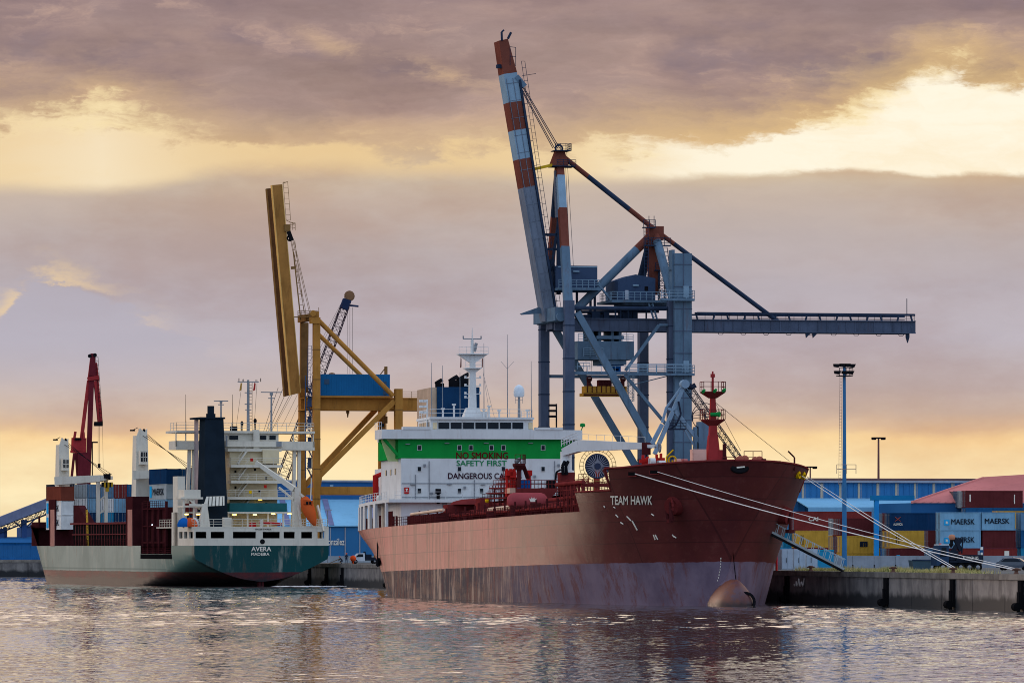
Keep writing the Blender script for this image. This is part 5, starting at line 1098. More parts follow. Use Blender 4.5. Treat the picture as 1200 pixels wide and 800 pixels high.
# the two deck cranes on the visible side
def deck_crane(pxl, pxr, pyt, py_mid, py_low, jib, cab, kind):
    x = -9.6; ya = A.X((pxl + pxr) / 2, 560, x).y; zt = A.X(pxl, pyt, x).z; zm = A.X(pxl, py_mid, x).z; zl = AD
    h = (pxr - pxl) * ya_px(ya) / 2
    g = MB(); g.hexa([(x - 1.9, ya - 2.4, zl), (x + 1.6, ya - 2.4, zl), (x + 1.6, ya + 2.4, zl), (x - 1.9, ya + 2.4, zl)], [(x - 2.0, ya - 2.6, zm), (x + 1.7, ya - 2.6, zm), (x + 1.7, ya + 2.6, zm), (x - 2.0, ya + 2.6, zm)])
    base = g.build('deck_crane', m_fmar, fe)
    g = MB(); g.box(-AB - .02, -AB + 1.7, ya - 2.2, ya + 1.0, AD - .05, A.X(pxl, 597, x).z); g.build('pedestal_side', M('faded_rose_plate', (176, 128, 116), .6, dirt=.3), base)
    z2 = A.X(pxl, py_mid - 30, x).z
    g = MB(); g.hexa([(x - h, ya - 1.6, zm), (x + h, ya - 1.6, zm), (x + h, ya + 1.6, zm), (x - h, ya + 1.6, zm)], [(x - h * .86, ya - 1.3, zt - 1.2), (x + h * .86, ya - 1.3, zt - 1.2), (x + h * .86, ya + 1.3, zt - 1.2), (x - h * .86, ya + 1.3, zt - 1.2)])
    g.prism([(x - h * .75, ya - 1.3, zt - 1.2), (x + h * .8, ya - 1.3, zt - 1.2), (x + h * .8, ya - 1.3, zt), (x + h * .4, ya - 1.3, zt - .6), (x - h * .3, ya - 1.3, zt + .1)], (0, .5, 0)); post = g.build('column', m_cream, base)
    g = MB(); g.ring((x - h * .2, ya - .6, zt - .6), .55, .16, axis=0, k=12); g.ring((x + h * .45, ya - .6, zt - .6), .5, .16, axis=0, k=12); g.build('sheave', m_black, post)
    g = MB(); q = A.Y(pxl - 2, pyt + 1.2, ya - 1); g.beam((x - h * .6, ya - 1, zt + .2), (q.x, ya - 1, q.z), .1, .1); g.box(q.x - .3, q.x + .5, ya - 1.3, ya - .8, q.z - .12, q.z + .15); g.build('floodlight', m_black, post)
    g = MB(); a = A.Y(cab[0], cab[3], ya - 1.7); b = A.Y(cab[2], cab[1], ya - 1.7); g.box(a.x, b.x, ya - 2.9, ya - 1.5, a.z, b.z); cb = g.build('cab', m_cream, post)
    g = MB(); g.box(a.x + .15, b.x - .15, ya - 2.96, ya - 2.9, a.z + .5, b.z - .25); cw = g.build('window', m_glass, cb); g = MB(); w_ = (b.x - a.x - .3) / 3
    for i in (1, 2): g.box(a.x + .15 + w_ * i - .05, a.x + .15 + w_ * i + .05, ya - 3.0, ya - 2.95, a.z + .5, b.z - .25)
    g.box(a.x + .1, b.x - .1, ya - 3.0, ya - 2.95, (a.z + b.z) / 2, (a.z + b.z) / 2 + .12); g.build('mullion', m_cream, cb)
    yj = ya - 2.2; p = A.Y(jib[0], jib[1], yj); q = A.Y(jib[2], jib[3], yj - 7)
    g = MB(); m1 = p.lerp(q, .82); g.beam(p, m1, 1.6, 1.5, 1.4, 1.2); g.beam(m1, q, 1.2, 1.0, .9, .6); jb = g.build('jib', m_cream, base)
    g = MB(); g.ring(q + Vector((-.6, -.6, .2)), .45, .16, axis=0, k=12); g.box(q.x - 1.4, q.x - .4, q.y - .8, q.y + .8, q.z - .1, q.z + .7); g.build('jib_head', m_black, jb)
    g = MB()
    for s in (-.5, .3, .8): g.tube((x + s, ya - .6, zt - .7), q + Vector((-.5 - s, 0, .6)), .045, k=4)
    g.build('hoist_wire', m_black, base)
    return base, ya, q
def ya_px(y): return (948 + y * .95) / F
c1, ya1, q1 = deck_crane(66.3, 79.8, 514, 585.5, 613, (66, 563.5, 131, 559.5), (71.5, 537, 79.5, 551), 0)
c2, ya2, q2 = deck_crane(156.5, 172.2, 503, 582, 608, (158, 556.5, 228, 552.5), (162.3, 528, 171.5, 544), 1)
m_hz = M('hazard_ochre', (176, 140, 40), .6, var=.1)
for q, cradle in ((q1, (115, 124)), (q2, (200.5, 206.5))):
    t = q.y + 1.5; g = MB()
    for px in cradle: a = A.Y(px, 562, t); g.beam((a.x, t, zc if q is q1 else AD), (a.x, t, a.z), .75 if q is q2 else .6, .7)
    if q is q1:
        a, b = A.Y(115, 562, t), A.Y(124, 562, t); z_ = zc
        for f in (.2, .5, .8): g.beam((a.x, t, z_ + (a.z - z_) * f), (b.x, t, z_ + (a.z - z_) * (f + .15)), .25, .25)
    g.build('jib_cradle', m_cream, fe)
    k_ = A.Y(125.5 if q is q1 else 222, 568 if q is q1 else 565.2, q.y - .2); g = MB(); g.m(m_hz)
    for i in range(6): g.m(m_hz if i % 2 else m_black); g.box(k_.x - 1.0 + i * .34, k_.x - 1.0 + (i + 1) * .34, k_.y - .3, k_.y + .3, k_.z - .5 + abs(i - 2.5) * .06, k_.z + .5)
    g.m(m_hz); g.box(k_.x - .25, k_.x + .3, k_.y - .2, k_.y + .2, k_.z - 1.2, k_.z - .45); g.tube((k_.x, k_.y, k_.z + .5), (k_.x, k_.y, q.z), .08); g.build('hook_block', None, c1 if q is q1 else c2)
# slanted maroon brackets and the bow block
g = MB(); p = A.X(76, 597, -AB + .1); y_ = yy(82)
zb_ = A.X(70, 610, -AB).z
g.prism([(-AB + 1.1, yy(79), zc - 1), (-AB + 1.1, yy(79), A.X(72, 592, -AB).z), (-AB + 1.1, yy(79) - 4, A.X(80, 592, -AB).z), (-AB + 1.1, yy(79) - 12, zc), (-AB + 1.1, yy(79) - 12, zc - .5)], (1.2, 0, 0)); g.build('side_bracket', m_fmar, fe)
ZF = A.Y(50, 615, 140).z
g = MB(); fr_ = [y for y in stations(122, 147.4, 12)]
for s in (-1, 1):
    g.grid([[(s * aw(min(y, AL - .3), AD) * (1 + .10 * k_), min(y + 1.2 * k_, AL + .6), AD + (ZF - AD) * k_) for y in fr_] for k_ in (0, .5, 1)], True, s > 0)
g.add([(-aw(y, AD) * 1.1, y + 1.2, ZF - .6) for y in fr_] + [(aw(y, AD) * 1.1, y + 1.2, ZF - .6) for y in fr_], [(i, i + 1, 14 + i, 13 + i) for i in range(12)]); g.build('forecastle', m_fmar, fe)
g = MB(); g.box(-9.5, 9.5, 125, 131, AD, A.Y(60, 604, 128).z - 1.2); g.tube(A.Y(46, 604, 138), A.Y(46, 628, 138), .2); g.build('breakwater', m_fmar, fe)
g = MB(); 
for i, (px, py) in enumerate(((55, 612), (60, 609), (64, 611), (72, 609))): q = A.Y(px, py, 134); g.tube((q.x, 134, ZF - 1), (q.x, 134, q.z), .3)
g.build('windlass', m_hz, fe)
g = MB()
for (a, b), (c_, e_) in (((44.5, 634), (49, 634)), ((46.5, 630), (47.5, 637))): p = A.Y(a, b, 139); q = A.Y(c_, e_, 139); g.tube(p, q, .2)
g.build('anchor', m_wht, fe)

# ------------------------------------------------------------------ containers (shared meshes: ribbed body, door end with bars)
BOXM = {}
def box_mesh(L, H):
    if (L, H) in BOXM: return BOXM[(L, H)]
    W_ = 2.438; g = MB(); k = int(L / .28); pr = []
    for i in range(k + 1):
        x = .12 + (L - .24) * i / k; pr.append((x, .035 if (i // 1) % 2 else 0))
    for sy in (0, 1):
        rows = [[(x, (dd + .02) if sy == 0 else W_ - dd - .02, z) for x, dd in pr] for z in (.14, H - .12)]
        g.grid(rows, False, sy == 1)
    g.box(.0, L, 0, W_, H - .1, H - .04); g.box(0, L, 0, W_, .0, .14)
    for x in (0, L - .12):
        for y in (0, W_ - .12): g.box(x, x + .12, y, y + .12, .0, H)
    for y in (0, W_ - .07): g.box(.12, L - .12, y - .004, y + .074, H - .13, H - .005)
    g.box(.03, .06, .1, W_ - .1, .14, H - .1); g.box(L - .06, L - .03, .1, W_ - .1, .14, H - .1)
    for x in (-.01, L - .17):
        for y in (-.01, W_ - .17):
            for z in (-.005, H - .115): g.box(x, x + .18, y, y + .18, z, z + .12)
    b = g.build('container', M('box_red', (120, 50, 48), .55)); me = b.data; bpy.data.objects.remove(b)
    d = MB()
    for y0 in (.12, W_ / 2 + .01): d.box(-.02, .03, y0, y0 + W_ / 2 - .13, .16, H - .12)
    o = d.build('door', MATS['box_red']); dm = o.data; bpy.data.objects.remove(o)
    d = MB()
    for y in (.35, .85, 1.58, 2.08): d.tube((-.06, y, .12), (-.06, y, H - .08), .035, k=5); d.box(-.07, -.02, y - .1, y + .1, 1.0, 1.08); d.box(-.08, -.02, y - .06, y + .06, .2, .3); d.box(-.08, -.02, y - .06, y + .06, H - .4, H - .3)
    o = d.build('locking_bar', m_grey); lm = o.data; bpy.data.objects.remove(o)
    BOXM[(L, H)] = (me, dm, lm); return BOXM[(L, H)]
def own_mat(o, m):
    o.material_slots[0].link = 'OBJECT'; o.material_slots[0].material = m
def container(M4, L, H, mat, label, group, door=True, texts=()):
    """M4: frame matrix whose x runs along the box from its door end, y across, z up"""
    me, dm, lm = box_mesh(L, H)
    o = bpy.data.objects.new('shipping_container', me); COL.objects.link(o); o.matrix_world = M4; own_mat(o, mat); set_tag(o, label, 'container', group)
    if door:
        d = bpy.data.objects.new('door', dm); COL.objects.link(d); d.parent = o; own_mat(d, mat)
        l = bpy.data.objects.new('locking_bar', lm); COL.objects.link(l); l.parent = d
    for kind, x0, x1, z0, z1, word, tm in texts:
        g = MB()
        if kind == 'side': lettering(g, word, lambda u, v: (x0 + (x1 - x0) * u, -.05, z0 + (z1 - z0) * v))
        elif kind == 'patch': g.box(x0, x1, -.05, -.02, z0, z1)
        elif kind == 'star':
            cx_, cz_ = (x0 + x1) / 2, (z0 + z1) / 2; r = (x1 - x0) / 2; pts = []
            for i in range(14): a = math.pi * i / 7; q = r if i % 2 == 0 else r * .45; pts.append((cx_ + q * math.sin(a), -.08, cz_ + q * math.cos(a)))
            g.prism(pts, (0, .02, 0))
        elif kind == 'cross':
            for a, b in ((-1, 1), (1, -1)): g.beam((x0, -.06, z0 if a < 0 else z1), (x1, -.06, z1 if a < 0 else z0), .04, .12, up=(0, 1, 0))
        g.build('lettering' if kind == 'side' else 'emblem', tm, o)
    return o
BC = {'red': M('box_red', (120, 50, 48), .55), 'maroon': M('box_maroon', (92, 42, 44), .55, rust=.3, dirt=.3), 'brown': M('box_brown', (112, 58, 46), .6, rust=.3), 'blue': M('box_blue', (34, 84, 128), .5, dirt=.3, rust=.15),
      'navy': M('box_navy', (24, 54, 88), .5, dirt=.25, rust=.12), 'grey': M('box_grey', (150, 160, 164), .5, dirt=.3, rust=.2), 'white': M('box_white', (214, 216, 214), .5, dirt=.15), 'ochre': M('box_ochre', (196, 152, 62), .55, dirt=.3, rust=.25),
      'steel': M('box_steel_blue', (92, 128, 158), .5, dirt=.25, rust=.2), 'sky': M('box_light_blue', (120, 164, 192), .5, dirt=.2, rust=.15), 'teal': M('box_teal', (40, 130, 170), .5), 'dark': M('box_charcoal', (52, 56, 64), .55, rust=.2)}
BN = {'red': 'red', 'maroon': 'maroon', 'brown': 'brown', 'blue': 'blue', 'navy': 'dark blue', 'grey': 'grey', 'white': 'white', 'ochre': 'ochre', 'steel': 'steel blue', 'sky': 'light blue', 'teal': 'bright blue', 'dark': 'charcoal'}
m_bcyan = M('emblem_cyan', (40, 160, 216), .5); m_btxt = M('box_lettering_black', (34, 40, 52), .55)
HB = 2.62
def on_ship(x, y, z, along=True):        # box standing across the holds with its length along the ship, door end aft
    return A.M @ Matrix.Translation((x, y, z)) @ Matrix.Rotation(R(90), 4, 'Z') @ Matrix.Translation((0, 0, 0))
ordw = ['first', 'second', 'third', 'fourth', 'fifth', 'sixth', 'seventh', 'eighth']
def tiername(k, n_): return 'top tier' if k == n_ - 1 else ('bottom tier' if k == 0 else ('middle tier' if n_ == 3 else ordw[k] + ' tier up'))
GS = 'containers stacked on the green ship'
def bay(y, z0, cols, where, L=12.19):
    # cols: (x right edge, [colours bottom..top]); box occupies x-2.44..x
    for ci, (x, cl) in enumerate(cols):
        for k, c in enumerate(cl):
            if c is None: continue
            lab = '%s container, %s, column %s from the left %s' % (BN[c], tiername(k, len(cl)), ordw[ci], where)
            container(on_ship(x, y, z0 + k * HB, True), L, 2.59, BC[c], lab, GS)
def on_ship_port(x, y_aft, z, L): # lettered side to the left, plain end aft; box spans x..x+2.44, y_aft..y_aft+L
    return A.M @ Matrix.Translation((x, y_aft + L, z)) @ Matrix.Rotation(R(-90), 4, 'Z')
xp = -11.3; yf = A.X(54, 600, xp).y; z0 = A.X(60, 620.3, xp).z; L4 = 12.19
MAE = lambda c: (('patch', .5, 1.9, .3, 2.3, None, c), ('side', 2.6, 10.4, .75, 1.85, 'MAERSK', m_btxt))
container(on_ship_port(xp, yf - L4, z0, L4), L4, 2.59, BC['white'], 'white lettered container, lowest of the three at the bow of the green ship', GS, False, MAE(m_bcyan))
container(on_ship_port(xp, yf - L4, z0 + HB, L4), L4, 2.59, BC['white'], 'white lettered container under the brown one at the bow of the green ship', GS, False, MAE(m_bcyan))
container(on_ship_port(xp, yf - L4, z0 + 2 * HB + .05, L4), L4, 2.59, BC['brown'], 'brown container topping the stack at the bow of the green ship', GS, False)
zb1 = A.Y(110, 600, ya1 + 3).z
bay(ya1 + 3.5, zb1 - HB, [(-6.6, ['navy', 'sky', 'dark']), (-4.1, ['blue', 'white', 'grey']), (-1.6, ['navy', 'sky', 'steel']), (.9, ['teal', 'white', 'steel']), (3.4, ['navy', 'sky', 'red']), (5.9, ['blue', 'sky', 'blue']), (8.4, ['navy', 'sky', 'navy'])], 'between the ship cranes')
xq = -9.6; yq = A.X(195, 575, xq).y; zq = A.X(195, 638.5, xq).z
cols2 = ['sky', 'blue', 'sky', 'grey', 'navy']
for k, c in enumerate(cols2):
    container(on_ship_port(xq, yq, zq + k * HB, L4), L4, 2.59, BC[c], {0: 'light blue container, lowest beside the cream post of the green ship', 1: 'blue container, second up beside the cream post of the green ship', 2: 'light blue container directly under the grey lettered one on the green ship', 3: 'grey lettered container right of the second ship crane', 4: 'dark blue container topping the stack right of the second ship crane'}[k], GS, False, MAE(m_bcyan) if c == 'grey' else ())
bay(yq + .6, zq, [(xq + 5.0, ['blue', 'navy', 'red', 'steel', 'blue']), (xq + 7.5, ['navy', 'sky', 'dark', 'navy', 'navy']), (xq + 10.0, ['navy', 'sky', 'dark', 'steel', 'blue']), (xq + 12.5, ['navy', 'sky', 'dark', 'steel', 'navy'])], 'behind the right ship crane')
yr = A.X(172, 575, -9.6).y
container(on_ship_port(-9.4, A.X(165, 560, -9.4).y, A.X(160, 572, -9.4).z, 6.06), 6.06, 2.59, BC['maroon'], 'maroon container against the second ship crane, left of its column', GS, False)
container(on_ship_port(-9.4, A.X(165, 560, -9.4).y, A.X(160, 572, -9.4).z - HB, 6.06), 6.06, 2.59, BC['steel'], 'steel blue container under the maroon one left of the second ship crane', GS, False)
# ------------------------------------------------------------------ the tall blue and white quay crane, boom raised
K = Fr(*(wpt(666, 0, 793.0).x, 793.0, QZ), TH)         # origin on the ground under the near waterside leg; near frame y=0, far frame y=16
KD = 16.0; KM = 8.0
m_kb = M('crane_blue', (90, 112, 132), .5, var=.16, scale=.25, dirt=.5, rust=.3, rustc=(92, 64, 56)); m_kbd = M('crane_blue_grey', (78, 88, 108), .5, var=.16, scale=.25, dirt=.5, rust=.25)
m_kl = M('crane_pale_blue', (126, 152, 172), .5, var=.1, scale=.3, dirt=.2); m_kr = M('crane_rust_red', (112, 64, 54), .55, var=.15, scale=.3, dirt=.3); m_kdark = M('crane_dark_steel', (44, 56, 76), .55, var=.2)
m_kg = M('crane_boom_grey', (108, 118, 134), .5, var=.14, scale=.2, dirt=.55, rust=.25); m_house = M('machine_house_slate', (58, 74, 100), .5, var=.1, dirt=.2); m_spread = M('spreader_ochre', (176, 128, 52), .55, rust=.4)
m_ky = M('crane_strut_yellow', (196, 158, 40), .5)
kc = thing('quay_crane', 'tall blue and white quay crane with striped raised boom behind the red tanker', 'crane', K)
def k(px, py, t=0.0): return K.Y(px, py, t)
def leg(name, par, mat, segs, t, w, d, fr=K):
    g = MB()
    for (a, b) in segs: g.beam(fr.Y(*a, t), fr.Y(*b, t), w, d, up=(0, 1, 0))
    return g.build(name, mat, par)
zk = lambda px, py, t=0: K.Y(px, py, t).z
def vleg(px, pyt, t, w, d, mat, name='leg'):
    g = MB(); q = k(px, pyt, t); g.box(q.x - w / 2, q.x + w / 2, t - d / 2, t + d / 2, 1.2, q.z); o = g.build(name, mat, kc)
    g = MB(); g.box(q.x - w * .8, q.x + w * .8, t - 3.2, t + 3.2, .9, 1.9)
    for yy_ in (-2.4, -.9, .9, 2.4): g.tube((q.x - .25, t + yy_, .45), (q.x + .25, t + yy_, .45), .45, k=12)
    g.build('bogie', m_kdark, o); g = MB(); z = 6.0
    while z < q.z - 1: g.box(q.x - w / 2 - .05, q.x + w / 2 + .05, t - d / 2 - .05, t + d / 2 + .05, z, z + .14); g.cut(); z += 4.6
    g.build('flange', m_kdark, o); return o, q
l1, qa = vleg(666.5, 352, 0, 1.35, 1.5, m_kbd); l2, qb = vleg(637.5, 372, KD, 1.3, 1.5, m_kbd); l3, qc = vleg(787, 350, 0, 1.1, 1.5, m_kbd); l4, qd = vleg(753.5, 385, KD, 1.3, 1.5, m_kbd)
g = MB()                                                        # sill and portal ties
for q, r_ in ((qa, qb), (qc, qd)): g.beam((q.x, 0, 7), (r_.x, KD, 7), 1.0, 1.3); g.cut()
zt_ = zk(700, 437); g.beam((qa.x, 0, zt_), (qc.x, 0, zt_), .45, .5, up=(0, 1, 0)); g.cut(); g.beam((qb.x, KD, zt_), (qd.x, KD, zt_), .45, .5, up=(0, 1, 0)); g.build('sill_beam', m_kb, kc)
g = MB(); g.beam(k(676, 366), k(765, 524), .95, .95, up=(0, 1, 0)); g.cut(); g.beam(k(646, 378, KD), k(746, 548, KD), .9, .9, up=(0, 1, 0)); g.cut(); g.beam(k(732, 439), k(783, 500), .42, .42, up=(0, 1, 0)); g.cut(); g.beam(k(772, 381), k(733, 434), .4, .4, up=(0, 1, 0)); g.tube(k(772, 381), k(784, 381), .22); g.tube(k(736, 452), k(784, 440), .07); g.build('brace', m_kb, kc)
# lift tower beside the landside leg
g = MB(); a = k(790, 500, -1.2); b = k(810, 297, -1.2); g.box(a.x, b.x, -1.6, 1.6, 1.5, b.z); tower = g.build('lift_tower', m_kb, kc); g = MB(); z = 5.0
while z < b.z - .5: g.box(a.x - .04, b.x + .04, -1.66, 1.6, z, z + .1); z += 3.1
g.box((a.x + b.x) / 2 - .05, (a.x + b.x) / 2 + .05, -1.65, -1.6, 2, b.z); g.build('panel_joint', m_kbd, tower)
g = MB(); a2 = k(785.5, 293, 0); g.box(a2.x, a2.x + .4, -1, 1, k(785, 352).z, a2.z); g.box(a2.x, a.x, -.8, .8, k(785, 318).z, k(785, 316).z); g.build('pipe', m_kb, tower)
for py in (350, 437.5):
    z = zk(790, py, -2); g = MB(); x0_, x1_ = k(774 if py < 400 else 735, py, -2).x, k(813, py, -2).x; g.box(x0_, x1_, -2.6, -1.6, z - .3, z); pf = g.build('platform', m_kb, tower); g = MB(); g.rail([(x0_, -2.5, z), (x1_, -2.5, z), (x1_, 1.5, z)], 1.15, 1.3, .045, 2); g.build('railing', m_kl, pf)
    g = MB(); fb(g, K, 801, py - 15, 807.5, py - 1, -1.75, .15); g.build('door', m_kl, tower)
# main girder: two plate girders with a rail deck and walkway, from the hinge to the back end
def zb(py): return K.Y(860, py, KM).z
gx0 = k(645, 380, KM).x; gx1 = k(1066, 382, KM).x; xm = k(936, 380, KM).x; xs2 = k(684, 380, KM).x
g = MB(); z0_, z1_ = zb(389.5), zb(376)
for y in (KM - 2.6, KM + 2.6): g.box(gx0, gx1, y - .45, y + .45, z0_, z1_)
g.box(gx0, gx1, KM - 2.6, KM + 2.6, z1_ - .3, z1_ - .06)
for i in range(12): x = gx0 + (gx1 - gx0) * i / 11; g.box(x - .2, x + .2, KM - 2.1, KM + 2.1, z0_ + .2, z1_ - .3)
gird = g.build('girder', m_kbd, kc)
g = MB()                                                        # web stiffeners on the near face
for i in range(38): x = gx0 + 1 + (gx1 - gx0 - 1.6) * i / 37; g.box(x - .05, x + .05, KM - 3.13, KM - 3.04, z0_ + .1, z1_ - .1)
g.box(gx0, gx1, KM - 3.3, KM - 3.04, z1_ - .02, z1_ + .1); g.box(gx0, gx1, KM - 3.25, KM - 3.04, z0_ - .08, z0_ + .06); g.build('stiffener', m_kbd, gird)
g = MB(); xr = k(812, 370, KM).x; nn = 14
g.box(xr, gx1, KM - 2.9, KM - 2.7, zb(369) - .05, zb(369) + .25); g.box(xr, gx1, KM + 2.5, KM + 2.7, zb(369) - .05, zb(369) + .2)
for i in range(nn + 1):
    x = xr + (gx1 - .4 - xr) * i / nn; g.beam((x, KM - 2.8, z1_), (x + (.25 if i % 2 else -.25), KM - 2.8, zb(369)), .22, .25, up=(0, 1, 0)); 
    if i % 2 == 0: g.box(x - .35, x + .35, KM - 3.0, KM - 2.4, zb(369), zb(367.2))
for h in (.45, .9): g.tube((xr, KM + 2.6, z1_ + h), (gx1, KM + 2.6, z1_ + h), .05, k=4)
g.rail([(xr, KM - 2.4, z1_), (gx1, KM - 2.4, z1_)], 1.1, 1.2, .04, 2); g.build('walkway_truss', m_kdark, gird)
g = MB()
for i in range(9): x = xr + 3.4 + i * 3.3; q = Vector((x, KM - 2.6, z0_ - .05)); g.cut(); g.path([q + Vector((-.5, 0, 0)), q + Vector((-.25, 0, -.35)), q + Vector((.25, 0, -.35)), q + Vector((.5, 0, 0))], .05, 4)
for px in (944, 952): q = k(px, 391, KM - 3); g.cut(); g.prism([(q.x, q.y, z0_), (q.x + .9, q.y, z0_), (q.x + .1, q.y, z0_ - .8)], (0, .3, 0))
g.cut(); q = k(1063.5, 392, KM - 2.8); g.beam((q.x, q.y, z1_ - .5), (q.x, q.y, zb(395)), .5, .35); g.beam((q.x, q.y, zb(395)), (q.x, q.y, zb(401)), .45, .35, .1, .1); g.tube((q.x - .1, q.y, z1_ + 1), (q.x - .1, q.y, zb(349)), .06, k=5); g.build('festoon', m_kdark, gird)
# seaward end of the girder with its sheaves and deck
g = MB(); a = k(646, 376, 0); g.box(k(650, 380, 1).x, k(672, 380, 1).x, .8, KD - .8, zk(650, 376, 2), zk(650, 360, 2)); q = k(655, 370, 1.5); g.tube((q.x, .2, q.z - .2), (q.x, KD - 1, q.z - .2), .62, k=12); g.prism([k(610, 367.5, KM), k(631, 360, KM), k(650, 366, KM), k(612, 368.8, KM)], (0, .6, 0)); g.build('hinge_beam', m_kb, kc)
g = MB(); g.tube(k(672, 361), k(784, 361.5), .3, k=10); g.tube(k(676, 365.5, KM), k(772, 365, KM), .2); g.box(k(682, 370, KM).x, k(735, 370, KM).x, KM - 1.5, KM + 1.5, z1_ + .2, zb(370.5)); g.box(k(678, 370, KM).x, k(786, 370, KM).x, KM - 3, KM - 2.8, zb(377.5), zb(376.5))
for px, w_ in ((690, 1.2), (704, .8), (726, 1.4), (738, .7)): q = k(px, 372, KM); g.box(q.x, q.x + w_, KM - 2, KM + 1, z1_, zb(367.5))
for px in (716, 722, 731, 752): q = k(px, 376, KM); g.beam((q.x, KM - 2.8, z1_), (q.x, KM - 2.8, zb(362)), .2, .2)
g.build('trolley_drive_deck', m_kdark, kc)
# machinery houses
g = MB(); a = k(653, 340, KM - 3); b = k(700, 311.5, KM - 3); g.box(a.x, b.x, KM - 3, KM + 3, zk(680, 337, KM - 3), b.z); h1 = g.build('machinery_house', m_house, kc)
g = MB(); z = zk(680, 337, KM - 4); g.box(a.x - .1, b.x + .3, KM - 4.2, KM + 4, z - .35, z); pf = g.build('platform', m_kb, h1); g = MB(); g.rail([(a.x, KM - 4.1, z), (b.x + .2, KM - 4.1, z), (b.x + .2, KM + 3, z)], 1.1, .9, .045, 2); g.build('railing', m_kl, pf)
g = MB(); g.box(a.x + .1, b.x - .05, KM - 3.06, KM - 3.0, b.z - .25, b.z - .1); fb(g, K, 672, 317.2, 679, 318.6, KM - 3.3, .3); g.build('trim', m_kl, h1)
g = MB(); 
for px in (676, 692, 697): g.beam(k(px, 340, KM), (k(px, 360, KM).x, KM, z1_), .3, .3)
g.build('support', m_kdark, h1)
g = MB(); a = k(724.5, 352, KM - 4); b = k(768, 326, KM - 4); c_ = k(745, 321.5, KM - 4)
g.prism([(a.x, KM - 4, a.z), (b.x, KM - 4, a.z), (b.x, KM - 4, b.z), (c_.x, KM - 4, c_.z), (a.x, KM - 4, k(725, 328.5, KM - 4).z)], (0, 8, 0)); h2 = g.build('machinery_house', m_house, kc)
g = MB(); fb(g, K, 732.5, 340, 736.5, 351, KM - 4.08, .1); g.build('door', M('door_pale', (170, 176, 186), .5), h2)
g = MB(); fb(g, K, 755.5, 335.5, 759.5, 340.5, KM - 4.06, .1); g.build('window', m_black, h2); g = MB(); fb(g, K, 742, 333.5, 748.5, 335, KM - 4.3, .3); g.build('lamp_hood', m_kl, h2)
g = MB(); z = zk(745, 351.5, KM - 5.2); x0_, x1_ = k(716, 352, KM - 5).x, k(784, 352, KM - 5).x; g.box(x0_, x1_, KM - 5.4, KM + 4, z - .35, z); pf = g.build('platform', m_kb, h2); g = MB(); g.rail([(x0_, KM + 2, z), (x0_, KM - 5.3, z), (x1_, KM - 5.3, z)], 1.15, .8, .045, 2); g.build('railing', m_kl, pf)
g = MB(); g.beam((k(702, 336, KM - 4).x, KM - 4, zk(702, 334, KM - 4)), k(718, 354, KM - 4), .5, .25); g.beam(k(759, 352, KM - 5), k(766, 374, KM - 5), .3, .2); g.beam(k(763.5, 352, KM - 5), k(770, 374, KM - 5), .3, .2)
for i in range(8): f = i / 8; g.tube(k(759, 352, KM - 5).lerp(k(766, 374, KM - 5), f), k(763.5, 352, KM - 5).lerp(k(770, 374, KM - 5), f), .05, k=4)
g.box(k(725, 358, KM).x, k(782, 358, KM).x, KM - 4, KM + 3, zk(745, 357, KM - 4), zk(745, 355, KM - 4)); g.build('stair', m_kb, h2)
# landside A-frame with its apex
AX = k(766, 268, KM)
def seg_leg(pts, mats, r, r2=None, par=None, name='stay'):
    par = par or kc; g = MB()
    for i, m_ in enumerate(mats): g.m(m_); g.tube(pts[i], pts[i + 1], r, k=10)
    return g.build(name, None, par)
def lerp3(a, b, fs): return [Vector(a).lerp(Vector(b), f) for f in fs]
apx = k(655.5, 180, KM)
seg_leg(lerp3(apx, AX, (0, .30, .74, 1)), (m_kr, m_kdark, m_kr), .36); seg_leg(lerp3(AX, k(912, 377, KM), (0, .16, 1)), (m_kr, m_kdark), .33)
seg_leg(lerp3(AX + Vector((0, 0, -.6)), k(676, 362, KM - 2), (0, .22, 1)), (m_kr, m_kb), .62); seg_leg(lerp3(AX, k(789, 352, .6), (0, .18, 1)), (m_kr, m_kb), .62, name='apex_leg'); seg_leg(lerp3(AX, k(749, 336, KD), (0, .3, 1)), (m_kr, m_kdark), .6, name='apex_leg')
g = MB(); g.box(AX.x - .9, AX.x + 1.2, KM - 1.2, KM + 1.2, AX.z - 1.6, AX.z + .3); g.prism([(AX.x - .9, KM - 1, AX.z - 1.5), (AX.x + .9, KM - 1, AX.z - 1.5), (AX.x + .5, KM - 1, AX.z - 9.4), (AX.x - 1.1, KM - 1, AX.z - 9.4)], (0, .5, 0)); g.build('apex_head', m_kr, kc)
g = MB()
for py, a, b in ((266, 754, 768), (287, 756, 786), (316, 768, 790)): z = zk(765, py, KM - 2); x0_, x1_ = k(a, py, KM - 2).x, k(b, py, KM - 2).x; g.box(x0_, x1_, KM - 2.2, KM - 1.2, z - .15, z); g.rail([(x0_, KM - 2.1, z), (x1_, KM - 2.1, z)], 1.0, .9, .05, 2)
g.ladder(k(757, 267, KM - 2), k(758, 352, KM - 2), .6, (1, 0, 0), .06, .5)
for px in (760.5, 766.5): g.tube(k(px, 265, KM), k(px, 253, KM), .06, k=4)
g.ladder(k(779, 290, KM - 2), k(786, 350, KM - 2), .7, (1, 0, 0), .06, .6); g.lattice(k(776, 318, KM - 2), k(776, 352, KM - 2), .9, .9, .9, .9, 6, .07); g.build('access_ladder', m_kdark, kc)
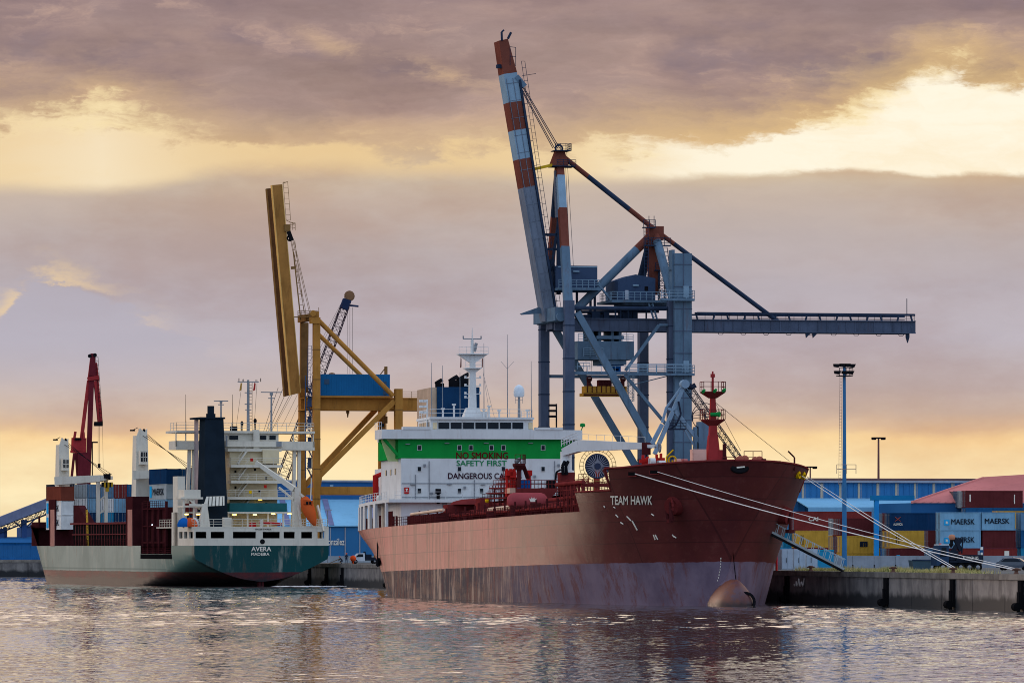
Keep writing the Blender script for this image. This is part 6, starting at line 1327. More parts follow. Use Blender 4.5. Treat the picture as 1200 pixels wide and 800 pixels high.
# waterside mast (striped) carrying the boom stays
base_n = k(666, 360, 0); base_f = k(640, 374, KD); mtop = k(655.5, 186, KM)
pn = lerp3(mtop, base_n, (0, .12, .34, .60, 1)); pf_ = lerp3(mtop, base_f, (0, .14, .36, .62, 1))
g = MB()
for i, m_ in enumerate((m_kr, m_kl, m_kr, m_kb)): g.m(m_); g.beam(pn[i], pn[i + 1], 1.0 + .06 * i, 1.1, up=(0, 1, 0))
mst = g.build('mast_leg', None, kc)
g = MB()
for i, m_ in enumerate((m_kr, m_kdark, m_kr, m_kdark)): g.m(m_); g.beam(pf_[i], pf_[i + 1], .95, 1.0, up=(0, 1, 0))
g.build('mast_leg', None, kc)
g = MB(); g.beam(k(653.5, 200, KM), k(655, 255, KM), .95, .9, up=(0, 1, 0)); ms_ = g.build('mast_column', m_kg, kc); g = MB(); g.beam(k(655, 255, KM), k(654.5, 345, KM), .55, .6, up=(0, 1, 0)); g.beam(k(655, 255, KM), k(645.5, 318, KM), .3, .4, up=(0, 1, 0))
for py in (275, 292): g.beam(k(637, py, KM), k(655, py, KM), .35, .4, up=(0, 1, 0))
g.build('mast_column', m_kdark, kc)
g = MB(); q = k(655.5, 188, KM); g.hexa([(q.x - 1.3, KM - 1.2, q.z - .8), (q.x + 1.1, KM - 1.2, q.z - .8), (q.x + 1.1, KM + 1.2, q.z - .8), (q.x - 1.3, KM + 1.2, q.z - .8)], [(q.x - .55, KM - .6, zk(655, 176, KM)), (q.x + .6, KM - .6, zk(655, 176, KM)), (q.x + .6, KM + .6, zk(655, 176, KM)), (q.x - .55, KM + .6, zk(655, 176, KM))]); head = g.build('mast_head', m_kr, kc)
g = MB(); z = zk(655, 177.5, KM); g.box(k(648, 178, KM).x, k(667, 178, KM).x, KM - 1.5, KM + 1.5, z, z + .12); g.rail([(k(648, 178, KM).x, KM - 1.4, z), (k(667, 178, KM).x, KM - 1.4, z), (k(667, 178, KM).x, KM + 1.4, z)], 1.0, .7, .05, 2); z = zk(655, 196, KM); g.box(k(645, 178, KM).x, k(672, 178, KM).x, KM - 1.6, KM + 1.6, z, z + .12); g.rail([(k(650, 178, KM).x, KM - 1.6, z), (k(672, 178, KM).x, KM - 1.6, z)], .95, .8, .05, 2); g.ring(k(655, 174, KM), .5, .14, axis=1, k=12); g.build('platform', m_kdark, head)
g = MB(); g.beam(k(622.5, 199, KM - 1), k(647, 193.5, KM - 1), .4, .4); g.build('boom_latch', m_ky, kc)
# the raised boom: a long box girder with painted bands
def boom_q(f): 
    L0, L1 = Vector(k(582.3, 88, KM)), Vector(k(631.2, 377, KM)); R0, R1 = Vector(k(603, 86, KM)), Vector(k(648.2, 374, KM))
    return L0.lerp(L1, f), R0.lerp(R1, f)
g = MB(); cuts = [(-.135, m_kr), (0.0, m_kl), (.115, m_kr), (.228, m_kl), (.345, m_kr), (.46, m_kg), (1.0, None)]
BW = 3.4
def boom_sec(f):
    a, b = boom_q(max(f, 0)); ax_ = (boom_q(1)[0] - boom_q(0)[0])
    if f < 0: a = a + ax_ * f + Vector((.15, 0, 0)); b = b + ax_ * f + Vector((-.5, 0, 0))
    sh = BW * .2055 * .9
    nf = b.x - a.x
    return [(a.x + sh, KM - BW / 2, a.z), (b.x, KM - BW / 2, b.z), (b.x - .05, KM + BW / 2, b.z), (a.x + sh - .05, KM + BW / 2, a.z)]
for i in range(6): g.m(cuts[i][1]); g.hexa(boom_sec(cuts[i][0]), boom_sec(cuts[i + 1][0]))
boom = g.build('boom', None, kc)
g = MB()
for f0, f1 in ((.02, .99),):
    for off in (.12, .62): p = Vector(boom_sec(f0)[0]).lerp(Vector(boom_sec(f0)[1]), off); q = Vector(boom_sec(f1)[0]).lerp(Vector(boom_sec(f1)[1]), off); g.beam(p + Vector((0, -.03, 0)), q + Vector((0, -.03, 0)), .07, .08, up=(0, 1, 0))
for i in range(14): f = .04 + i * .07; a, b = boom_sec(f)[:2]; g.beam(Vector(a) + Vector((0, -.02, 0)), Vector(b) + Vector((0, -.02, 0)), .05, .06, up=(0, 1, 0))
g.build('plate_seam', m_kg, boom)
g = MB()
a = Vector(boom_sec(.03)[1]); b = Vector(boom_sec(.98)[1]); g.beam(a + Vector((.2, 0, 0)), b + Vector((.2, 0, 0)), .3, .5, up=(0, 1, 0)); g.ladder(a + Vector((.7, 0, 2.6)), b + Vector((.75, 0, 0)), .5, (1, 0, 0), .04, .9)
for i in range(20): p = a.lerp(b, i / 19); g.tube(p, p + Vector((.7, 0, .1)), .05, k=4)
q = Vector(boom_sec(-.10)[1]); g.rail([q + Vector((.1, 0, -2.5)), q + Vector((.9, 0, -2.6))], 2.6, .6, .05, 1); q = k(612, 89, KM); g.tube(q, k(628, 86.5, KM), .05, k=4)
t0 = Vector(boom_sec(-.135)[0]); t1 = Vector(boom_sec(-.135)[1]); g.beam(t0 + Vector((.4, 0, 0)), t0 + Vector((.35, 0, 1.2)), .25, .3); g.tube(t0 + Vector((.35, 0, 1.2)), t0 + Vector((.7, 0, 1.5)), .12); g.beam(t1, t1 + Vector((.45, 0, .9)), .3, .3); q = Vector(boom_sec(-.035)[0]); g.box(q.x - .7, q.x + .3, KM - 1, KM, q.z - .3, q.z + .2); g.build('boom_walkway', m_kdark, boom)
g = MB(); q = k(607.5, 96, KM - 1); g.beam(k(604, 90, KM - 1), k(614, 102, KM - 1), .7, 1.6, up=(0, 1, 0)); g.beam(k(606, 98, KM - 1), k(608, 118, KM - 1), .4, .9, up=(0, 1, 0)); g.build('stay_bracket', m_kb, boom)
g = MB()
for dx, dy in ((0, -1), (.28, -1), (1.0, 1), (.75, 1)): g.tube(k(613, 101, KM + dy) + Vector((-dx * .55, 0, 0)), k(656, 174, KM + dy) + Vector((-dx, 0, 0)), .06, k=5); g.cut()
g.tube(k(664, 176, KM), k(672, 312, KM), .035, k=4); g.tube(k(662, 176, KM), k(668, 312, KM), .035, k=4); g.build('boom_hoist_rope', m_kdark, kc)
# trolley with the operator's machinery, ropes and spreader
g = MB(); a = k(677, 425, KM - 3.4); b = k(743, 400, KM - 3.4); g.box(a.x, b.x, KM - 3.4, KM + 3.4, a.z + .5, b.z); g.box(a.x + 3.6, b.x - 1.0, KM - 3, KM + 3, a.z - .2, a.z + .5)
for px in (693, 702, 717, 726): q = k(px, 400, KM - 2); g.box(q.x - .2, q.x + .2, KM - 2.5, KM + 2.5, b.z, z0_)
g.box(k(694, 396, KM).x, k(726, 396, KM).x, KM - 2.8, KM + 2.8, zk(700, 397, KM - 3), zk(700, 393, KM - 3)); tr = g.build('trolley', m_kb, kc)
g = MB(); g.rail([(a.x + .1, KM - 3.3, b.z), (a.x + 1.6, KM - 3.3, b.z)], 1, .8, .05, 2); g.cut(); g.rail([(b.x - 1.6, KM - 3.3, b.z), (b.x - .1, KM - 3.3, b.z)], 1, .8, .05, 2); g.cut(); zf = a.z + .9; g.rail([(a.x + .8, KM - 3.6, zf), (a.x + 3.6, KM - 3.6, zf)], 1.2, .8, .05, 3); g.cut(); g.rail([(a.x, KM - 3.2, a.z - .9), (a.x + 1.8, KM - 3.2, a.z - .9)], .9, .9, .05, 1); g.build('railing', m_kl, tr)
g = MB(); c0 = k(714, 437, KM - 2); c1_ = k(727.5, 424, KM - 2); g.box(c0.x, c0.x + .25, KM - 2, KM + .4, c0.z, c1_.z); g.box(c1_.x - .25, c1_.x, KM - 2, KM + .4, c0.z, c1_.z); g.box(c0.x, c1_.x, KM - 2, KM + .4, c0.z, c0.z + .3); g.box(c0.x, c1_.x, KM - 2.05, KM - 1.95, (c0.z + c1_.z) / 2 - .1, (c0.z + c1_.z) / 2 + .1); g.box(c0.x - 1.2, c1_.x + .4, KM - 2.2, KM + .6, c1_.z - .5, c1_.z + .2); cab_ = g.build('operator_cab', m_bluebox, tr)
g = MB(); g.box(c0.x + .25, c1_.x - .25, KM + .3, KM + .36, c0.z, c1_.z); g.build('window', M('cab_glass', (150, 170, 180), .15), cab_)
g = MB(); a = k(686, 464, KM - 1.2); b = k(734.5, 452.5, KM - 1.2); g.box(a.x, b.x, KM - 1.2, KM + 1.2, a.z + .5, b.z); g.box(a.x - .3, b.x + .1, KM - 1.3, KM + 1.3, a.z, a.z + .45); sp = g.build('spreader', m_spread, kc)
g = MB(); 
for i in range(9): x = a.x + .3 + i * (b.x - a.x - .6) / 8; g.box(x - .06, x + .06, KM - 1.26, KM - 1.2, a.z + .5, b.z)
g.box(a.x - .3, b.x + .1, KM - 1.36, KM - 1.3, a.z + .1, a.z + .3); q = k(710, 452, KM - 1); g.box(q.x - .9, q.x + .9, KM - .8, KM + .8, b.z, b.z + .9)
for px in (690, 729.5): q = k(px, 449, KM - .5); g.tube((q.x, KM - .5, b.z), (q.x, KM - .5, b.z + 1.1), .3, k=10); g.ring((q.x, KM - .8, b.z + 1.0), .35, .1, axis=1, k=10)
g.rail([(a.x + 2, KM - 1.1, b.z), (b.x - 2, KM - 1.1, b.z)], .8, .7, .05, 1); g.build('spreader_frame', m_dmar, sp)
g = MB()
for px in (690, 729.5):
    q = k(px, 449, KM - .5)
    for dx in (-.3, .3): g.tube((q.x + dx, KM - .5, b.z + 1), (q.x + dx * 2, KM - .5, z0_), .03, k=4)
g.build('hoist_rope', m_kdark, kc)
g = MB(); g.rail([k(672, 437, -.4), k(786, 436, -.4)], .9, 2.0, .04, 0); g.rail([k(738, 436.5, -2), k(810, 436.5, -2)], 1.2, 1.2, .045, 2); g.lattice(k(739, 440, KM), k(739, 470, KM), .8, .8, .8, .8, 6, .05); g.build('railing', m_kl, kc)
# cable reel with its guard, low on the waterside
g = MB(); c = k(700, 546, -2.5); g.ring(c, 1.62, .16, axis=1, k=26); g.tube(c + Vector((0, -.25, 0)), c + Vector((0, .25, 0)), .45, k=14); g.tube(c + Vector((0, .12, 0)), c + Vector((0, .2, 0)), 1.55, k=26)
disc = g.build('cable_reel', M('reel_slate', (52, 58, 80), .6), kc); g = MB()
for i in range(28): a_ = math.pi * i / 14; g.tube(c, c + Vector((1.6 * math.cos(a_), -.1, 1.6 * math.sin(a_))) + Vector((0, -.02, 0)), .05, k=4)
g.build('spoke', M('reel_spoke', (150, 150, 164), .5), disc); reel = disc
g = MB(); g.ring(c + Vector((0, -.3, 0)), 2.1, .035, axis=1, k=26); g.ring(c + Vector((0, -.3, 0)), 2.6, .04, axis=1, k=28)
for i in range(26): a_ = math.pi * i / 13; g.tube(c + Vector((1.95 * math.cos(a_), -.3, 1.95 * math.sin(a_))), c + Vector((2.65 * math.cos(a_), -.3, 2.65 * math.sin(a_))), .04, k=4)
g.build('guard', M('guard_tan', (150, 112, 66), .6), reel)
g = MB(); g.rail([c + Vector((-2.6, .3, -2.6)), c + Vector((2.9, .3, -2.6))], 1.5, .7, .05, 3); g.beam(c + Vector((0, .3, 0)), c + Vector((0, .3, -14)), .7, .7); g.build('reel_stand', M('reel_frame_red', (150, 60, 50), .6), reel)

# ------------------------------------------------------------------ the ochre quay crane with the blue machinery house
J = Fr(wpt(373, 0, 993).x, 993, QZ, TH); JD = 13.0
m_jo = M('ochre_crane_paint', (172, 120, 58), .55, var=.14, scale=.25, dirt=.45, rust=.3, rustc=(110, 80, 50)); m_jd = M('ochre_crane_dark', (128, 96, 58), .6, var=.15, dirt=.3); m_jb = M('machinery_house_blue', (32, 100, 152), .45, var=.06, dirt=.15); m_jr = M('crane_stair_blue', (64, 84, 120), .55)
jc = thing('quay_crane', 'ochre yellow quay crane with raised twin boom and bright blue machinery house', 'crane', J)
def j(px, py, t=0.0): return J.Y(px, py, t)
def jleg(px, pyt, t, w, d):
    g = MB(); q = j(px, pyt, t); g.box(q.x - w / 2, q.x + w / 2, t - d / 2, t + d / 2, 1.2, q.z); o = g.build('leg', m_jo, jc)
    g = MB(); g.box(q.x - .9, q.x + .9, t - 3, t + 3, .9, 1.8)
    for y_ in (-2.2, -.8, .8, 2.2): g.tube((q.x - .25, t + y_, .45), (q.x + .25, t + y_, .45), .45, k=10)
    g.build('bogie', m_jd, o); g = MB(); z = 6.0
    while z < q.z - 1: g.box(q.x - w / 2 - .05, q.x + w / 2 + .05, t - d / 2 - .05, t + d / 2 + .05, z, z + .13); g.cut(); z += 5.2
    g.build('flange', m_jd, o); return q
ja = jleg(370.8, 372, 0, 1.15, 1.5); jb_ = jleg(354, 455, JD, 1.15, 1.4); jcq = jleg(466.8, 455.5, 0, 1.3, 1.5); jdq = jleg(447.5, 476, JD, 1.15, 1.4)
g = MB(); g.beam(j(356.5, 378, JD), j(356, 460, JD), 1.35, 1.3, up=(0, 1, 0)); g.beam(j(352, 374, JD), j(368, 371, 0), 1.0, 1.2); g.build('mast_leg', m_jd, jc)
g = MB(); q = j(368, 372, 0); g.box(j(363.5, 375, 0).x, j(374, 375, 0).x, -1.0, 1.0, j(368, 379, 0).z, j(368, 372, 0).z); g.box(j(365, 375, 0).x, j(373, 375, 0).x, -.8, .8, j(368, 372, 0).z, j(368, 365, 0).z); g.tube(j(367, 367, -1.2), j(367, 367, 1.2), .55, k=12); g.build('mast_head', m_jo, jc)
g = MB(); z = j(356, 371.5, 4).z; g.rail([j(349, 371, 5), j(372, 371, 2)], 1.0, .8, .05, 2); g.tube(j(373.5, 372, 0), j(373.5, 360, 0), .05); g.beam(j(347, 371.5, 5), j(372, 372, 2), 2.0, .15); g.build('platform', m_jd, jc)
g = MB(); a = j(354.5, 480, 6.5); b = j(503, 467.3, 6.5)
for y in (4.2, 8.8): g.box(a.x, b.x, y - .5, y + .5, a.z, b.z)
g.box(a.x, b.x, 3.5, 9.5, a.z - .1, a.z + .12); g.box(a.x, b.x, 3.5, 9.5, b.z - .1, b.z + .12); g.beam((ja.x, 0, a.z + .9), (jb_.x, JD, a.z + .9), 1.1, 1.7); g.beam((jcq.x, 0, a.z + .9), (jdq.x, JD, a.z + .9), 1.1, 1.7); jg = g.build('girder', m_jo, jc)
g = MB(); g.rail([(j(470, 466, 4).x, 3.7, b.z + .1), (b.x, 3.7, b.z + .1)], 1.1, 1.6, .05, 2); g.build('railing', m_jd, jg)
g = MB(); a = j(375.5, 463.4, 2.6); b = j(457, 438.6, 2.6); g.box(a.x, b.x, 2.6, 10.6, a.z, b.z); jh = g.build('machinery_house', m_jb, jc)
g = MB(); g.box(a.x - .1, b.x + .15, 2.4, 10.8, a.z - .35, a.z); g.build('base_frame', m_jo, jh)
g = MB()
for i in range(28): x = a.x + .25 + i * (b.x - a.x - .5) / 27; g.box(x - .04, x + .04, 2.55, 2.6, a.z + .1, b.z - .1)
g.build('cladding_rib', m_jb, jh)
g = MB(); fb(g, J, 449, 447, 453, 462.5, 2.5, .06); fb(g, J, 380, 444, 386, 450, 2.5, .06); g.build('door', M('house_door_blue', (60, 84, 110), .5), jh)
g = MB(); q = j(389, 438, 4); g.lathe((q.x, 4, b.z), [(.6, 0), (.5, .2), (.1, .3)], 10); q = j(452.5, 438, 3); g.box(q.x - .25, q.x + .25, 3, 3.5, b.z, b.z + 1.4); g.tube((q.x, 3.2, b.z + 1.3), (q.x - 1.0, 3.2, b.z), .09); g.build('roof_fitting', m_jd, jh)
g = MB(); g.tube(j(372.5, 374.5, 0), j(461, 464, 0), .42, k=10); g.cut(); g.tube(j(372, 390.5, JD - 4), j(450, 466, JD - 4), .38, k=10); g.build('back_stay', m_jo, jc)
g = MB(); g.beam(j(462, 470, 0), j(374, 558, 0), .85, .85, up=(0, 1, 0)); g.beam(j(374, 558, 0), j(372, 572, 0), 1.2, .9); g.cut(); g.beam(j(440, 480, JD), j(356, 570, JD), .85, .85, up=(0, 1, 0)); g.build('brace', m_jo, jc)
g = MB(); z0_, z1_ = j(400, 579, 0).z, j(400, 570, 0).z; g.box(ja.x, jcq.x, -.5, .5, z0_, z1_); g.cut(); g.box(jb_.x, jdq.x, JD - .5, JD + .5, z0_, z1_); g.cut(); g.box(ja.x - .5, ja.x + .5, 0, JD, 3.6, 5); g.cut(); g.box(jcq.x - .5, jcq.x + .5, 0, JD, 3.6, 5); g.build('sill_beam', m_jo, jc)
g = MB(); 
for (t0, t1, b0, b1, t, mt) in (((318.8, 217), (330.5, 216), (340.5, 463), (352.2, 460), 4.0, 0), ((312.8, 221), (319.5, 221), (333.8, 464.5), (341, 464.5), 9.2, 1)):
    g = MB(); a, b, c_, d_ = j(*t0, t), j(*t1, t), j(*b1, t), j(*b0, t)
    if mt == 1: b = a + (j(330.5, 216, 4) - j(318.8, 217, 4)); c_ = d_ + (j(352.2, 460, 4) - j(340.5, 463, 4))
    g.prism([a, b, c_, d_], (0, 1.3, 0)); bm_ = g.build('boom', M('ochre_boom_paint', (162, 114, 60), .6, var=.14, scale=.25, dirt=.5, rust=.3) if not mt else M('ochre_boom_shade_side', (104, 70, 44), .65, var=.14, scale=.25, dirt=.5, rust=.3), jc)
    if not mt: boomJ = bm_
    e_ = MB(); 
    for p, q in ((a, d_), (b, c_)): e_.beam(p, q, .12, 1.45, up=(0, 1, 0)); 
    e_.v = [(x, y + .65, z) for x, y, z in e_.v]; e_.build('flange', M('flange_sunlit_edge', (206, 164, 96), .5) if not mt else m_jd, bm_)  # near boom: pale sand paints the sunlit edge onto its flanges
g = MB()
for i in range(9): f = .04 + i / 9; p = j(325 + 21 * f, 217 + 246 * f, 5.4); g.tube(p, p + Vector((0, 4.0, 0)), .2, k=6)
g.build('cross_tie', m_jd, boomJ)
g = MB(); p = j(330.5, 216, 4); g.ladder(j(334.5, 213.5, 4), j(338, 258, 4), .8, (1, 0, 0), .045, .9); g.tube(j(331, 215, 4), j(337, 213, 4), .06); g.box(j(333, 270, 4).x, j(340, 270, 4).x, 3.6, 5, j(333, 271, 4).z, j(333, 263, 4).z); g.rail([j(340, 269, 4), j(346, 270, 4)], 1.3, .6, .05, 2); g.tube(j(335, 258, 4), j(346, 263, 4), .05)
g.beam(j(343.8, 295, 4), j(352.5, 375, 4), .16, .2); 
for i in range(14): f = i / 14; g.tube(j(341.5 + 12 * f, 280 + 90 * f, 4), j(344.5 + 12 * f, 280 + 90 * f, 4), .05, k=4)
g.tube(j(345.5, 282, 4), j(357, 372, 4), .05, k=4); g.beam(j(341, 314, 4), j(346, 313.5, 4), .15, .5); g.build('boom_walkway', m_jd, boomJ)
g = MB(); g.beam(j(338, 271, 4), j(342, 282, 4), .6, 1.0, up=(0, 1, 0)); q = j(339.5, 279, 4); g.ring(q, .45, .16, axis=1, k=12); g.build('stay_bracket', m_black, boomJ)
g = MB()
for a_, b_, t in ((340.5, 357, 6), (341.5, 358.5, 6), (343, 362.5, 4), (344.2, 364, 4)): g.tube(j(a_, 281, t), j(b_, 366, t), .05, k=4); g.cut()
for px in (407.5,): g.tube(j(px, 480, 6), j(px, 484, 6), .3); g.tube(j(px, 484, 6), j(px, 489, 6), .2, .08)
g.build('boom_hoist_rope', m_jd, jc)
g = MB()                                                        # stair tower by the waterside leg
for i in range(9):
    py = 452 + i * 12; a = j(360 + (i % 2) * 3, py, 1.5); b = j(366 - (i % 2) * 3, py + 12, 1.5); g.beam(a, b, .7, .12); g.rail([a, b], .9, 1.0, .04, 1)
    g.box(j(358, py, 1.5).x, j(367, py, 1.5).x, 1, 2.2, j(360, py, 1.5).z - .08, j(360, py, 1.5).z)
for px in (358, 366.5): g.tube(j(px, 440, 1.6), (j(px, 560, 1.6).x, 1.6, j(px, 560, 1.6).z), .1)
g.ladder(j(363, 405, 1), j(362, 450, 1), .6, (1, 0, 0), .05, .6); g.build('stair_tower', m_jr, jc)
g = MB(); g.box(j(448, 500, JD - 1).x, j(453, 500, JD - 1).x, JD - 2, JD - 1, j(450, 496, JD).z, j(450, 488, JD).z); g.ladder(j(451, 480, JD - 1), j(451, 560, JD - 1), .5, (1, 0, 0), .05, .7); g.build('access_ladder', m_jd, jc)

# ------------------------------------------------------------------ lattice-jib harbour crane beyond, with a big head sheave
HY_ = 1075.0; HC = Fr(wpt(318, 0, HY_).x, HY_, QZ, TH)
m_lat = M('lattice_violet', (58, 44, 54), .6); m_latb = M('lattice_head_blue', (40, 52, 80), .5)
hcr = thing('harbour_crane', 'dark lattice jib crane with a toothed head wheel behind the ochre quay crane', 'crane', HC)
def h(px, py, t=0.0): return HC.Y(px, py, t)
g = MB(); g.box(-2.6, 2.6, -3, 3, 6, 9.5); g.beam((0, 0, 0), (0, 0, 6), 2.4, 2.4); g.box(-4, 4, -4, 4, 0, 1.6); g.build('tower', m_lat, hcr)
g = MB(); g.lattice(h(320, 590), h(404.5, 358), 2.0, 2.0, 1.5, 1.4, 28, .09, rl=.05); g.build('lattice_jib', m_lat, hcr)
g = MB(); g.beam(h(402.5, 362), h(406.5, 351), 1.4, 1.6, up=(0, 1, 0)); g.beam(h(408, 357.6), h(420, 358.8), .3, .35); g.beam(h(402, 352), h(411, 354), .7, .8, up=(0, 1, 0)); g.build('jib_head', m_latb, hcr)
c = h(409.5, 346.8); g = MB(); g.tube(c + Vector((0, -.2, 0)), c + Vector((0, .2, 0)), .72, k=18)
for i in range(13): a_ = 2 * math.pi * i / 13; d_ = Vector((math.cos(a_), 0, math.sin(a_))); g.beam(c + d_ * .6, c + d_ * 1.0, .4, .26, up=(0, 1, 0))
g.build('head_sheave', M('sheave_brown', (130, 96, 70), .6), hcr)
g = MB()
for px in (407.5, 410, 413): g.tube(h(px, 360), h(px, 438), .035, k=4)
for a_, b_ in ((400, 352), (401, 360), (402, 368)): g.tube(h(a_, 355), h(b_ - 30, 500), .035, k=4)
for i in range(4): g.tube(h(341 - i * 5, 460 - i * 2), h(318 - i * 3, 505), .05, k=4)
g.build('pendant_rope', m_black, hcr)

# ------------------------------------------------------------------ red harbour crane beyond the green ship
RY = 1180.0; RC = Fr(wpt(98, 0, RY).x, RY, QZ, TH)
m_rc = M('harbour_crane_red', (156, 52, 54), .5, var=.15, scale=.3, dirt=.3); m_rcd = M('harbour_crane_dark_red', (104, 38, 46), .55, var=.15, dirt=.3)
rc = thing('harbour_crane', 'red harbour crane with a steep folded jib behind the bow of the green ship', 'crane', RC)
def r(px, py, t=0.0): return RC.Y(px, py, t)
g = MB(); g.beam((0, 0, 0), (0, 0, r(98, 530).z), 2.6, 2.6); g.box(-4, 4, -4, 4, 0, 2.2); g.build('tower', m_rcd, rc)
g = MB(); g.prism([r(85.5, 528), r(101, 529.5), r(101.5, 513), r(86, 512.5)], (0, 3.2, 0)); g.prism([r(84.8, 530), r(101, 532), r(101, 529), r(84.8, 527)], (0, 3.4, 0)); g.beam(r(87, 514), r(88.4, 505.5), .5, .5); g.beam(r(98.5, 514), r(98, 506), .4, .4); rh = g.build('machinery_house', m_rc, rc)
g = MB()
for px in (89.5, 93.5): g.tube(r(px, 513, -.2), r(px, 515.5, -.2), .35, k=10)
g.build('sheave', m_black, rh)
g = MB(); g.beam(r(87, 531), r(84, 559), .5, .5, up=(0, 1, 0)); g.beam(r(89, 531), r(91, 559), .5, .5, up=(0, 1, 0)); g.beam(r(86, 538), r(90.5, 538), .3, .3); g.box(r(93, 548).x, r(100, 548).x, -1, 1, r(95, 549).z, r(95, 538).z); g.build('strut', m_rcd, rc)
g = MB(); g.hexa([r(100, 562), r(106.2, 562), r(106.2, 562, 2.0), r(100, 562, 2.0)], [r(104.5, 440), r(110.5, 440), r(110.5, 440, 2.0), r(104.5, 440, 2.0)]); g.hexa([r(104.2, 446), r(113, 446), r(113, 446, 2), r(104.2, 446, 2)], [r(106, 414), r(111.5, 414), r(111.5, 414, 2), r(106, 414, 2)]); jb = g.build('jib', m_rcd, rc)
g = MB(); g.beam(r(104, 446, .5), r(95.5, 514, .5), .7, .7, up=(0, 1, 0)); g.beam(r(112, 425, .5), r(114.5, 446, .5), .6, .7, up=(0, 1, 0)); g.beam(r(112.5, 446, .5), r(117.5, 496, .5), 1.0, 1.0, up=(0, 1, 0)); g.beam(r(107, 420, .5), r(104, 445, .5), .5, .5, up=(0, 1, 0)); g.beam(r(102.5, 444), r(116, 442), .5, .8); g.build('tie_rod', m_rc, jb)
g = MB(); q = r(108.5, 416); g.tube(r(105.2, 417, -.2), r(105.2, 417, .4), .42, k=10); g.tube(r(111.3, 416, -.2), r(111.3, 416, .4), .42, k=10); g.box(r(111, 499).x, r(120, 499).x, -.6, 1.2, r(115, 499).z, r(115, 494).z); g.tube(r(112, 497), r(112, 497, .4), .4, k=10); g.build('head_sheave', m_black, jb)
g = MB(); g.ladder(r(113.5, 418, -.2), r(119, 498, -.2), .5, (1, 0, 0), .05, .8)
for px in (115, 116.8): g.tube(r(px, 499), r(px, 544), .04, k=4)
g.box(r(115, 544).x, r(117.5, 544).x, -.4, .4, r(116, 548).z, r(116, 543).z); g.tube(r(108.2, 518), r(108.2, 560), .12); g.beam(r(107.5, 518), r(114.5, 518), .3, .3); g.tube(r(120, 499), r(121, 548), .03, k=4); g.build('hoist_rope', m_black, rc)

# ------------------------------------------------------------------ pale blue loading derrick on the quay behind the tanker's bow
DY = 716.0; DC = Fr(wpt(806, 0, DY).x, DY, QZ, TH)
m_dr = M('derrick_pale_blue', (126, 150, 172), .5, var=.1, dirt=.2); m_drd = M('derrick_dark_lattice', (40, 46, 62), .6)
dcr = thing('loading_derrick', 'pale blue loading derrick with folded arms and dark lattice boom behind the tanker bow', 'derrick', DC)
def dd(px, py, t=0.0): return DC.Y(px, py, t)
g = MB(); c = dd(802, 450); g.beam((dd(820, 560).x, 0, 0), dd(822, 495), .7, .7); g.box(dd(818, 500).x, dd(831, 500).x, -.5, 1, dd(820, 560).z, dd(820, 494).z); g.box(dd(813, 500).x, dd(816, 500).x, -.4, .6, 0, dd(820, 500).z); g.build('mast', m_kb, dcr)
g = MB(); g.beam(dd(802, 450), dd(767, 532), .48, .5, up=(0, 1, 0)); g.beam(dd(801, 450), dd(781, 477), .22, .25, up=(0, 1, 0)); g.beam(dd(781, 477), dd(776, 495), .3, .3, up=(0, 1, 0)); g.tube(c + Vector((0, -.6, 0)), c + Vector((0, .6, 0)), .55, k=12); g.beam(dd(790, 480), dd(828, 528), .5, .5, up=(0, 1, 0)); g.beam(dd(789, 480), dd(818, 530), .22, .25, up=(0, 1, 0)); g.beam(dd(781, 478), dd(791, 481), .3, .3); g.beam(dd(776, 497), dd(764, 520), .5, .4, up=(0, 1, 0)); g.build('loading_arm', m_dr, dcr)
g = MB(); p, q = dd(805, 452, .8), dd(866, 537, .8); g.lattice(p, q, 1.0, .9, .8, .7, 22, .055, rl=.03); g.build('lattice_boom', m_drd, dcr)
g = MB(); g.tube(dd(803, 451), dd(812, 454), .35); g.beam(dd(810, 454), dd(815, 451), .3, .6); g.build('lamp_head', m_drd, dcr)
g = MB(); z = dd(800, 502).z; g.box(dd(783, 502).x, dd(802, 502).x, -1, 1, z - .15, z); g.rail([(dd(783, 502).x, -.9, z), (dd(802, 502).x, -.9, z)], 1.0, .7, .05, 2); g.ring(dd(822, 490), 1.2, .05, axis=1, k=18); g.ring(dd(826, 488), 1.7, .05, axis=1, k=18)
z = dd(815, 492).z; g.rail([dd(812, 493), dd(834, 491)], 1.0, .7, .05, 2); g.path([dd(795, 470, -.5), dd(798, 485, -.5), dd(792, 498, -.5), dd(785, 503, -.5)], .12, 6); g.build('walkway', m_drd, dcr)
# ------------------------------------------------------------------ warehouses
def shed(name, label, fr): return thing(name, label, 'warehouse', fr)
m_wb = M('warehouse_blue', (56, 116, 166), .55, var=.08, scale=.1, dirt=.15); m_wbd = M('warehouse_deep_blue', (44, 94, 144), .55, var=.08, scale=.1); m_wr = M('warehouse_roof_pale_blue', (124, 176, 208), .5, var=.1, scale=.06, dirt=.2); m_tr = M('translucent_strip', (188, 172, 150), .5, var=.1, scale=.5, dirt=.4)
m_rr = M('warehouse_roof_rose', (192, 118, 114), .6, var=.12, scale=.06, dirt=.25); m_edge = M('roof_edge_grey', (150, 154, 164), .5)
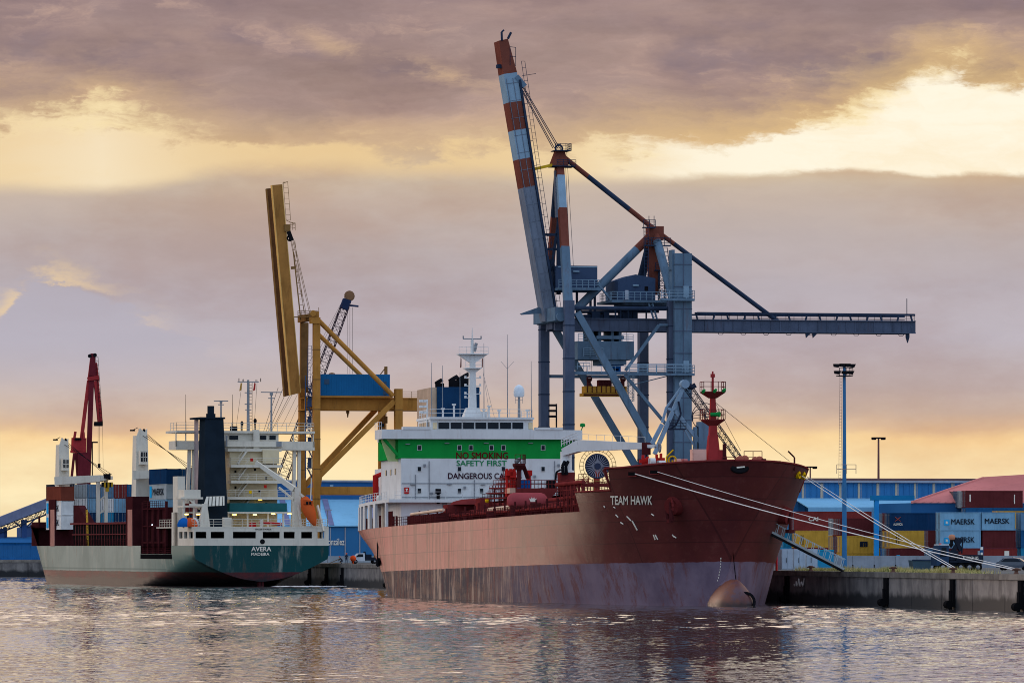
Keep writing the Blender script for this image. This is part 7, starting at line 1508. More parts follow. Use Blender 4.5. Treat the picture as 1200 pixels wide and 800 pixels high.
# right: long blue shed with translucent strips, on the far side of the yard
R1 = Fr(wpt(1060, 0, 900).x, 900, QZ, TH)
def wz(fr, px, py, t=0): return fr.Y(px, py, t).z
w1 = shed('warehouse', 'long blue warehouse with upright pale strips behind the containers at the right', R1)
xa, xb = R1.Y(930, 600, 0).x, R1.Y(1330, 600, 0).x; zt, zm = wz(R1, 1000, 563.5), wz(R1, 1000, 584.5)
g = MB(); g.box(xa, xb, 0, 30, 0, zt); g.build('wall', m_wb, w1)
g = MB(); g.box(xa - .3, xb, -.5, 30.5, zt, zt + .45); g.build('roof', M('roof_brown_edge', (112, 84, 84), .6), w1); g = MB(); g.box(xa - .3, xb, -.62, -.5, zt - .25, zt + .1); g.build('gutter', m_edge, w1)
g = MB(); n_ = 0; px = 939.5
while px < 1330:
    p = R1.Y(px, 566, 0); q = R1.Y(px + 4, 583.5, 0); g.box(p.x, q.x, -.09, -.0, q.z, p.z); g.cut(); px += 21.9
g.build('light_strip', m_tr, w1)
g = MB(); px = 928.0
while px < 1330:
    p = R1.Y(px, 566, 0); g.box(p.x - .06, p.x + .06, -.12, 0, 0, zt - .3); px += 7.3
g.build('cladding_rib', m_wb, w1)
g = MB(); g.prism([(xa, -.02, zm), (xb, -.02, zm), (xb, -9, zm - 1.5), (xa, -9, zm - 1.5)], (0, 0, .15)); g.box(xa, xb, -9.05, -9, 0, zm - 1.5); g.build('lean_to', m_wr, w1)
# rose roofed shed at the far right
R2 = Fr(wpt(1130, 0, 872).x, 872, QZ, TH); w2_ = shed('warehouse', 'warehouse with a wide rose red pitched roof at the far right', R2)
g = MB(); a, b, c_, d_ = R2.Y(1068, 589, 0), R2.Y(1152, 560.5, 10), R2.Y(1290, 552, 10), R2.Y(1290, 589, 0)
g.prism([a, d_, c_, b], (0, .4, .25)); g.build('roof', m_rr, w2_)
e1, e2 = R2.Y(1178, 579, 3.4), R2.Y(1216, 565, 8); g = MB(); g.beam(R2.Y(1176.5, 580, 3), R2.Y(1201, 570, 6.6), .25, .25); g.beam(a + Vector((0, -.1, .1)), b + Vector((0, -.1, .1)), .3, .35)
for i in range(26): f = (i + .5) / 26; g.beam(Vector(a).lerp(Vector(d_), f) + Vector((0, -.05, .05)), Vector(b).lerp(Vector(c_), f) + Vector((0, -.05, .05)), .08, .08)
g.build('roof_seam', M('roof_seam_rose', (202, 132, 128), .6), w2_)
g = MB(); g.box(a.x, d_.x, .2, 20, 0, a.z); g.build('wall', m_wbd, w2_)
# behind the ochre crane: blue shed whose lower half carries the white name
R3 = Fr(wpt(400, 0, 1060).x, 1060, QZ, TH); w3 = shed('warehouse', 'blue warehouse with a pale sloped roof and white lettering under the ochre crane', R3)
def w3z(py, px=400, t=0): return R3.Y(px, py, t).z
xa, xb = R3.Y(300, 600, 0).x, R3.Y(640, 600, 0).x; z1, z2, z3 = w3z(617), w3z(586, t=16), w3z(564.5, t=16)
g = MB(); g.box(xa, xb, 0, 16, 1.2, z1); g.build('wall', m_wb, w3); g = MB(); g.box(xa, xb, -.1, 0, -.2, 1.2); g.build('plinth', M('pale_plinth', (150, 160, 168), .7, dirt=.4), w3)
g = MB(); g.prism([(xa, -.4, z1 + .05), (xb, -.4, z1 + .05), (xb, 16, z2), (xa, 16, z2)], (0, 0, .2)); rf = g.build('roof', m_wr, w3)
g = MB(); g.box(xa, xb, 16.05, 40, 1, z3); g.build('upper_wall', m_wbd, w3)
g = MB(); g.box(xa, xb, 15.6, 40.4, z3, z3 + .35); g.build('upper_roof', m_edge, w3)
g = MB()
for x in (R3.Y(404.5, 600, 0).x, R3.Y(421.5, 600, 0).x, R3.Y(387, 600, 0).x, R3.Y(452, 600, 0).x): g.box(x - .1, x + .1, -.12, 0, 1, z1 - .1); g.cut()
g.build('downpipe', m_edge, w3)
m_rs = M('roof_streak_mauve', (112, 116, 150), .5)
g = MB()
for i in range(8): x = xa + 6 + i * 8.2; g.beam((x, -.3, z1 + .3), (x + 1.5, 15.5, z2 + .25), 1.0, .1)
g.build('skylight_row', m_rs, rf)
g = MB(); p = R3.Y(379.5, 638.2, 0); q = R3.Y(403.2, 630.6, 0); lettering(g, 'González', lambda u, v: (p.x + (q.x - p.x) * u, -.12, p.z + (q.z - p.z) * v)); g.build('lettering', m_ltxt, w3)
g = MB(); p = R3.Y(386.5, 577.5, 16); q = R3.Y(390.5, 567.5, 16); g.box(p.x, q.x, 15.9, 16.0, p.z, q.z); p = R3.Y(443, 577.5, 16); g.box(p.x, p.x + .6, 15.9, 16.0, p.z, p.z + 1.6); g.build('window', M('shed_window_grey', (130, 160, 180), .4), w3)
# shed seen between the ships' masts (low roofline)
# far left: conveyor gallery, blue sheds, fence and stored gear on the cross quay
L1 = Fr(wpt(20, 0, 1330).x, 1330, QZ, TH)
def l(px, py, t=0.0): return L1.Y(px, py, t)
cv = thing('conveyor_gallery', 'grey sloping conveyor gallery rising to the right at the far left edge', 'conveyor', L1)
g = MB(); a, b = l(-6, 613, 0), l(80, 579.5, 0); g.beam(a, b, 3.0, 2.1, up=(0, 0, 1)); g.build('gallery', M('gallery_slate', (110, 116, 140), .5, dirt=.3), cv)
g = MB(); g.lattice(a + Vector((0, 0, -1.9)), b + Vector((0, 0, -1.9)), 2.4, 1.3, 2.4, 1.3, 16, .14, rl=.09); g.build('gallery_truss', m_kdark, cv)
g = MB()
for px, w_ in ((1.5, 2.6), (6, .8), (28, 1.2), (60, 1.0)): p = l(px, 600, 0); g.beam((p.x, 0, 0), (p.x, 0, a.z + (b.z - a.z) * (p.x - a.x) / (b.x - a.x) - 1.8), w_, 1.4)
p = l(28, 620, 0); g.beam((p.x, 0, l(28, 620, 0).z), (p.x - 3, 0, l(25, 608, 0).z), .3, .3); g.beam((p.x, 0, l(28, 620, 0).z), (p.x + 3, 0, l(31, 606, 0).z), .3, .3); g.build('support_tower', M('gallery_tower_blue', (50, 74, 116), .55), cv)
L2 = Fr(wpt(40, 0, 1350).x, 1350, QZ, TH)
s1 = shed('warehouse', 'small slate blue shed under the conveyor gallery at the far left', L2)
p, q = L2.Y(28, 635, 0), L2.Y(120, 617.5, 0); g = MB(); g.prism([(p.x, 0, 0), (q.x, 0, 0), (q.x, 0, L2.Y(46, 613, 0).z), (L2.Y(46, 613, 0).x, 0, L2.Y(46, 613, 0).z), (p.x, 0, L2.Y(28, 618, 0).z)], (0, 14, 0)); g.build('wall', M('shed_slate_blue', (60, 82, 124), .55), s1)
g = MB(); g.beam((p.x - .5, -.2, L2.Y(28, 618, 0).z + .1), (L2.Y(46, 613, 0).x, -.2, L2.Y(46, 613, 0).z + .1), .5, .25); g.build('roof_edge', m_edge, s1)
L3 = Fr(wpt(20, 0, 1322).x, 1322, QZ, TH); p, q = L3.Y(-20, 655, 0), L3.Y(70, 634, 0)
s2 = shed('warehouse', 'low bright blue shed along the cross quay at the far left', L3)
g = MB(); g.box(p.x, q.x, 0, 9, 0, q.z - .4); g.build('wall', M('low_shed_blue', (28, 90, 150), .55, var=.2, scale=.3, dirt=.5), s2); g = MB(); g.prism([(p.x, -.3, q.z - .4), (q.x, -.3, q.z - .4), (q.x, 9, q.z + .9), (p.x, 9, q.z + .9)], (0, 0, .15)); g.build('roof', m_wbd, s2)
g = MB(); 
for i in range(16): x = p.x + 1 + i * (q.x - p.x - 2) / 15; g.box(x - .5, x + .5, -.06, 0, .4, q.z - .9)
g.build('door', m_wbd, s2)
r4 = random.Random(11)
fe_ = thing('fence', 'blue mesh fence in front of the low shed at the far left quay', 'fence', Fr(wpt(20, 0, 1308).x, 1308, QZ, TH))
g = MB(); FX = Fr(wpt(20, 0, 1308).x, 1308, QZ, TH); p, q = FX.Y(-20, 650, 0), FX.Y(62, 650, 0)
for i in range(40): x = p.x + i * (q.x - p.x) / 39; g.tube((x, 0, 0), (x, 0, 2.2), .06, k=4)
for z in (.4, 1.1, 1.8, 2.2): g.tube((p.x, 0, z), (q.x, 0, z), .05, k=4)
for i in range(39): x = p.x + i * (q.x - p.x) / 39; g.tube((x, 0, .2), (x + 1.0, 0, 2.1), .05, k=4)
g.build('mesh_panel', M('fence_blue', (40, 100, 156), .5), fe_)

# ------------------------------------------------------------------ container yard at the right
GY = 'containers in the yard at the right'
def ybox(px0, py1, t_y, L, c, label, H=2.59, door=True, texts=(), zfix=None):
    """box in the yard: its lettered side faces the water; px0 = left edge of that side, py1 = its foot; t_y = distance"""
    w = wpt(px0, py1, t_y); z = w.z if zfix is None else zfix
    return container(Matrix.Translation((w.x, w.y, z)) @ Matrix.Rotation(TH, 4, 'Z'), L, H, BC[c], label, GY, door, texts)
Z0 = QZ + .06
def tier(n_): return Z0 + n_ * 2.60
dm = 822.0
M_T = (('patch', .55, 1.35, .7, 1.5, None, m_bcyan), ('star', .68, 1.22, .83, 1.37, None, m_ltxt), ('side', 1.62, 5.1, .85, 1.6, 'MAERSK', m_btxt))
ybox(1102, 617, dm, 6.06, 'sky', 'upper of the two light blue lettered containers with the white star, behind the crane truck', texts=M_T, zfix=tier(2))
ybox(1102, 638, dm, 6.06, 'sky', 'lower of the two light blue lettered containers with the white star, behind the crane truck', texts=M_T, zfix=tier(1))
ybox(1102, 655, dm, 6.06, 'maroon', 'maroon container at the foot of the stack, half hidden by the crane truck', zfix=tier(0))
ybox(1150.8, 617, dm + 1, 5.0, 'sky', 'light blue lettered container without a star, on top at the far right', texts=(('side', .4, 4.1, .95, 1.7, 'MAERSK', m_btxt),), zfix=tier(2), door=False)
ybox(1151.5, 638, dm + 1.2, 5.0, 'maroon', 'plain dark maroon container under the starless light blue one', zfix=tier(1), door=False)
ybox(1130, 655, dm - 4, 7.9, 'red', 'red container with a white tilted mark behind the crane truck', texts=(('patch', 6.0, 6.7, 1.5, 2.2, None, m_ltxt), ('patch', 2.0, 2.7, .4, 2.2, None, BC['grey'])), zfix=tier(0), door=False)
for n_, c, lab in ((2, 'steel', 'steel blue container, top of the column at the right edge'), (1, 'blue', 'blue container, middle of the column at the right edge'), (0, 'teal', 'bright blue container, foot of the column at the right edge')): ybox(1196.5, 600, dm + 3, 6.06, c, lab, zfix=tier(n_))
d2 = 838.0
ybox(1043, 613, d2, 12.19, 'navy', 'long dark blue container with an orange cross mark, right of the light mast', texts=(('cross', .75, 1.6, 1.35, 2.0, None, M('emblem_orange', (214, 96, 60), .5)), ('side', .5, 1.9, .75, 1.1, 'ALIANCA', m_ltxt)), zfix=tier(2), H=2.59)
ybox(1043, 638, d2, 12.19, 'ochre', 'long ochre container under the long dark blue one', zfix=tier(1), texts=(('patch', .9, 1.0, .5, 2.1, None, m_fgl), ('patch', 1.3, 1.4, .5, 2.1, None, m_fgl)))
ybox(1043, 655, d2, 12.19, 'maroon', 'long maroon container at the foot, under the long ochre one', zfix=tier(0), texts=(('patch', 1.0, 1.5, 1.2, 1.6, None, m_bcyan),))
ybox(1038.5, 613, d2 + 2.5, 12.19, 'maroon', 'maroon container with door end showing, behind the long dark blue one', zfix=tier(2)); ybox(1038.5, 613, d2 + 2.5, 12.19, 'ochre', 'ochre container with door end showing, behind the long ochre one', zfix=tier(1)); ybox(1038.5, 613, d2 + 2.5, 12.19, 'steel', 'steel blue container behind the long maroon one', zfix=tier(0))
ybox(1034, 613, d2 + 5.0, 12.19, 'steel', 'steel blue container, top and third row back from the dark blue one', zfix=tier(2)); ybox(1034, 613, d2 + 5.0, 12.19, 'navy', 'dark blue container, second tier and third row back from the ochre one', zfix=tier(1))
ybox(1088.5, 638, d2 - 8.5, 6.06, 'maroon', 'maroon container with barred doors left of the light blue pair', zfix=tier(1)); ybox(1088.5, 655, d2 - 8.5, 6.06, 'steel', 'steel blue container under the one with barred maroon doors', zfix=tier(0))
d3 = 846.0
ybox(985.5, 620, d3, 6.06, 'maroon', 'dark maroon container on two ochre ones, behind the light mast', zfix=tier(2) - .75)
ybox(985.5, 641, d3, 6.06, 'ochre', 'ochre container with a dark emblem, upper of two behind the light mast', texts=(('patch', 2.9, 4.1, .95, 1.75, None, m_btxt), ('patch', 3.1, 3.2, .95, 1.5, None, BC['ochre']), ('patch', 3.42, 3.52, .95, 1.5, None, BC['ochre']), ('patch', 3.74, 3.84, .95, 1.5, None, BC['ochre'])), zfix=tier(1) - .75)
ybox(985.5, 661, d3, 6.06, 'ochre', 'ochre container with a dark emblem, lower of two behind the light mast', texts=(('patch', 2.9, 4.1, .95, 1.75, None, m_btxt), ('patch', 3.1, 3.2, .95, 1.5, None, BC['ochre']), ('patch', 3.42, 3.52, .95, 1.5, None, BC['ochre']), ('patch', 3.74, 3.84, .95, 1.5, None, BC['ochre'])), zfix=tier(0) - .75)
for r_, cs in ((1, ('brown', 'maroon', 'red')), (2, ('grey', 'ochre', 'brown'))):
    for n_ in (0, 1, 2): ybox(985.5 - 4.9 * r_, 620, d3 + r_ * 2.5, 6.06, cs[2 - n_], '%s container, %s, %s row behind the emblem boxes' % (BN[cs[2 - n_]], ('foot', 'second tier', 'top tier')[n_], ('next', 'third')[r_ - 1]), zfix=tier(n_) - .75)
d4 = 868.0
CAI = (('side', 2.2, 3.7, 1.45, 2.05, 'CAI', m_ltxt),)
ybox(931, 617, d4, 12.19, 'red', 'long red container with white letters beside the tanker bow', texts=CAI, zfix=tier(2) + .1, H=2.9)
ybox(932.5, 640, d4, 12.19, 'ochre', 'ochre container under the long red lettered one beside the tanker bow', zfix=tier(1) + .1, texts=(('patch', .8, .9, .4, 1.9, None, m_fgl), ('patch', 1.1, 1.2, .4, 1.9, None, m_fgl)))
ybox(932.5, 655, d4, 12.19, 'red', 'red container at the foot of the stack beside the tanker bow', zfix=tier(0) + .1)
ybox(918, 617, d4 + 2.7, 12.19, 'teal', 'bright blue container half hidden by the tanker bow', zfix=tier(1))
ybox(1132, 594, 866, 9.0, 'maroon', 'maroon container on top in front of the rose red roof', zfix=wpt(1132, 594.5, 866).z, texts=(('patch', .55, .75, .9, 2.0, None, m_ltxt), ('patch', 7.6, 7.75, .6, 2.0, None, m_ltxt)))
for i, c in enumerate(('grey', 'navy', 'brown', 'steel')): ybox(1132 - 4.9 * (i + 1), 594, 868.5 + i * 2.5, 9.0, c, '%s container end, %s back from the topmost maroon one' % (BN[c], ('first', 'second', 'third', 'fourth')[i]), zfix=wpt(1132, 594.5, 866).z)
for n_ in (0, 1, 2): ybox(1132, 594, 866, 9.0, ('navy', 'steel', 'blue')[n_], '%s container under the topmost maroon one, %s' % (BN[('navy', 'steel', 'blue')[n_]], ('lowest', 'second up', 'third up')[n_]), zfix=wpt(1132, 594.5, 866).z - (3 - n_) * 2.6)
ybox(1168, 594, 850, 6.06, 'ochre', 'ochre container showing just above the starless light blue one', zfix=tier(2) + .35)
ybox(1182, 594, 851, 6.06, 'maroon', 'maroon container at the top right edge of the yard', zfix=tier(2) + .4)

# ------------------------------------------------------------------ yard furniture
m_bar = M('barrier_concrete', (138, 146, 156), .8, var=.12, dirt=.3)
BF = Fr(wpt(1080, 0, 770).x, 770, QZ, TH)
bw_ = thing('barrier_wall', 'long low grey concrete barrier in front of the yard containers', 'wall', BF)
g = MB(); x0_, x1_ = BF.Y(974, 655, 0).x, BF.Y(1290, 655, 0).x; x = x0_; zt = BF.Y(1080, 650.8, 0).z
while x < x1_: g.box(x + .02, x + 2.98, 0, .5, .42, zt); g.box(x + .1, x + 2.9, -.12, .62, 0, .42); x += 3.0
g.build('barrier_block', m_bar, bw_); MB().box(x0_, x1_, .1, .3, .3, .55).build('joint_fill', m_void, bw_)
def mast_light(px, pyt, y, base_r, label, kind):
    fr = Fr(wpt(px, 0, y).x, y, QZ, TH); e = thing('light_mast', label, 'light mast', fr); z = fr.Y(px, pyt, 0).z
    m_ = M('mast_sky_blue', (58, 112, 158), .5, var=.06, dirt=.1) if kind == 0 else M('mast_dark', (110, 76, 76), .55)
    g = MB(); g.tube((0, 0, 0), (0, 0, z), base_r, base_r * .55, 12); pole = g.build('pole', m_, e)
    if kind == 0:
        g = MB(); z2 = fr.Y(px, 440, 0).z; g.box(-.9, .9, -.9, .9, z2 - .1, z2); g.rail([(-.9, -.9, z2), (.9, -.9, z2), (.9, .9, z2)], 1.0, .8, .05, 1)
        for h_, w_ in ((z - .1, 1.05), (z - .95, .9)): g.beam((-w_, 0, h_), (w_, 0, h_), .12, .12)
        g.build('head_frame', m_black, e)
        for i, (x_, h_) in enumerate(((-1.05, z), (-.2, z + .05), (.35, z + .05), (1.05, z), (-.95, z - .9), (.1, z - .9), (.85, z - .9))):
            g = MB(); s = -1 if x_ < 0 else 1; g.hexa([(x_ - .34, -.4, h_ - .2), (x_ + .2, -.4, h_ - .28), (x_ + .2, .3, h_ - .28), (x_ - .34, .3, h_ - .2)], [(x_ - .42, -.4, h_ + .18), (x_ + .42, -.4, h_ + .18), (x_ + .42, .3, h_ + .18), (x_ - .42, .3, h_ + .18)]); g.build('floodlight', m_black, e)
        g = MB(); g.ladder((-.62, 0, 11), (-.45, 0, z2), .3, (1, 0, 0), .03, .4); z3 = fr.Y(px, 555, 0).z; g.rail([(-1.3, -1, z3), (1.3, -1, z3)], 1.2, 1.2, .05, 1); g.build('ladder', M('ladder_tan', (150, 130, 120), .5), e)
    else:
        g = MB(); g.box(-1.05, 1.05, -.5, .5, z - .1, z + .12); g.build('floodlight', m_black, e)
        for s in (-1, 1): g = MB(); g.hexa([(s * .5, -.4, z - .3), (s * 1.0, -.4, z - .3), (s * 1.0, .4, z - .3), (s * .5, .4, z - .3)], [(s * .45, -.4, z - .1), (s * 1.1, -.4, z - .1), (s * 1.1, .4, z - .1), (s * .45, .4, z - .1)]); g.build('lamp_head', m_black, e)
mast_light(989.5, 428, 745, .33, 'tall blue light mast with two rows of floodlights right of the tanker bow', 0)
mast_light(1029.5, 513, 905, .26, 'shorter dark light mast with a flat head, right of the tall blue one', 1)
mast_light(949.5, 547, 925, .2, 'dark light mast showing just beside the tip of the tanker bow', 1)
PF = Fr(wpt(1027, 0, 800).x, 800, QZ, TH); e = thing('portal_frame', 'bright blue steel portal frame between the ochre and dark blue containers', 'steel frame', PF)
g = MB(); zt = PF.Y(1027, 586, 0).z; g.beam((0, 0, 0), (0, 0, zt), .6, .6); q = PF.Y(1066, 586, 0); g.build('post', M('portal_blue', (40, 132, 200), .5, dirt=.2), e)
g = MB(); g.box(-.8, q.x + .6, -.4, .4, zt, zt + .7); g.build('top_beam', M('portal_teal_blue', (28, 110, 160), .5), e)
# pale cabinets beside the gangway
for px0, px1, y, lab in ((916, 929, 676, 'pale grey cabinet nearest the tanker bow on the quay'), (930, 944, 680, 'pale grey cabinet, middle one of the row beside the gangway'), (945, 958, 684, 'pale grey cabinet, right one of the row beside the gangway')):
    fr = Fr(wpt((px0 + px1) / 2, 0, y).x, y, QZ, TH); e = thing('cabinet', lab, 'cabinet', fr, 'cabinets beside the gangway'); p, q = fr.Y(px0, 668, 0), fr.Y(px1, 643, 0)
    g = MB(); g.box(p.x, q.x, 0, 1.8, .1, q.z); g.build('body', M('cabinet_pale_blue', (176, 190, 202), .5, dirt=.3), e); g = MB(); xm_ = (p.x + q.x) / 2; g.box(p.x + .05, xm_ - .02, -.05, 0, .2, q.z - .1); g.box(xm_ + .02, q.x - .05, -.05, 0, .2, q.z - .1); d_ = g.build('door', M('cabinet_door_blue', (160, 176, 192), .5, dirt=.35), e)
    g = MB(); g.tube((xm_ - .12, -.1, .9), (xm_ - .12, -.1, 1.5), .03); g.build('handle', m_black, d_)
fr = Fr(wpt(910, 0, 668).x, 668, QZ, TH); g = MB(); g.tube((0, 0, 0), (0, 0, fr.Y(910, 642, 0).z), .14, k=8); g.tube((0, 0, fr.Y(910, 642, 0).z), (0, 0, fr.Y(910, 638, 0).z), .2, k=8); o = place(g.build('marker_post', m_red), fr); set_tag(o, 'thin red marker post close to the tanker bow on the quay', 'post')
fr = Fr(wpt(968, 0, 700).x, 700, QZ, TH); e = thing('tool_box', 'bright blue box behind the foot of the gangway', 'box', fr); p, q = fr.Y(951, 651, 0), fr.Y(977, 645, 0); g = MB(); g.box(p.x, q.x, 0, 1.5, 0, q.z); g.build('body', BC['teal'], e); g = MB(); g.box(p.x - .05, q.x + .05, -.05, 1.55, q.z, q.z + .12); g.build('lid', M('lid_teal', (20, 150, 190), .5), e)
# gangway from the tanker down to the quay
GF = Fr(wpt(985, 0, 640).x, 640, QZ, TH); e = thing('gangway', 'grey gangway sloping down from the tanker to the grassy quay edge', 'gangway', GF)
a, b = GF.Y(898, 621, -3), GF.Y(987, 666.5, 0); g = MB(); g.beam(a, b, .9, .24); g.build('walkway', M('gangway_grey', (146, 154, 158), .6, dirt=.2), e); g = MB()
g.beam(a + Vector((0, -.5, -.28)), b + Vector((0, -.5, -.28)), .1, .2); g.build('stringer', m_black, e); g = MB()
for i in range(12): f = .1 + .86 * i / 11; p = Vector(a).lerp(Vector(b), f); 
for s in (-.4, .4):
    for i in range(12): f = .12 + .86 * i / 11; p = Vector(a).lerp(Vector(b), f); g.tube(p + Vector((0, s, 0)), p + Vector((.32, s, 1.15)), .04, k=5)
    g.tube(Vector(a) + Vector((.3, s, 1.1)), Vector(b) + Vector((.3, s, 1.1)), .03, k=4)
g.build('railing', M('gangway_rail', (170, 188, 196), .5), e)
# bollards on the coping
m_bol = M('bollard_rust', (96, 70, 60), .7, rust=.5)
def bollard(px, xin, lab):
    # on the quay edge: solve for the point of the edge line under this column
    best = min((abs(Q.px((xin, y * .25, QZ))[0] - px), y * .25) for y in range(-300, 700)); y = best[1]; w = Q.M @ Vector((xin, y, QZ + .03)); fr = Fr(w.x, w.y, w.z, TH)
    e = thing('bollard', lab, 'bollard', fr, 'mooring bollards along the quay edge'); g = MB(); g.lathe((0, 0, 0), [(.32, 0), (.32, .05), (.2, .1), (.18, .34), (.3, .44), (.32, .54), (.22, .6), (.02, .62)], 14); g.build('post', m_bol, e); g = MB(); g.beam((-.45, 0, .44), (.45, 0, .44), .15, .15); g.build('horn', m_bol, e); return fr
b1 = bollard(1191, .6, 'rusty bollard at the right edge holding two mooring lines'); b2 = bollard(1117, .6, 'rusty bollard beside the crane truck holding the bow lines'); b3 = bollard(1047, .6, 'rusty bollard standing in the grass left of the crane truck'); b4 = bollard(950, .6, 'rusty bollard below the row of pale cabinets')
# mooring lines
m_rope = M('mooring_rope', (226, 220, 214), .8, var=.08)
def rope(p, q, sag, rad, lab):
    p = Vector(p); q = Vector(q); g = MB(); N_ = 28; pts = [p.lerp(q, i / N_) - Vector((0, 0, sag * 4 * (i / N_) * (1 - i / N_))) for i in range(N_ + 1)]; g.path(pts, rad, 6); o = g.build('mooring_line', m_rope); set_tag(o, lab, 'rope', 'mooring lines of the red tanker'); return o
def twp(p): return T.M @ Vector(p)
h1_ = twp(hull_px(746, 555) + Vector((-.15, 0, 0))); h2_ = twp(hull_px(772, 552.6) + Vector((-.15, 0, 0)))
e1_ = Vector(b1.loc) + Vector((0, 0, .5)); e2_ = Vector(b2.loc) + Vector((0, 0, .5))
rope(h1_, e1_ + Vector((0, 0, -.1)), .5, .058, 'thicker white mooring line from the left bow slot across the hull'); rope(h2_, e1_ + Vector((.3, 1, 0)), .4, .036, 'thinner white mooring line from the right bow slot across the hull')
f1 = twp((tw(4.2, 14.6) + .5, 4.1, 14.5)); f2 = twp((tw(7.2, 14.6) + .5, 7.0, 14.5))
rope(f1, e2_, .25, .045, 'white bow line from the left yellow roller to the bollard'); rope(f2, e2_ + Vector((.2, .4, .1)), .15, .04, 'white bow line from the right yellow roller to the bollard')
g = MB(); w = [Q.M @ Vector((-.2, 28 + i * .35, 2.9 - .9 * abs(math.sin(i * .9)) )) for i in range(14)]; g.path(w, .07, 5); o = g.build('hanging_rope', m_rope); set_tag(o, 'loose white rope hanging on the quay face beside the bow', 'rope')
# grass along the coping
g = MB(); r5 = random.Random(5)
for i in range(15000):
    y = r5.uniform(-30, 36) if i % 5 else r5.uniform(-40, 40); x = 1.35 + abs(r5.gauss(0, 1.4))
    if math.sin(y * .7) + math.sin(y * .23 + 1) + r5.uniform(-1.3, 1.3) < -.35: continue
    hgt = r5.uniform(.15, .5) * (1.0 + .7 * max(0, math.sin(y * .31 + 2))); a_ = r5.uniform(0, 6.28); w_ = r5.uniform(.015, .04); lx, ly = r5.gauss(0, .15), r5.gauss(0, .15); dx, dy = math.cos(a_) * w_, math.sin(a_) * w_
    g.m(M('dry_grass', (186, 172, 112), .8, var=.3, scale=2) if r5.random() < .72 else M('green_grass', (116, 124, 70), .8, var=.3, scale=2))
    g.add([(x - dx, y - dy, QZ), (x + dx, y + dy, QZ), (x + lx, y + ly, QZ + hgt)], [(0, 1, 2)])
o = place(g.build('grass', None), Q); o['kind'] = 'stuff'; o['label'] = 'dry grass growing along the quay edge'
# ------------------------------------------------------------------ crane truck, car, trough, pick-up, workers
m_tyre = M('tyre_black', (22, 22, 24), .85); m_rim = M('wheel_rim', (130, 132, 136), .4, .6); m_cabw = M('truck_cab_white', (206, 214, 222), .4, dirt=.2); m_tk = M('truck_dark', (36, 42, 54), .55, var=.2); m_hub = m_rim
def wheel(par, x, y, r, w=.3):
    g = MB(); g.lathe((x, y - w / 2, r), [(r * .62, 0), (r * .95, .02), (r, .08), (r, w - .08), (r * .95, w - .02), (r * .62, w)], 18, axis=1); t = g.build('wheel', m_tyre, par); g = MB(); g.lathe((x, y - w / 2 - .01, r), [(r * .2, -.03), (r * .58, .02), (r * .6, .08), (r * .6, w)], 14, axis=1); g.build('rim', m_rim, t); return t
CT = Fr(wpt(1097, 0, 640).x, 640, QZ, TH); ctk = thing('crane_truck', 'dark flatbed truck with a folded loader crane parked by the quay edge', 'truck', CT)
def ct(px, py, t=0.0): return CT.Y(px, py, t)
g = MB(); x0_, x1_ = ct(1097.5, 650, 0).x, ct(1110, 650, 0).x; zt = ct(1100, 638.5, 0).z
g.prism([(x0_, 0, .7), (x1_ + .2, 0, .7), (x1_ + .2, 0, zt), (x0_ + .35, 0, zt), (x0_ + .02, 0, 1.7)], (0, 2.3, 0)); cb = g.build('cab', M('cab_slate_blue', (46, 66, 92), .45, dirt=.3), ctk); g = MB(); g.box(x0_ + .36, x1_ + .22, -.03, 2.33, zt, zt + .1); g.build('cab_front', m_cabw, cb)
g = MB(); g.prism([(x0_ + .42, -.03, 1.7), (x1_ - .1, -.03, 1.7), (x1_ - .1, -.03, zt - .25), (x0_ + .62, -.03, zt - .25)], (0, .04, 0)); g.build('window', m_glass, cb)
g = MB(); g.tube((x0_ + .55, .4, zt), (x0_ + .55, .4, zt + .22), .14, k=10); g.build('beacon', M('beacon_red', (210, 60, 40), .4), cb)
g = MB(); x2_ = ct(1152, 650, 0).x; g.box(x0_ + .2, x2_, .5, 1.8, .7, 1.05); g.box(x1_ + .3, x2_, -.05, 2.35, 1.05, 1.25); ch = g.build('chassis', m_tk, ctk)
g = MB(); pa_, pb_ = ct(1121, 657, -.1), ct(1152, 652.5, -.1); g.box(pa_.x, x2_, -.1, -.02, 1.25, 1.9); g.box(pa_.x, x2_, 2.3, 2.38, 1.25, 1.9); g.box(x2_ - .08, x2_, -.1, 2.3, 1.25, 1.9); fb_ = g.build('side_board', m_tk, ctk)
g = MB(); lettering(g, 'AUTOGRUAS', lambda u, v: (pa_.x + .7 + (x2_ - pa_.x - 1.3) * u, -.13, 1.42 + .3 * v)); g.build('lettering', m_ltxt, fb_)
for x in (x0_ + .75, x1_ + 1.6, x2_ - 1.6, x2_ - .6): wheel(ctk, x, .12, .5, .34); wheel(ctk, x, 2.15, .5, .34)
g = MB(); bx_ = ct(1118, 650, 0).x; g.box(bx_ - .5, bx_ + .5, .5, 1.9, 1.25, 2.2); g.beam((bx_, 1.1, 2), ct(1126, 631, 1.1), .42, .5, up=(0, 1, 0)); g.beam(ct(1126, 645, 1.0), ct(1118.5, 630, 1.0), .4, .45, up=(0, 1, 0)); g.beam(ct(1127, 648, .8), ct(1128.5, 629, .8), .12, .2, up=(0, 1, 0)); g.box(ct(1106, 650, 0).x, ct(1124, 650, 0).x, .3, 2.0, 1.3, ct(1110, 644.5, 0).z); cr_ = g.build('loader_crane', m_tk, ctk)
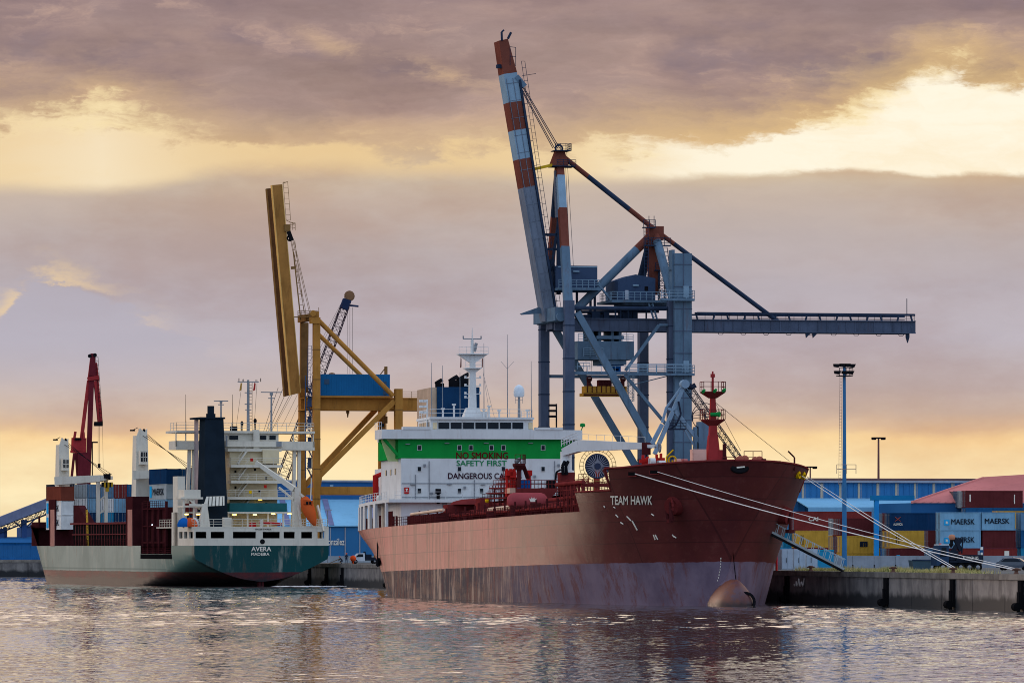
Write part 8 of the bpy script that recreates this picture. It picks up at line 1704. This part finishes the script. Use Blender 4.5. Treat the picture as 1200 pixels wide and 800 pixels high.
g = MB(); c = ct(1115.5, 629.5, .8); g.lathe(c, [(.05, -.35), (.32, -.2), (.4, .05), (.3, .28), (.05, .36)], 12); g.build('rotator', M('rotator_copper', (190, 132, 104), .5), cr_); g = MB(); g.tube(c + Vector((0, 0, -.2)), ct(1114.5, 641, .8), .22, .14, 8); g.beam(ct(1112.5, 638, .8), ct(1117, 638, .8), .3, .3); g.build('grapple', m_black, cr_)
# parked car
CF = Fr(wpt(1189, 0, 668).x, 668, QZ + .05, TH + R(152)); car = thing('parked_car', 'dark blue hatchback parked at the right edge of the quay', 'car', CF)
m_car = M('car_dark_blue', (44, 58, 76), .25, var=.04, spec=.7)
def car_body():
    prof = [(-2.05, .35), (-2.1, .62), (-2.02, .86), (-1.2, .98), (-.55, 1.42), (.1, 1.5), (1.05, 1.46), (1.7, 1.02), (2.0, .95), (2.08, .6), (2.02, .32)]
    g = MB(); rows = []
    for y, s in ((-.86, .0), (-.88, .35), (-.70, .8), (.70, .8), (.88, .35), (.86, 0)):
        pass
    L = [(x, z) for x, z in prof]
    def yw(z): return .88 if z < .9 else .88 - (z - .9) * .40
    g.grid([[(x, -yw(z), z) for x, z in L], [(x, -yw(z) * .5, z + .02) for x, z in L], [(x, yw(z) * .5, z + .02) for x, z in L], [(x, yw(z), z) for x, z in L]], False)
    for s in (-1, 1): g.add([(x, s * yw(z), z) for x, z in L], [tuple(range(len(L)))])
    g.add([(-2.02, -.86, .33), (2.02, -.86, .33), (2.02, .86, .33), (-2.02, .86, .33)], [(0, 1, 2, 3)])
    return g
bd = car_body().build('body', m_car, car)
g = MB()
for s in (-1, 1): g.prism([(-1.05, s * .845, 1.0), (1.5, s * .845, 1.02), (1.0, s * .70, 1.4), (-.5, s * .70, 1.36)], (0, s * .02, 0))
g.prism([(-1.18, -.74, 1.02), (-1.18, .74, 1.02), (-.6, .62, 1.41), (-.6, -.62, 1.41)], (-.03, 0, .02)); g.prism([(1.68, -.74, 1.06), (1.68, .74, 1.06), (1.12, .62, 1.44), (1.12, -.62, 1.44)], (.03, 0, .02)); g.build('window', m_glass, car)
for x in (-1.3, 1.3):
    for s in (-1, 1): wheel(car, x, s * .78, .32, .2)
for s in (-1, 1): g = MB(); g.box(-2.13, -2.0, s * .78 - .17, s * .78 + .12, .66, .82); g.build('headlight', M('headlight_clear', (214, 220, 226), .2), car)
g = MB(); g.box(-2.16, -2.1, -.28, .28, .42, .54); g.build('number_plate', m_ltxt, car)
g = MB(); g.tube((.3, -.3, 1.5), (.45, -.3, 1.9), .02, k=4); g.build('aerial', m_black, car)
fr = Fr(wpt(1080, 0, 668).x, 668, QZ, TH); e = thing('skip', 'low dark open skip standing left of the crane truck', 'skip', fr); p, q = fr.Y(1069, 662, 0), fr.Y(1092, 656, 0)
g = MB(); g.hexa([(p.x + .2, 0, 0), (q.x - .2, 0, 0), (q.x - .2, 1.6, 0), (p.x + .2, 1.6, 0)], [(p.x, -.1, q.z), (q.x, -.1, q.z), (q.x, 1.7, q.z), (p.x, 1.7, q.z)]); g.build('body', M('skip_slate', (64, 84, 96), .6, rust=.3), e); g = MB(); g.beam((p.x - .05, -.14, q.z + .02), (q.x + .05, -.14, q.z + .02), .12, .14); g.build('rim', m_kdark, e)
fr = Fr(wpt(1151, 0, 700).x, 700, QZ, TH); e = thing('sign_board', 'small blue and white sign on a post behind the crane truck', 'sign', fr); p, q = fr.Y(1148.3, 651, 0), fr.Y(1152.3, 640, 0); g = MB(); g.box(p.x, q.x, -.05, 0, p.z, q.z); bd = g.build('panel', BC['blue'], e); g = MB(); g.box(p.x + .05, q.x - .05, -.07, -.05, q.z - .42, q.z - .06); g.box(p.x + .08, q.x - .08, -.07, -.05, p.z + .12, p.z + .42); g.build('marking', m_ltxt, bd); g = MB(); g.tube(((p.x + q.x) / 2, .05, 0), ((p.x + q.x) / 2, .05, q.z), .05); g.build('post', m_grey, e)
# pick-up truck and workers on the far berth
PK = Fr(wpt(425, 0, 975).x, 975, QZ, TH); pk = thing('pickup_truck', 'white pick-up truck with a dark load bed on the quay between the two ships', 'truck', PK)
def pkp(px, py, t=0.0): return PK.Y(px, py, t)
g = MB(); L = [(-2.0, .45), (-2.02, .95), (-1.35, 1.15), (-.75, 1.75), (.35, 1.8), (.42, .45)]; g.prism([(x, 0, z) for x, z in L], (0, 1.8, 0)); g.build('cab', m_cabw, pk); g = MB(); g.prism([(-1.2, -.02, 1.15), (.1, -.02, 1.15), (.1, -.02, 1.65), (-.72, -.02, 1.65)], (0, .03, 0)); g.build('window', m_glass, pk)
g = MB(); g.box(.45, 3.2, -.05, 1.85, .55, .75); g.box(.45, 3.2, -.05, .03, .75, 1.1); g.box(.45, .53, -.05, 1.85, .75, 2.1); g.box(.6, 1.6, .2, 1.4, .75, 1.6); g.build('load_bed', m_tk, pk)
for x in (-1.25, 2.1): wheel(pk, x, .08, .38, .26); wheel(pk, x, 1.7, .38, .26)
fr = Fr(wpt(413.8, 0, 972).x, 972, QZ, TH); g = MB(); g.lathe((0, 0, .9), [(.02, -.55), (.4, -.38), (.55, 0), (.4, .38), (.02, .55)], 14); g.tube((0, 0, 0), (0, 0, .4), .1); o = place(g.build('marker_buoy', M('buoy_orange', (232, 84, 40), .5)), fr); set_tag(o, 'round orange buoy on a stub beside the white pick-up truck', 'buoy')

def person(fr, joints, edges, clothes, label):
    """one continuous skinned body from a skeleton; joints: name -> (x, y, z, radius)"""
    names = list(joints); me = bpy.data.meshes.new('person'); me.from_pydata([joints[n_][:3] for n_ in names], [(names.index(a), names.index(b)) for a, b in edges], [])
    o = bpy.data.objects.new('person', me); COL.objects.link(o)
    sk = o.modifiers.new('skin', 'SKIN'); 
    if not me.skin_vertices: me.attributes.new
    for i, n_ in enumerate(names): r_ = joints[n_][3]; me.skin_vertices[0].data[i].radius = (r_, r_)
    me.skin_vertices[0].data[0].use_root = True
    su = o.modifiers.new('sub', 'SUBSURF'); su.levels = 1; su.render_levels = 1
    dg = bpy.context.evaluated_depsgraph_get(); dg.update(); nm = bpy.data.meshes.new_from_object(o.evaluated_get(dg)); bpy.data.objects.remove(o)
    nm.materials.clear(); [nm.materials.append(m_) for m_ in clothes]
    hz_ = joints['hip'][2]; nz = joints['neck'][2]
    for p in nm.polygons:
        p.use_smooth = True; c = p.center
        p.material_index = 2 if c.z > nz + .02 else (0 if c.z > hz_ - .02 else 1)
    o = bpy.data.objects.new('person', nm); COL.objects.link(o); place(o, fr); set_tag(o, label, 'person'); return o
m_skin = M('skin', (190, 140, 112), .6); m_vest = M('hi_vis_orange', (224, 92, 40), .7); m_trs = M('work_trousers', (38, 46, 70), .8); m_jkt = M('work_jacket', (50, 56, 70), .8)
E_ = [('hip', 'waist'), ('waist', 'chest'), ('chest', 'neck'), ('neck', 'head'), ('head', 'crown'), ('chest', 'sl'), ('sl', 'el'), ('el', 'hl'), ('chest', 'sr'), ('sr', 'er'), ('er', 'hr'), ('hip', 'pl'), ('pl', 'kl'), ('kl', 'al'), ('al', 'tl'), ('hip', 'pr'), ('pr', 'kr'), ('kr', 'ar'), ('ar', 'tr')]
stand = dict(hip=(0, 0, .95, .16), waist=(0, 0, 1.12, .15), chest=(0, 0, 1.35, .18), neck=(0, 0, 1.5, .07), head=(0, -.02, 1.6, .1), crown=(0, -.01, 1.72, .09), sl=(-.2, 0, 1.42, .07), el=(-.27, -.02, 1.15, .05), hl=(-.25, -.12, .9, .04), sr=(.2, 0, 1.42, .07), er=(.28, -.02, 1.15, .05), hr=(.24, -.15, .92, .04), pl=(-.1, 0, .86, .1), kl=(-.11, -.02, .48, .07), al=(-.11, .02, .09, .05), tl=(-.11, -.14, .04, .045), pr=(.1, 0, .86, .1), kr=(.12, -.02, .48, .07), ar=(.12, .02, .09, .05), tr=(.12, -.14, .04, .045))
crouch = dict(hip=(.25, 0, .45, .16), waist=(.12, 0, .6, .16), chest=(-.08, 0, .85, .18), neck=(-.2, 0, 1.0, .07), head=(-.27, 0, 1.08, .1), crown=(-.31, 0, 1.19, .09), sl=(-.12, -.2, .92, .07), el=(-.35, -.22, .7, .05), hl=(-.55, -.12, .5, .04), sr=(-.12, .2, .92, .07), er=(-.35, .22, .7, .05), hr=(-.55, .12, .5, .04), pl=(.2, -.1, .42, .1), kl=(-.2, -.12, .48, .08), al=(.05, -.12, .09, .05), tl=(-.1, -.12, .04, .045), pr=(.2, .1, .42, .1), kr=(-.2, .12, .46, .08), ar=(.05, .12, .09, .05), tr=(-.1, .12, .04, .045))
def helmet(par, c, m_):
    g = MB(); g.lathe(c, [(.15, 0), (.145, .05), (.11, .12), (.05, .155), (.01, .16)], 12); g.tube(Vector(c), Vector(c) + Vector((0, 0, .015)), .175, k=12); g.build('hard_hat', m_, par)
m_hat = M('hard_hat_orange', (230, 86, 40), .45)
p1_ = person(Fr(wpt(406, 0, 968).x, 968, QZ, TH), stand, E_, [m_jkt, m_trs, m_skin], 'worker in dark clothes and orange hard hat standing beside the white pick-up'); helmet(p1_, (0, -.01, 1.69), m_hat)
p2_ = person(Fr(wpt(400, 0, 966).x, 966, QZ, TH), crouch, E_, [m_jkt, m_trs, m_skin], 'worker in dark clothes and orange hard hat crouching at the quay edge'); helmet(p2_, (-.31, 0, 1.16), m_hat)
fr = Fr(wpt(397, 0, 964).x, 964, QZ, TH); g = MB(); g.beam((-1.6, 0, .1), (.2, 0, .9), .1, .1); g.beam((-1.2, 0, 0), (.4, 0, .25), .12, .12); o = place(g.build('timber_prop', m_jd), fr); set_tag(o, 'leaning timber prop left of the crouching worker', 'timber')
# lamp standard on the roof side of the blue shed, wash at the feeder's stern
g = MB(); fr = Fr(wpt(384, 0, 1045).x, 1045, QZ, TH); g.tube((0, 0, 0), (0, 0, fr.Y(384, 598, 0).z), .09); zt = fr.Y(384, 597, 0).z; e = thing('street_lamp', 'slim street lamp with a flat head in front of the pale blue roof', 'street lamp', fr); g.build('pole', m_grey, e); g = MB(); g.box(-.5, .75, -.15, .15, zt - .1, zt + .06); g.build('lamp_head', m_edge, e)
FM = M('white_foam', (214, 206, 204), .7, var=.1)
g = MB(); r6 = random.Random(9)
for i in range(150):
    u = r6.random() ** .8; x = 2.0 + u * 13; y = -1.0 - r6.random() * (5.5 - 2.0 * u); s_ = (.15 + .5 * r6.random()) * (1.3 - u * .6); pts = [(x + s_ * 2.2 * math.cos(a_ * .785) * (.8 + .4 * r6.random()), y + s_ * 1.2 * math.sin(a_ * .785) * (.8 + .4 * r6.random()), .0) for a_ in range(8)]
    hh = .05 + .14 * r6.random(); vs = pts + [(sum(p[0] for p in pts) / 8, sum(p[1] for p in pts) / 8, hh)]; g.add(vs, [(i_, (i_ + 1) % 8, 8) for i_ in range(8)], True)
o = place(g.build('foam', FM), A); o['kind'] = 'stuff'; o['label'] = 'white wash churned up at the stern of the green ship'
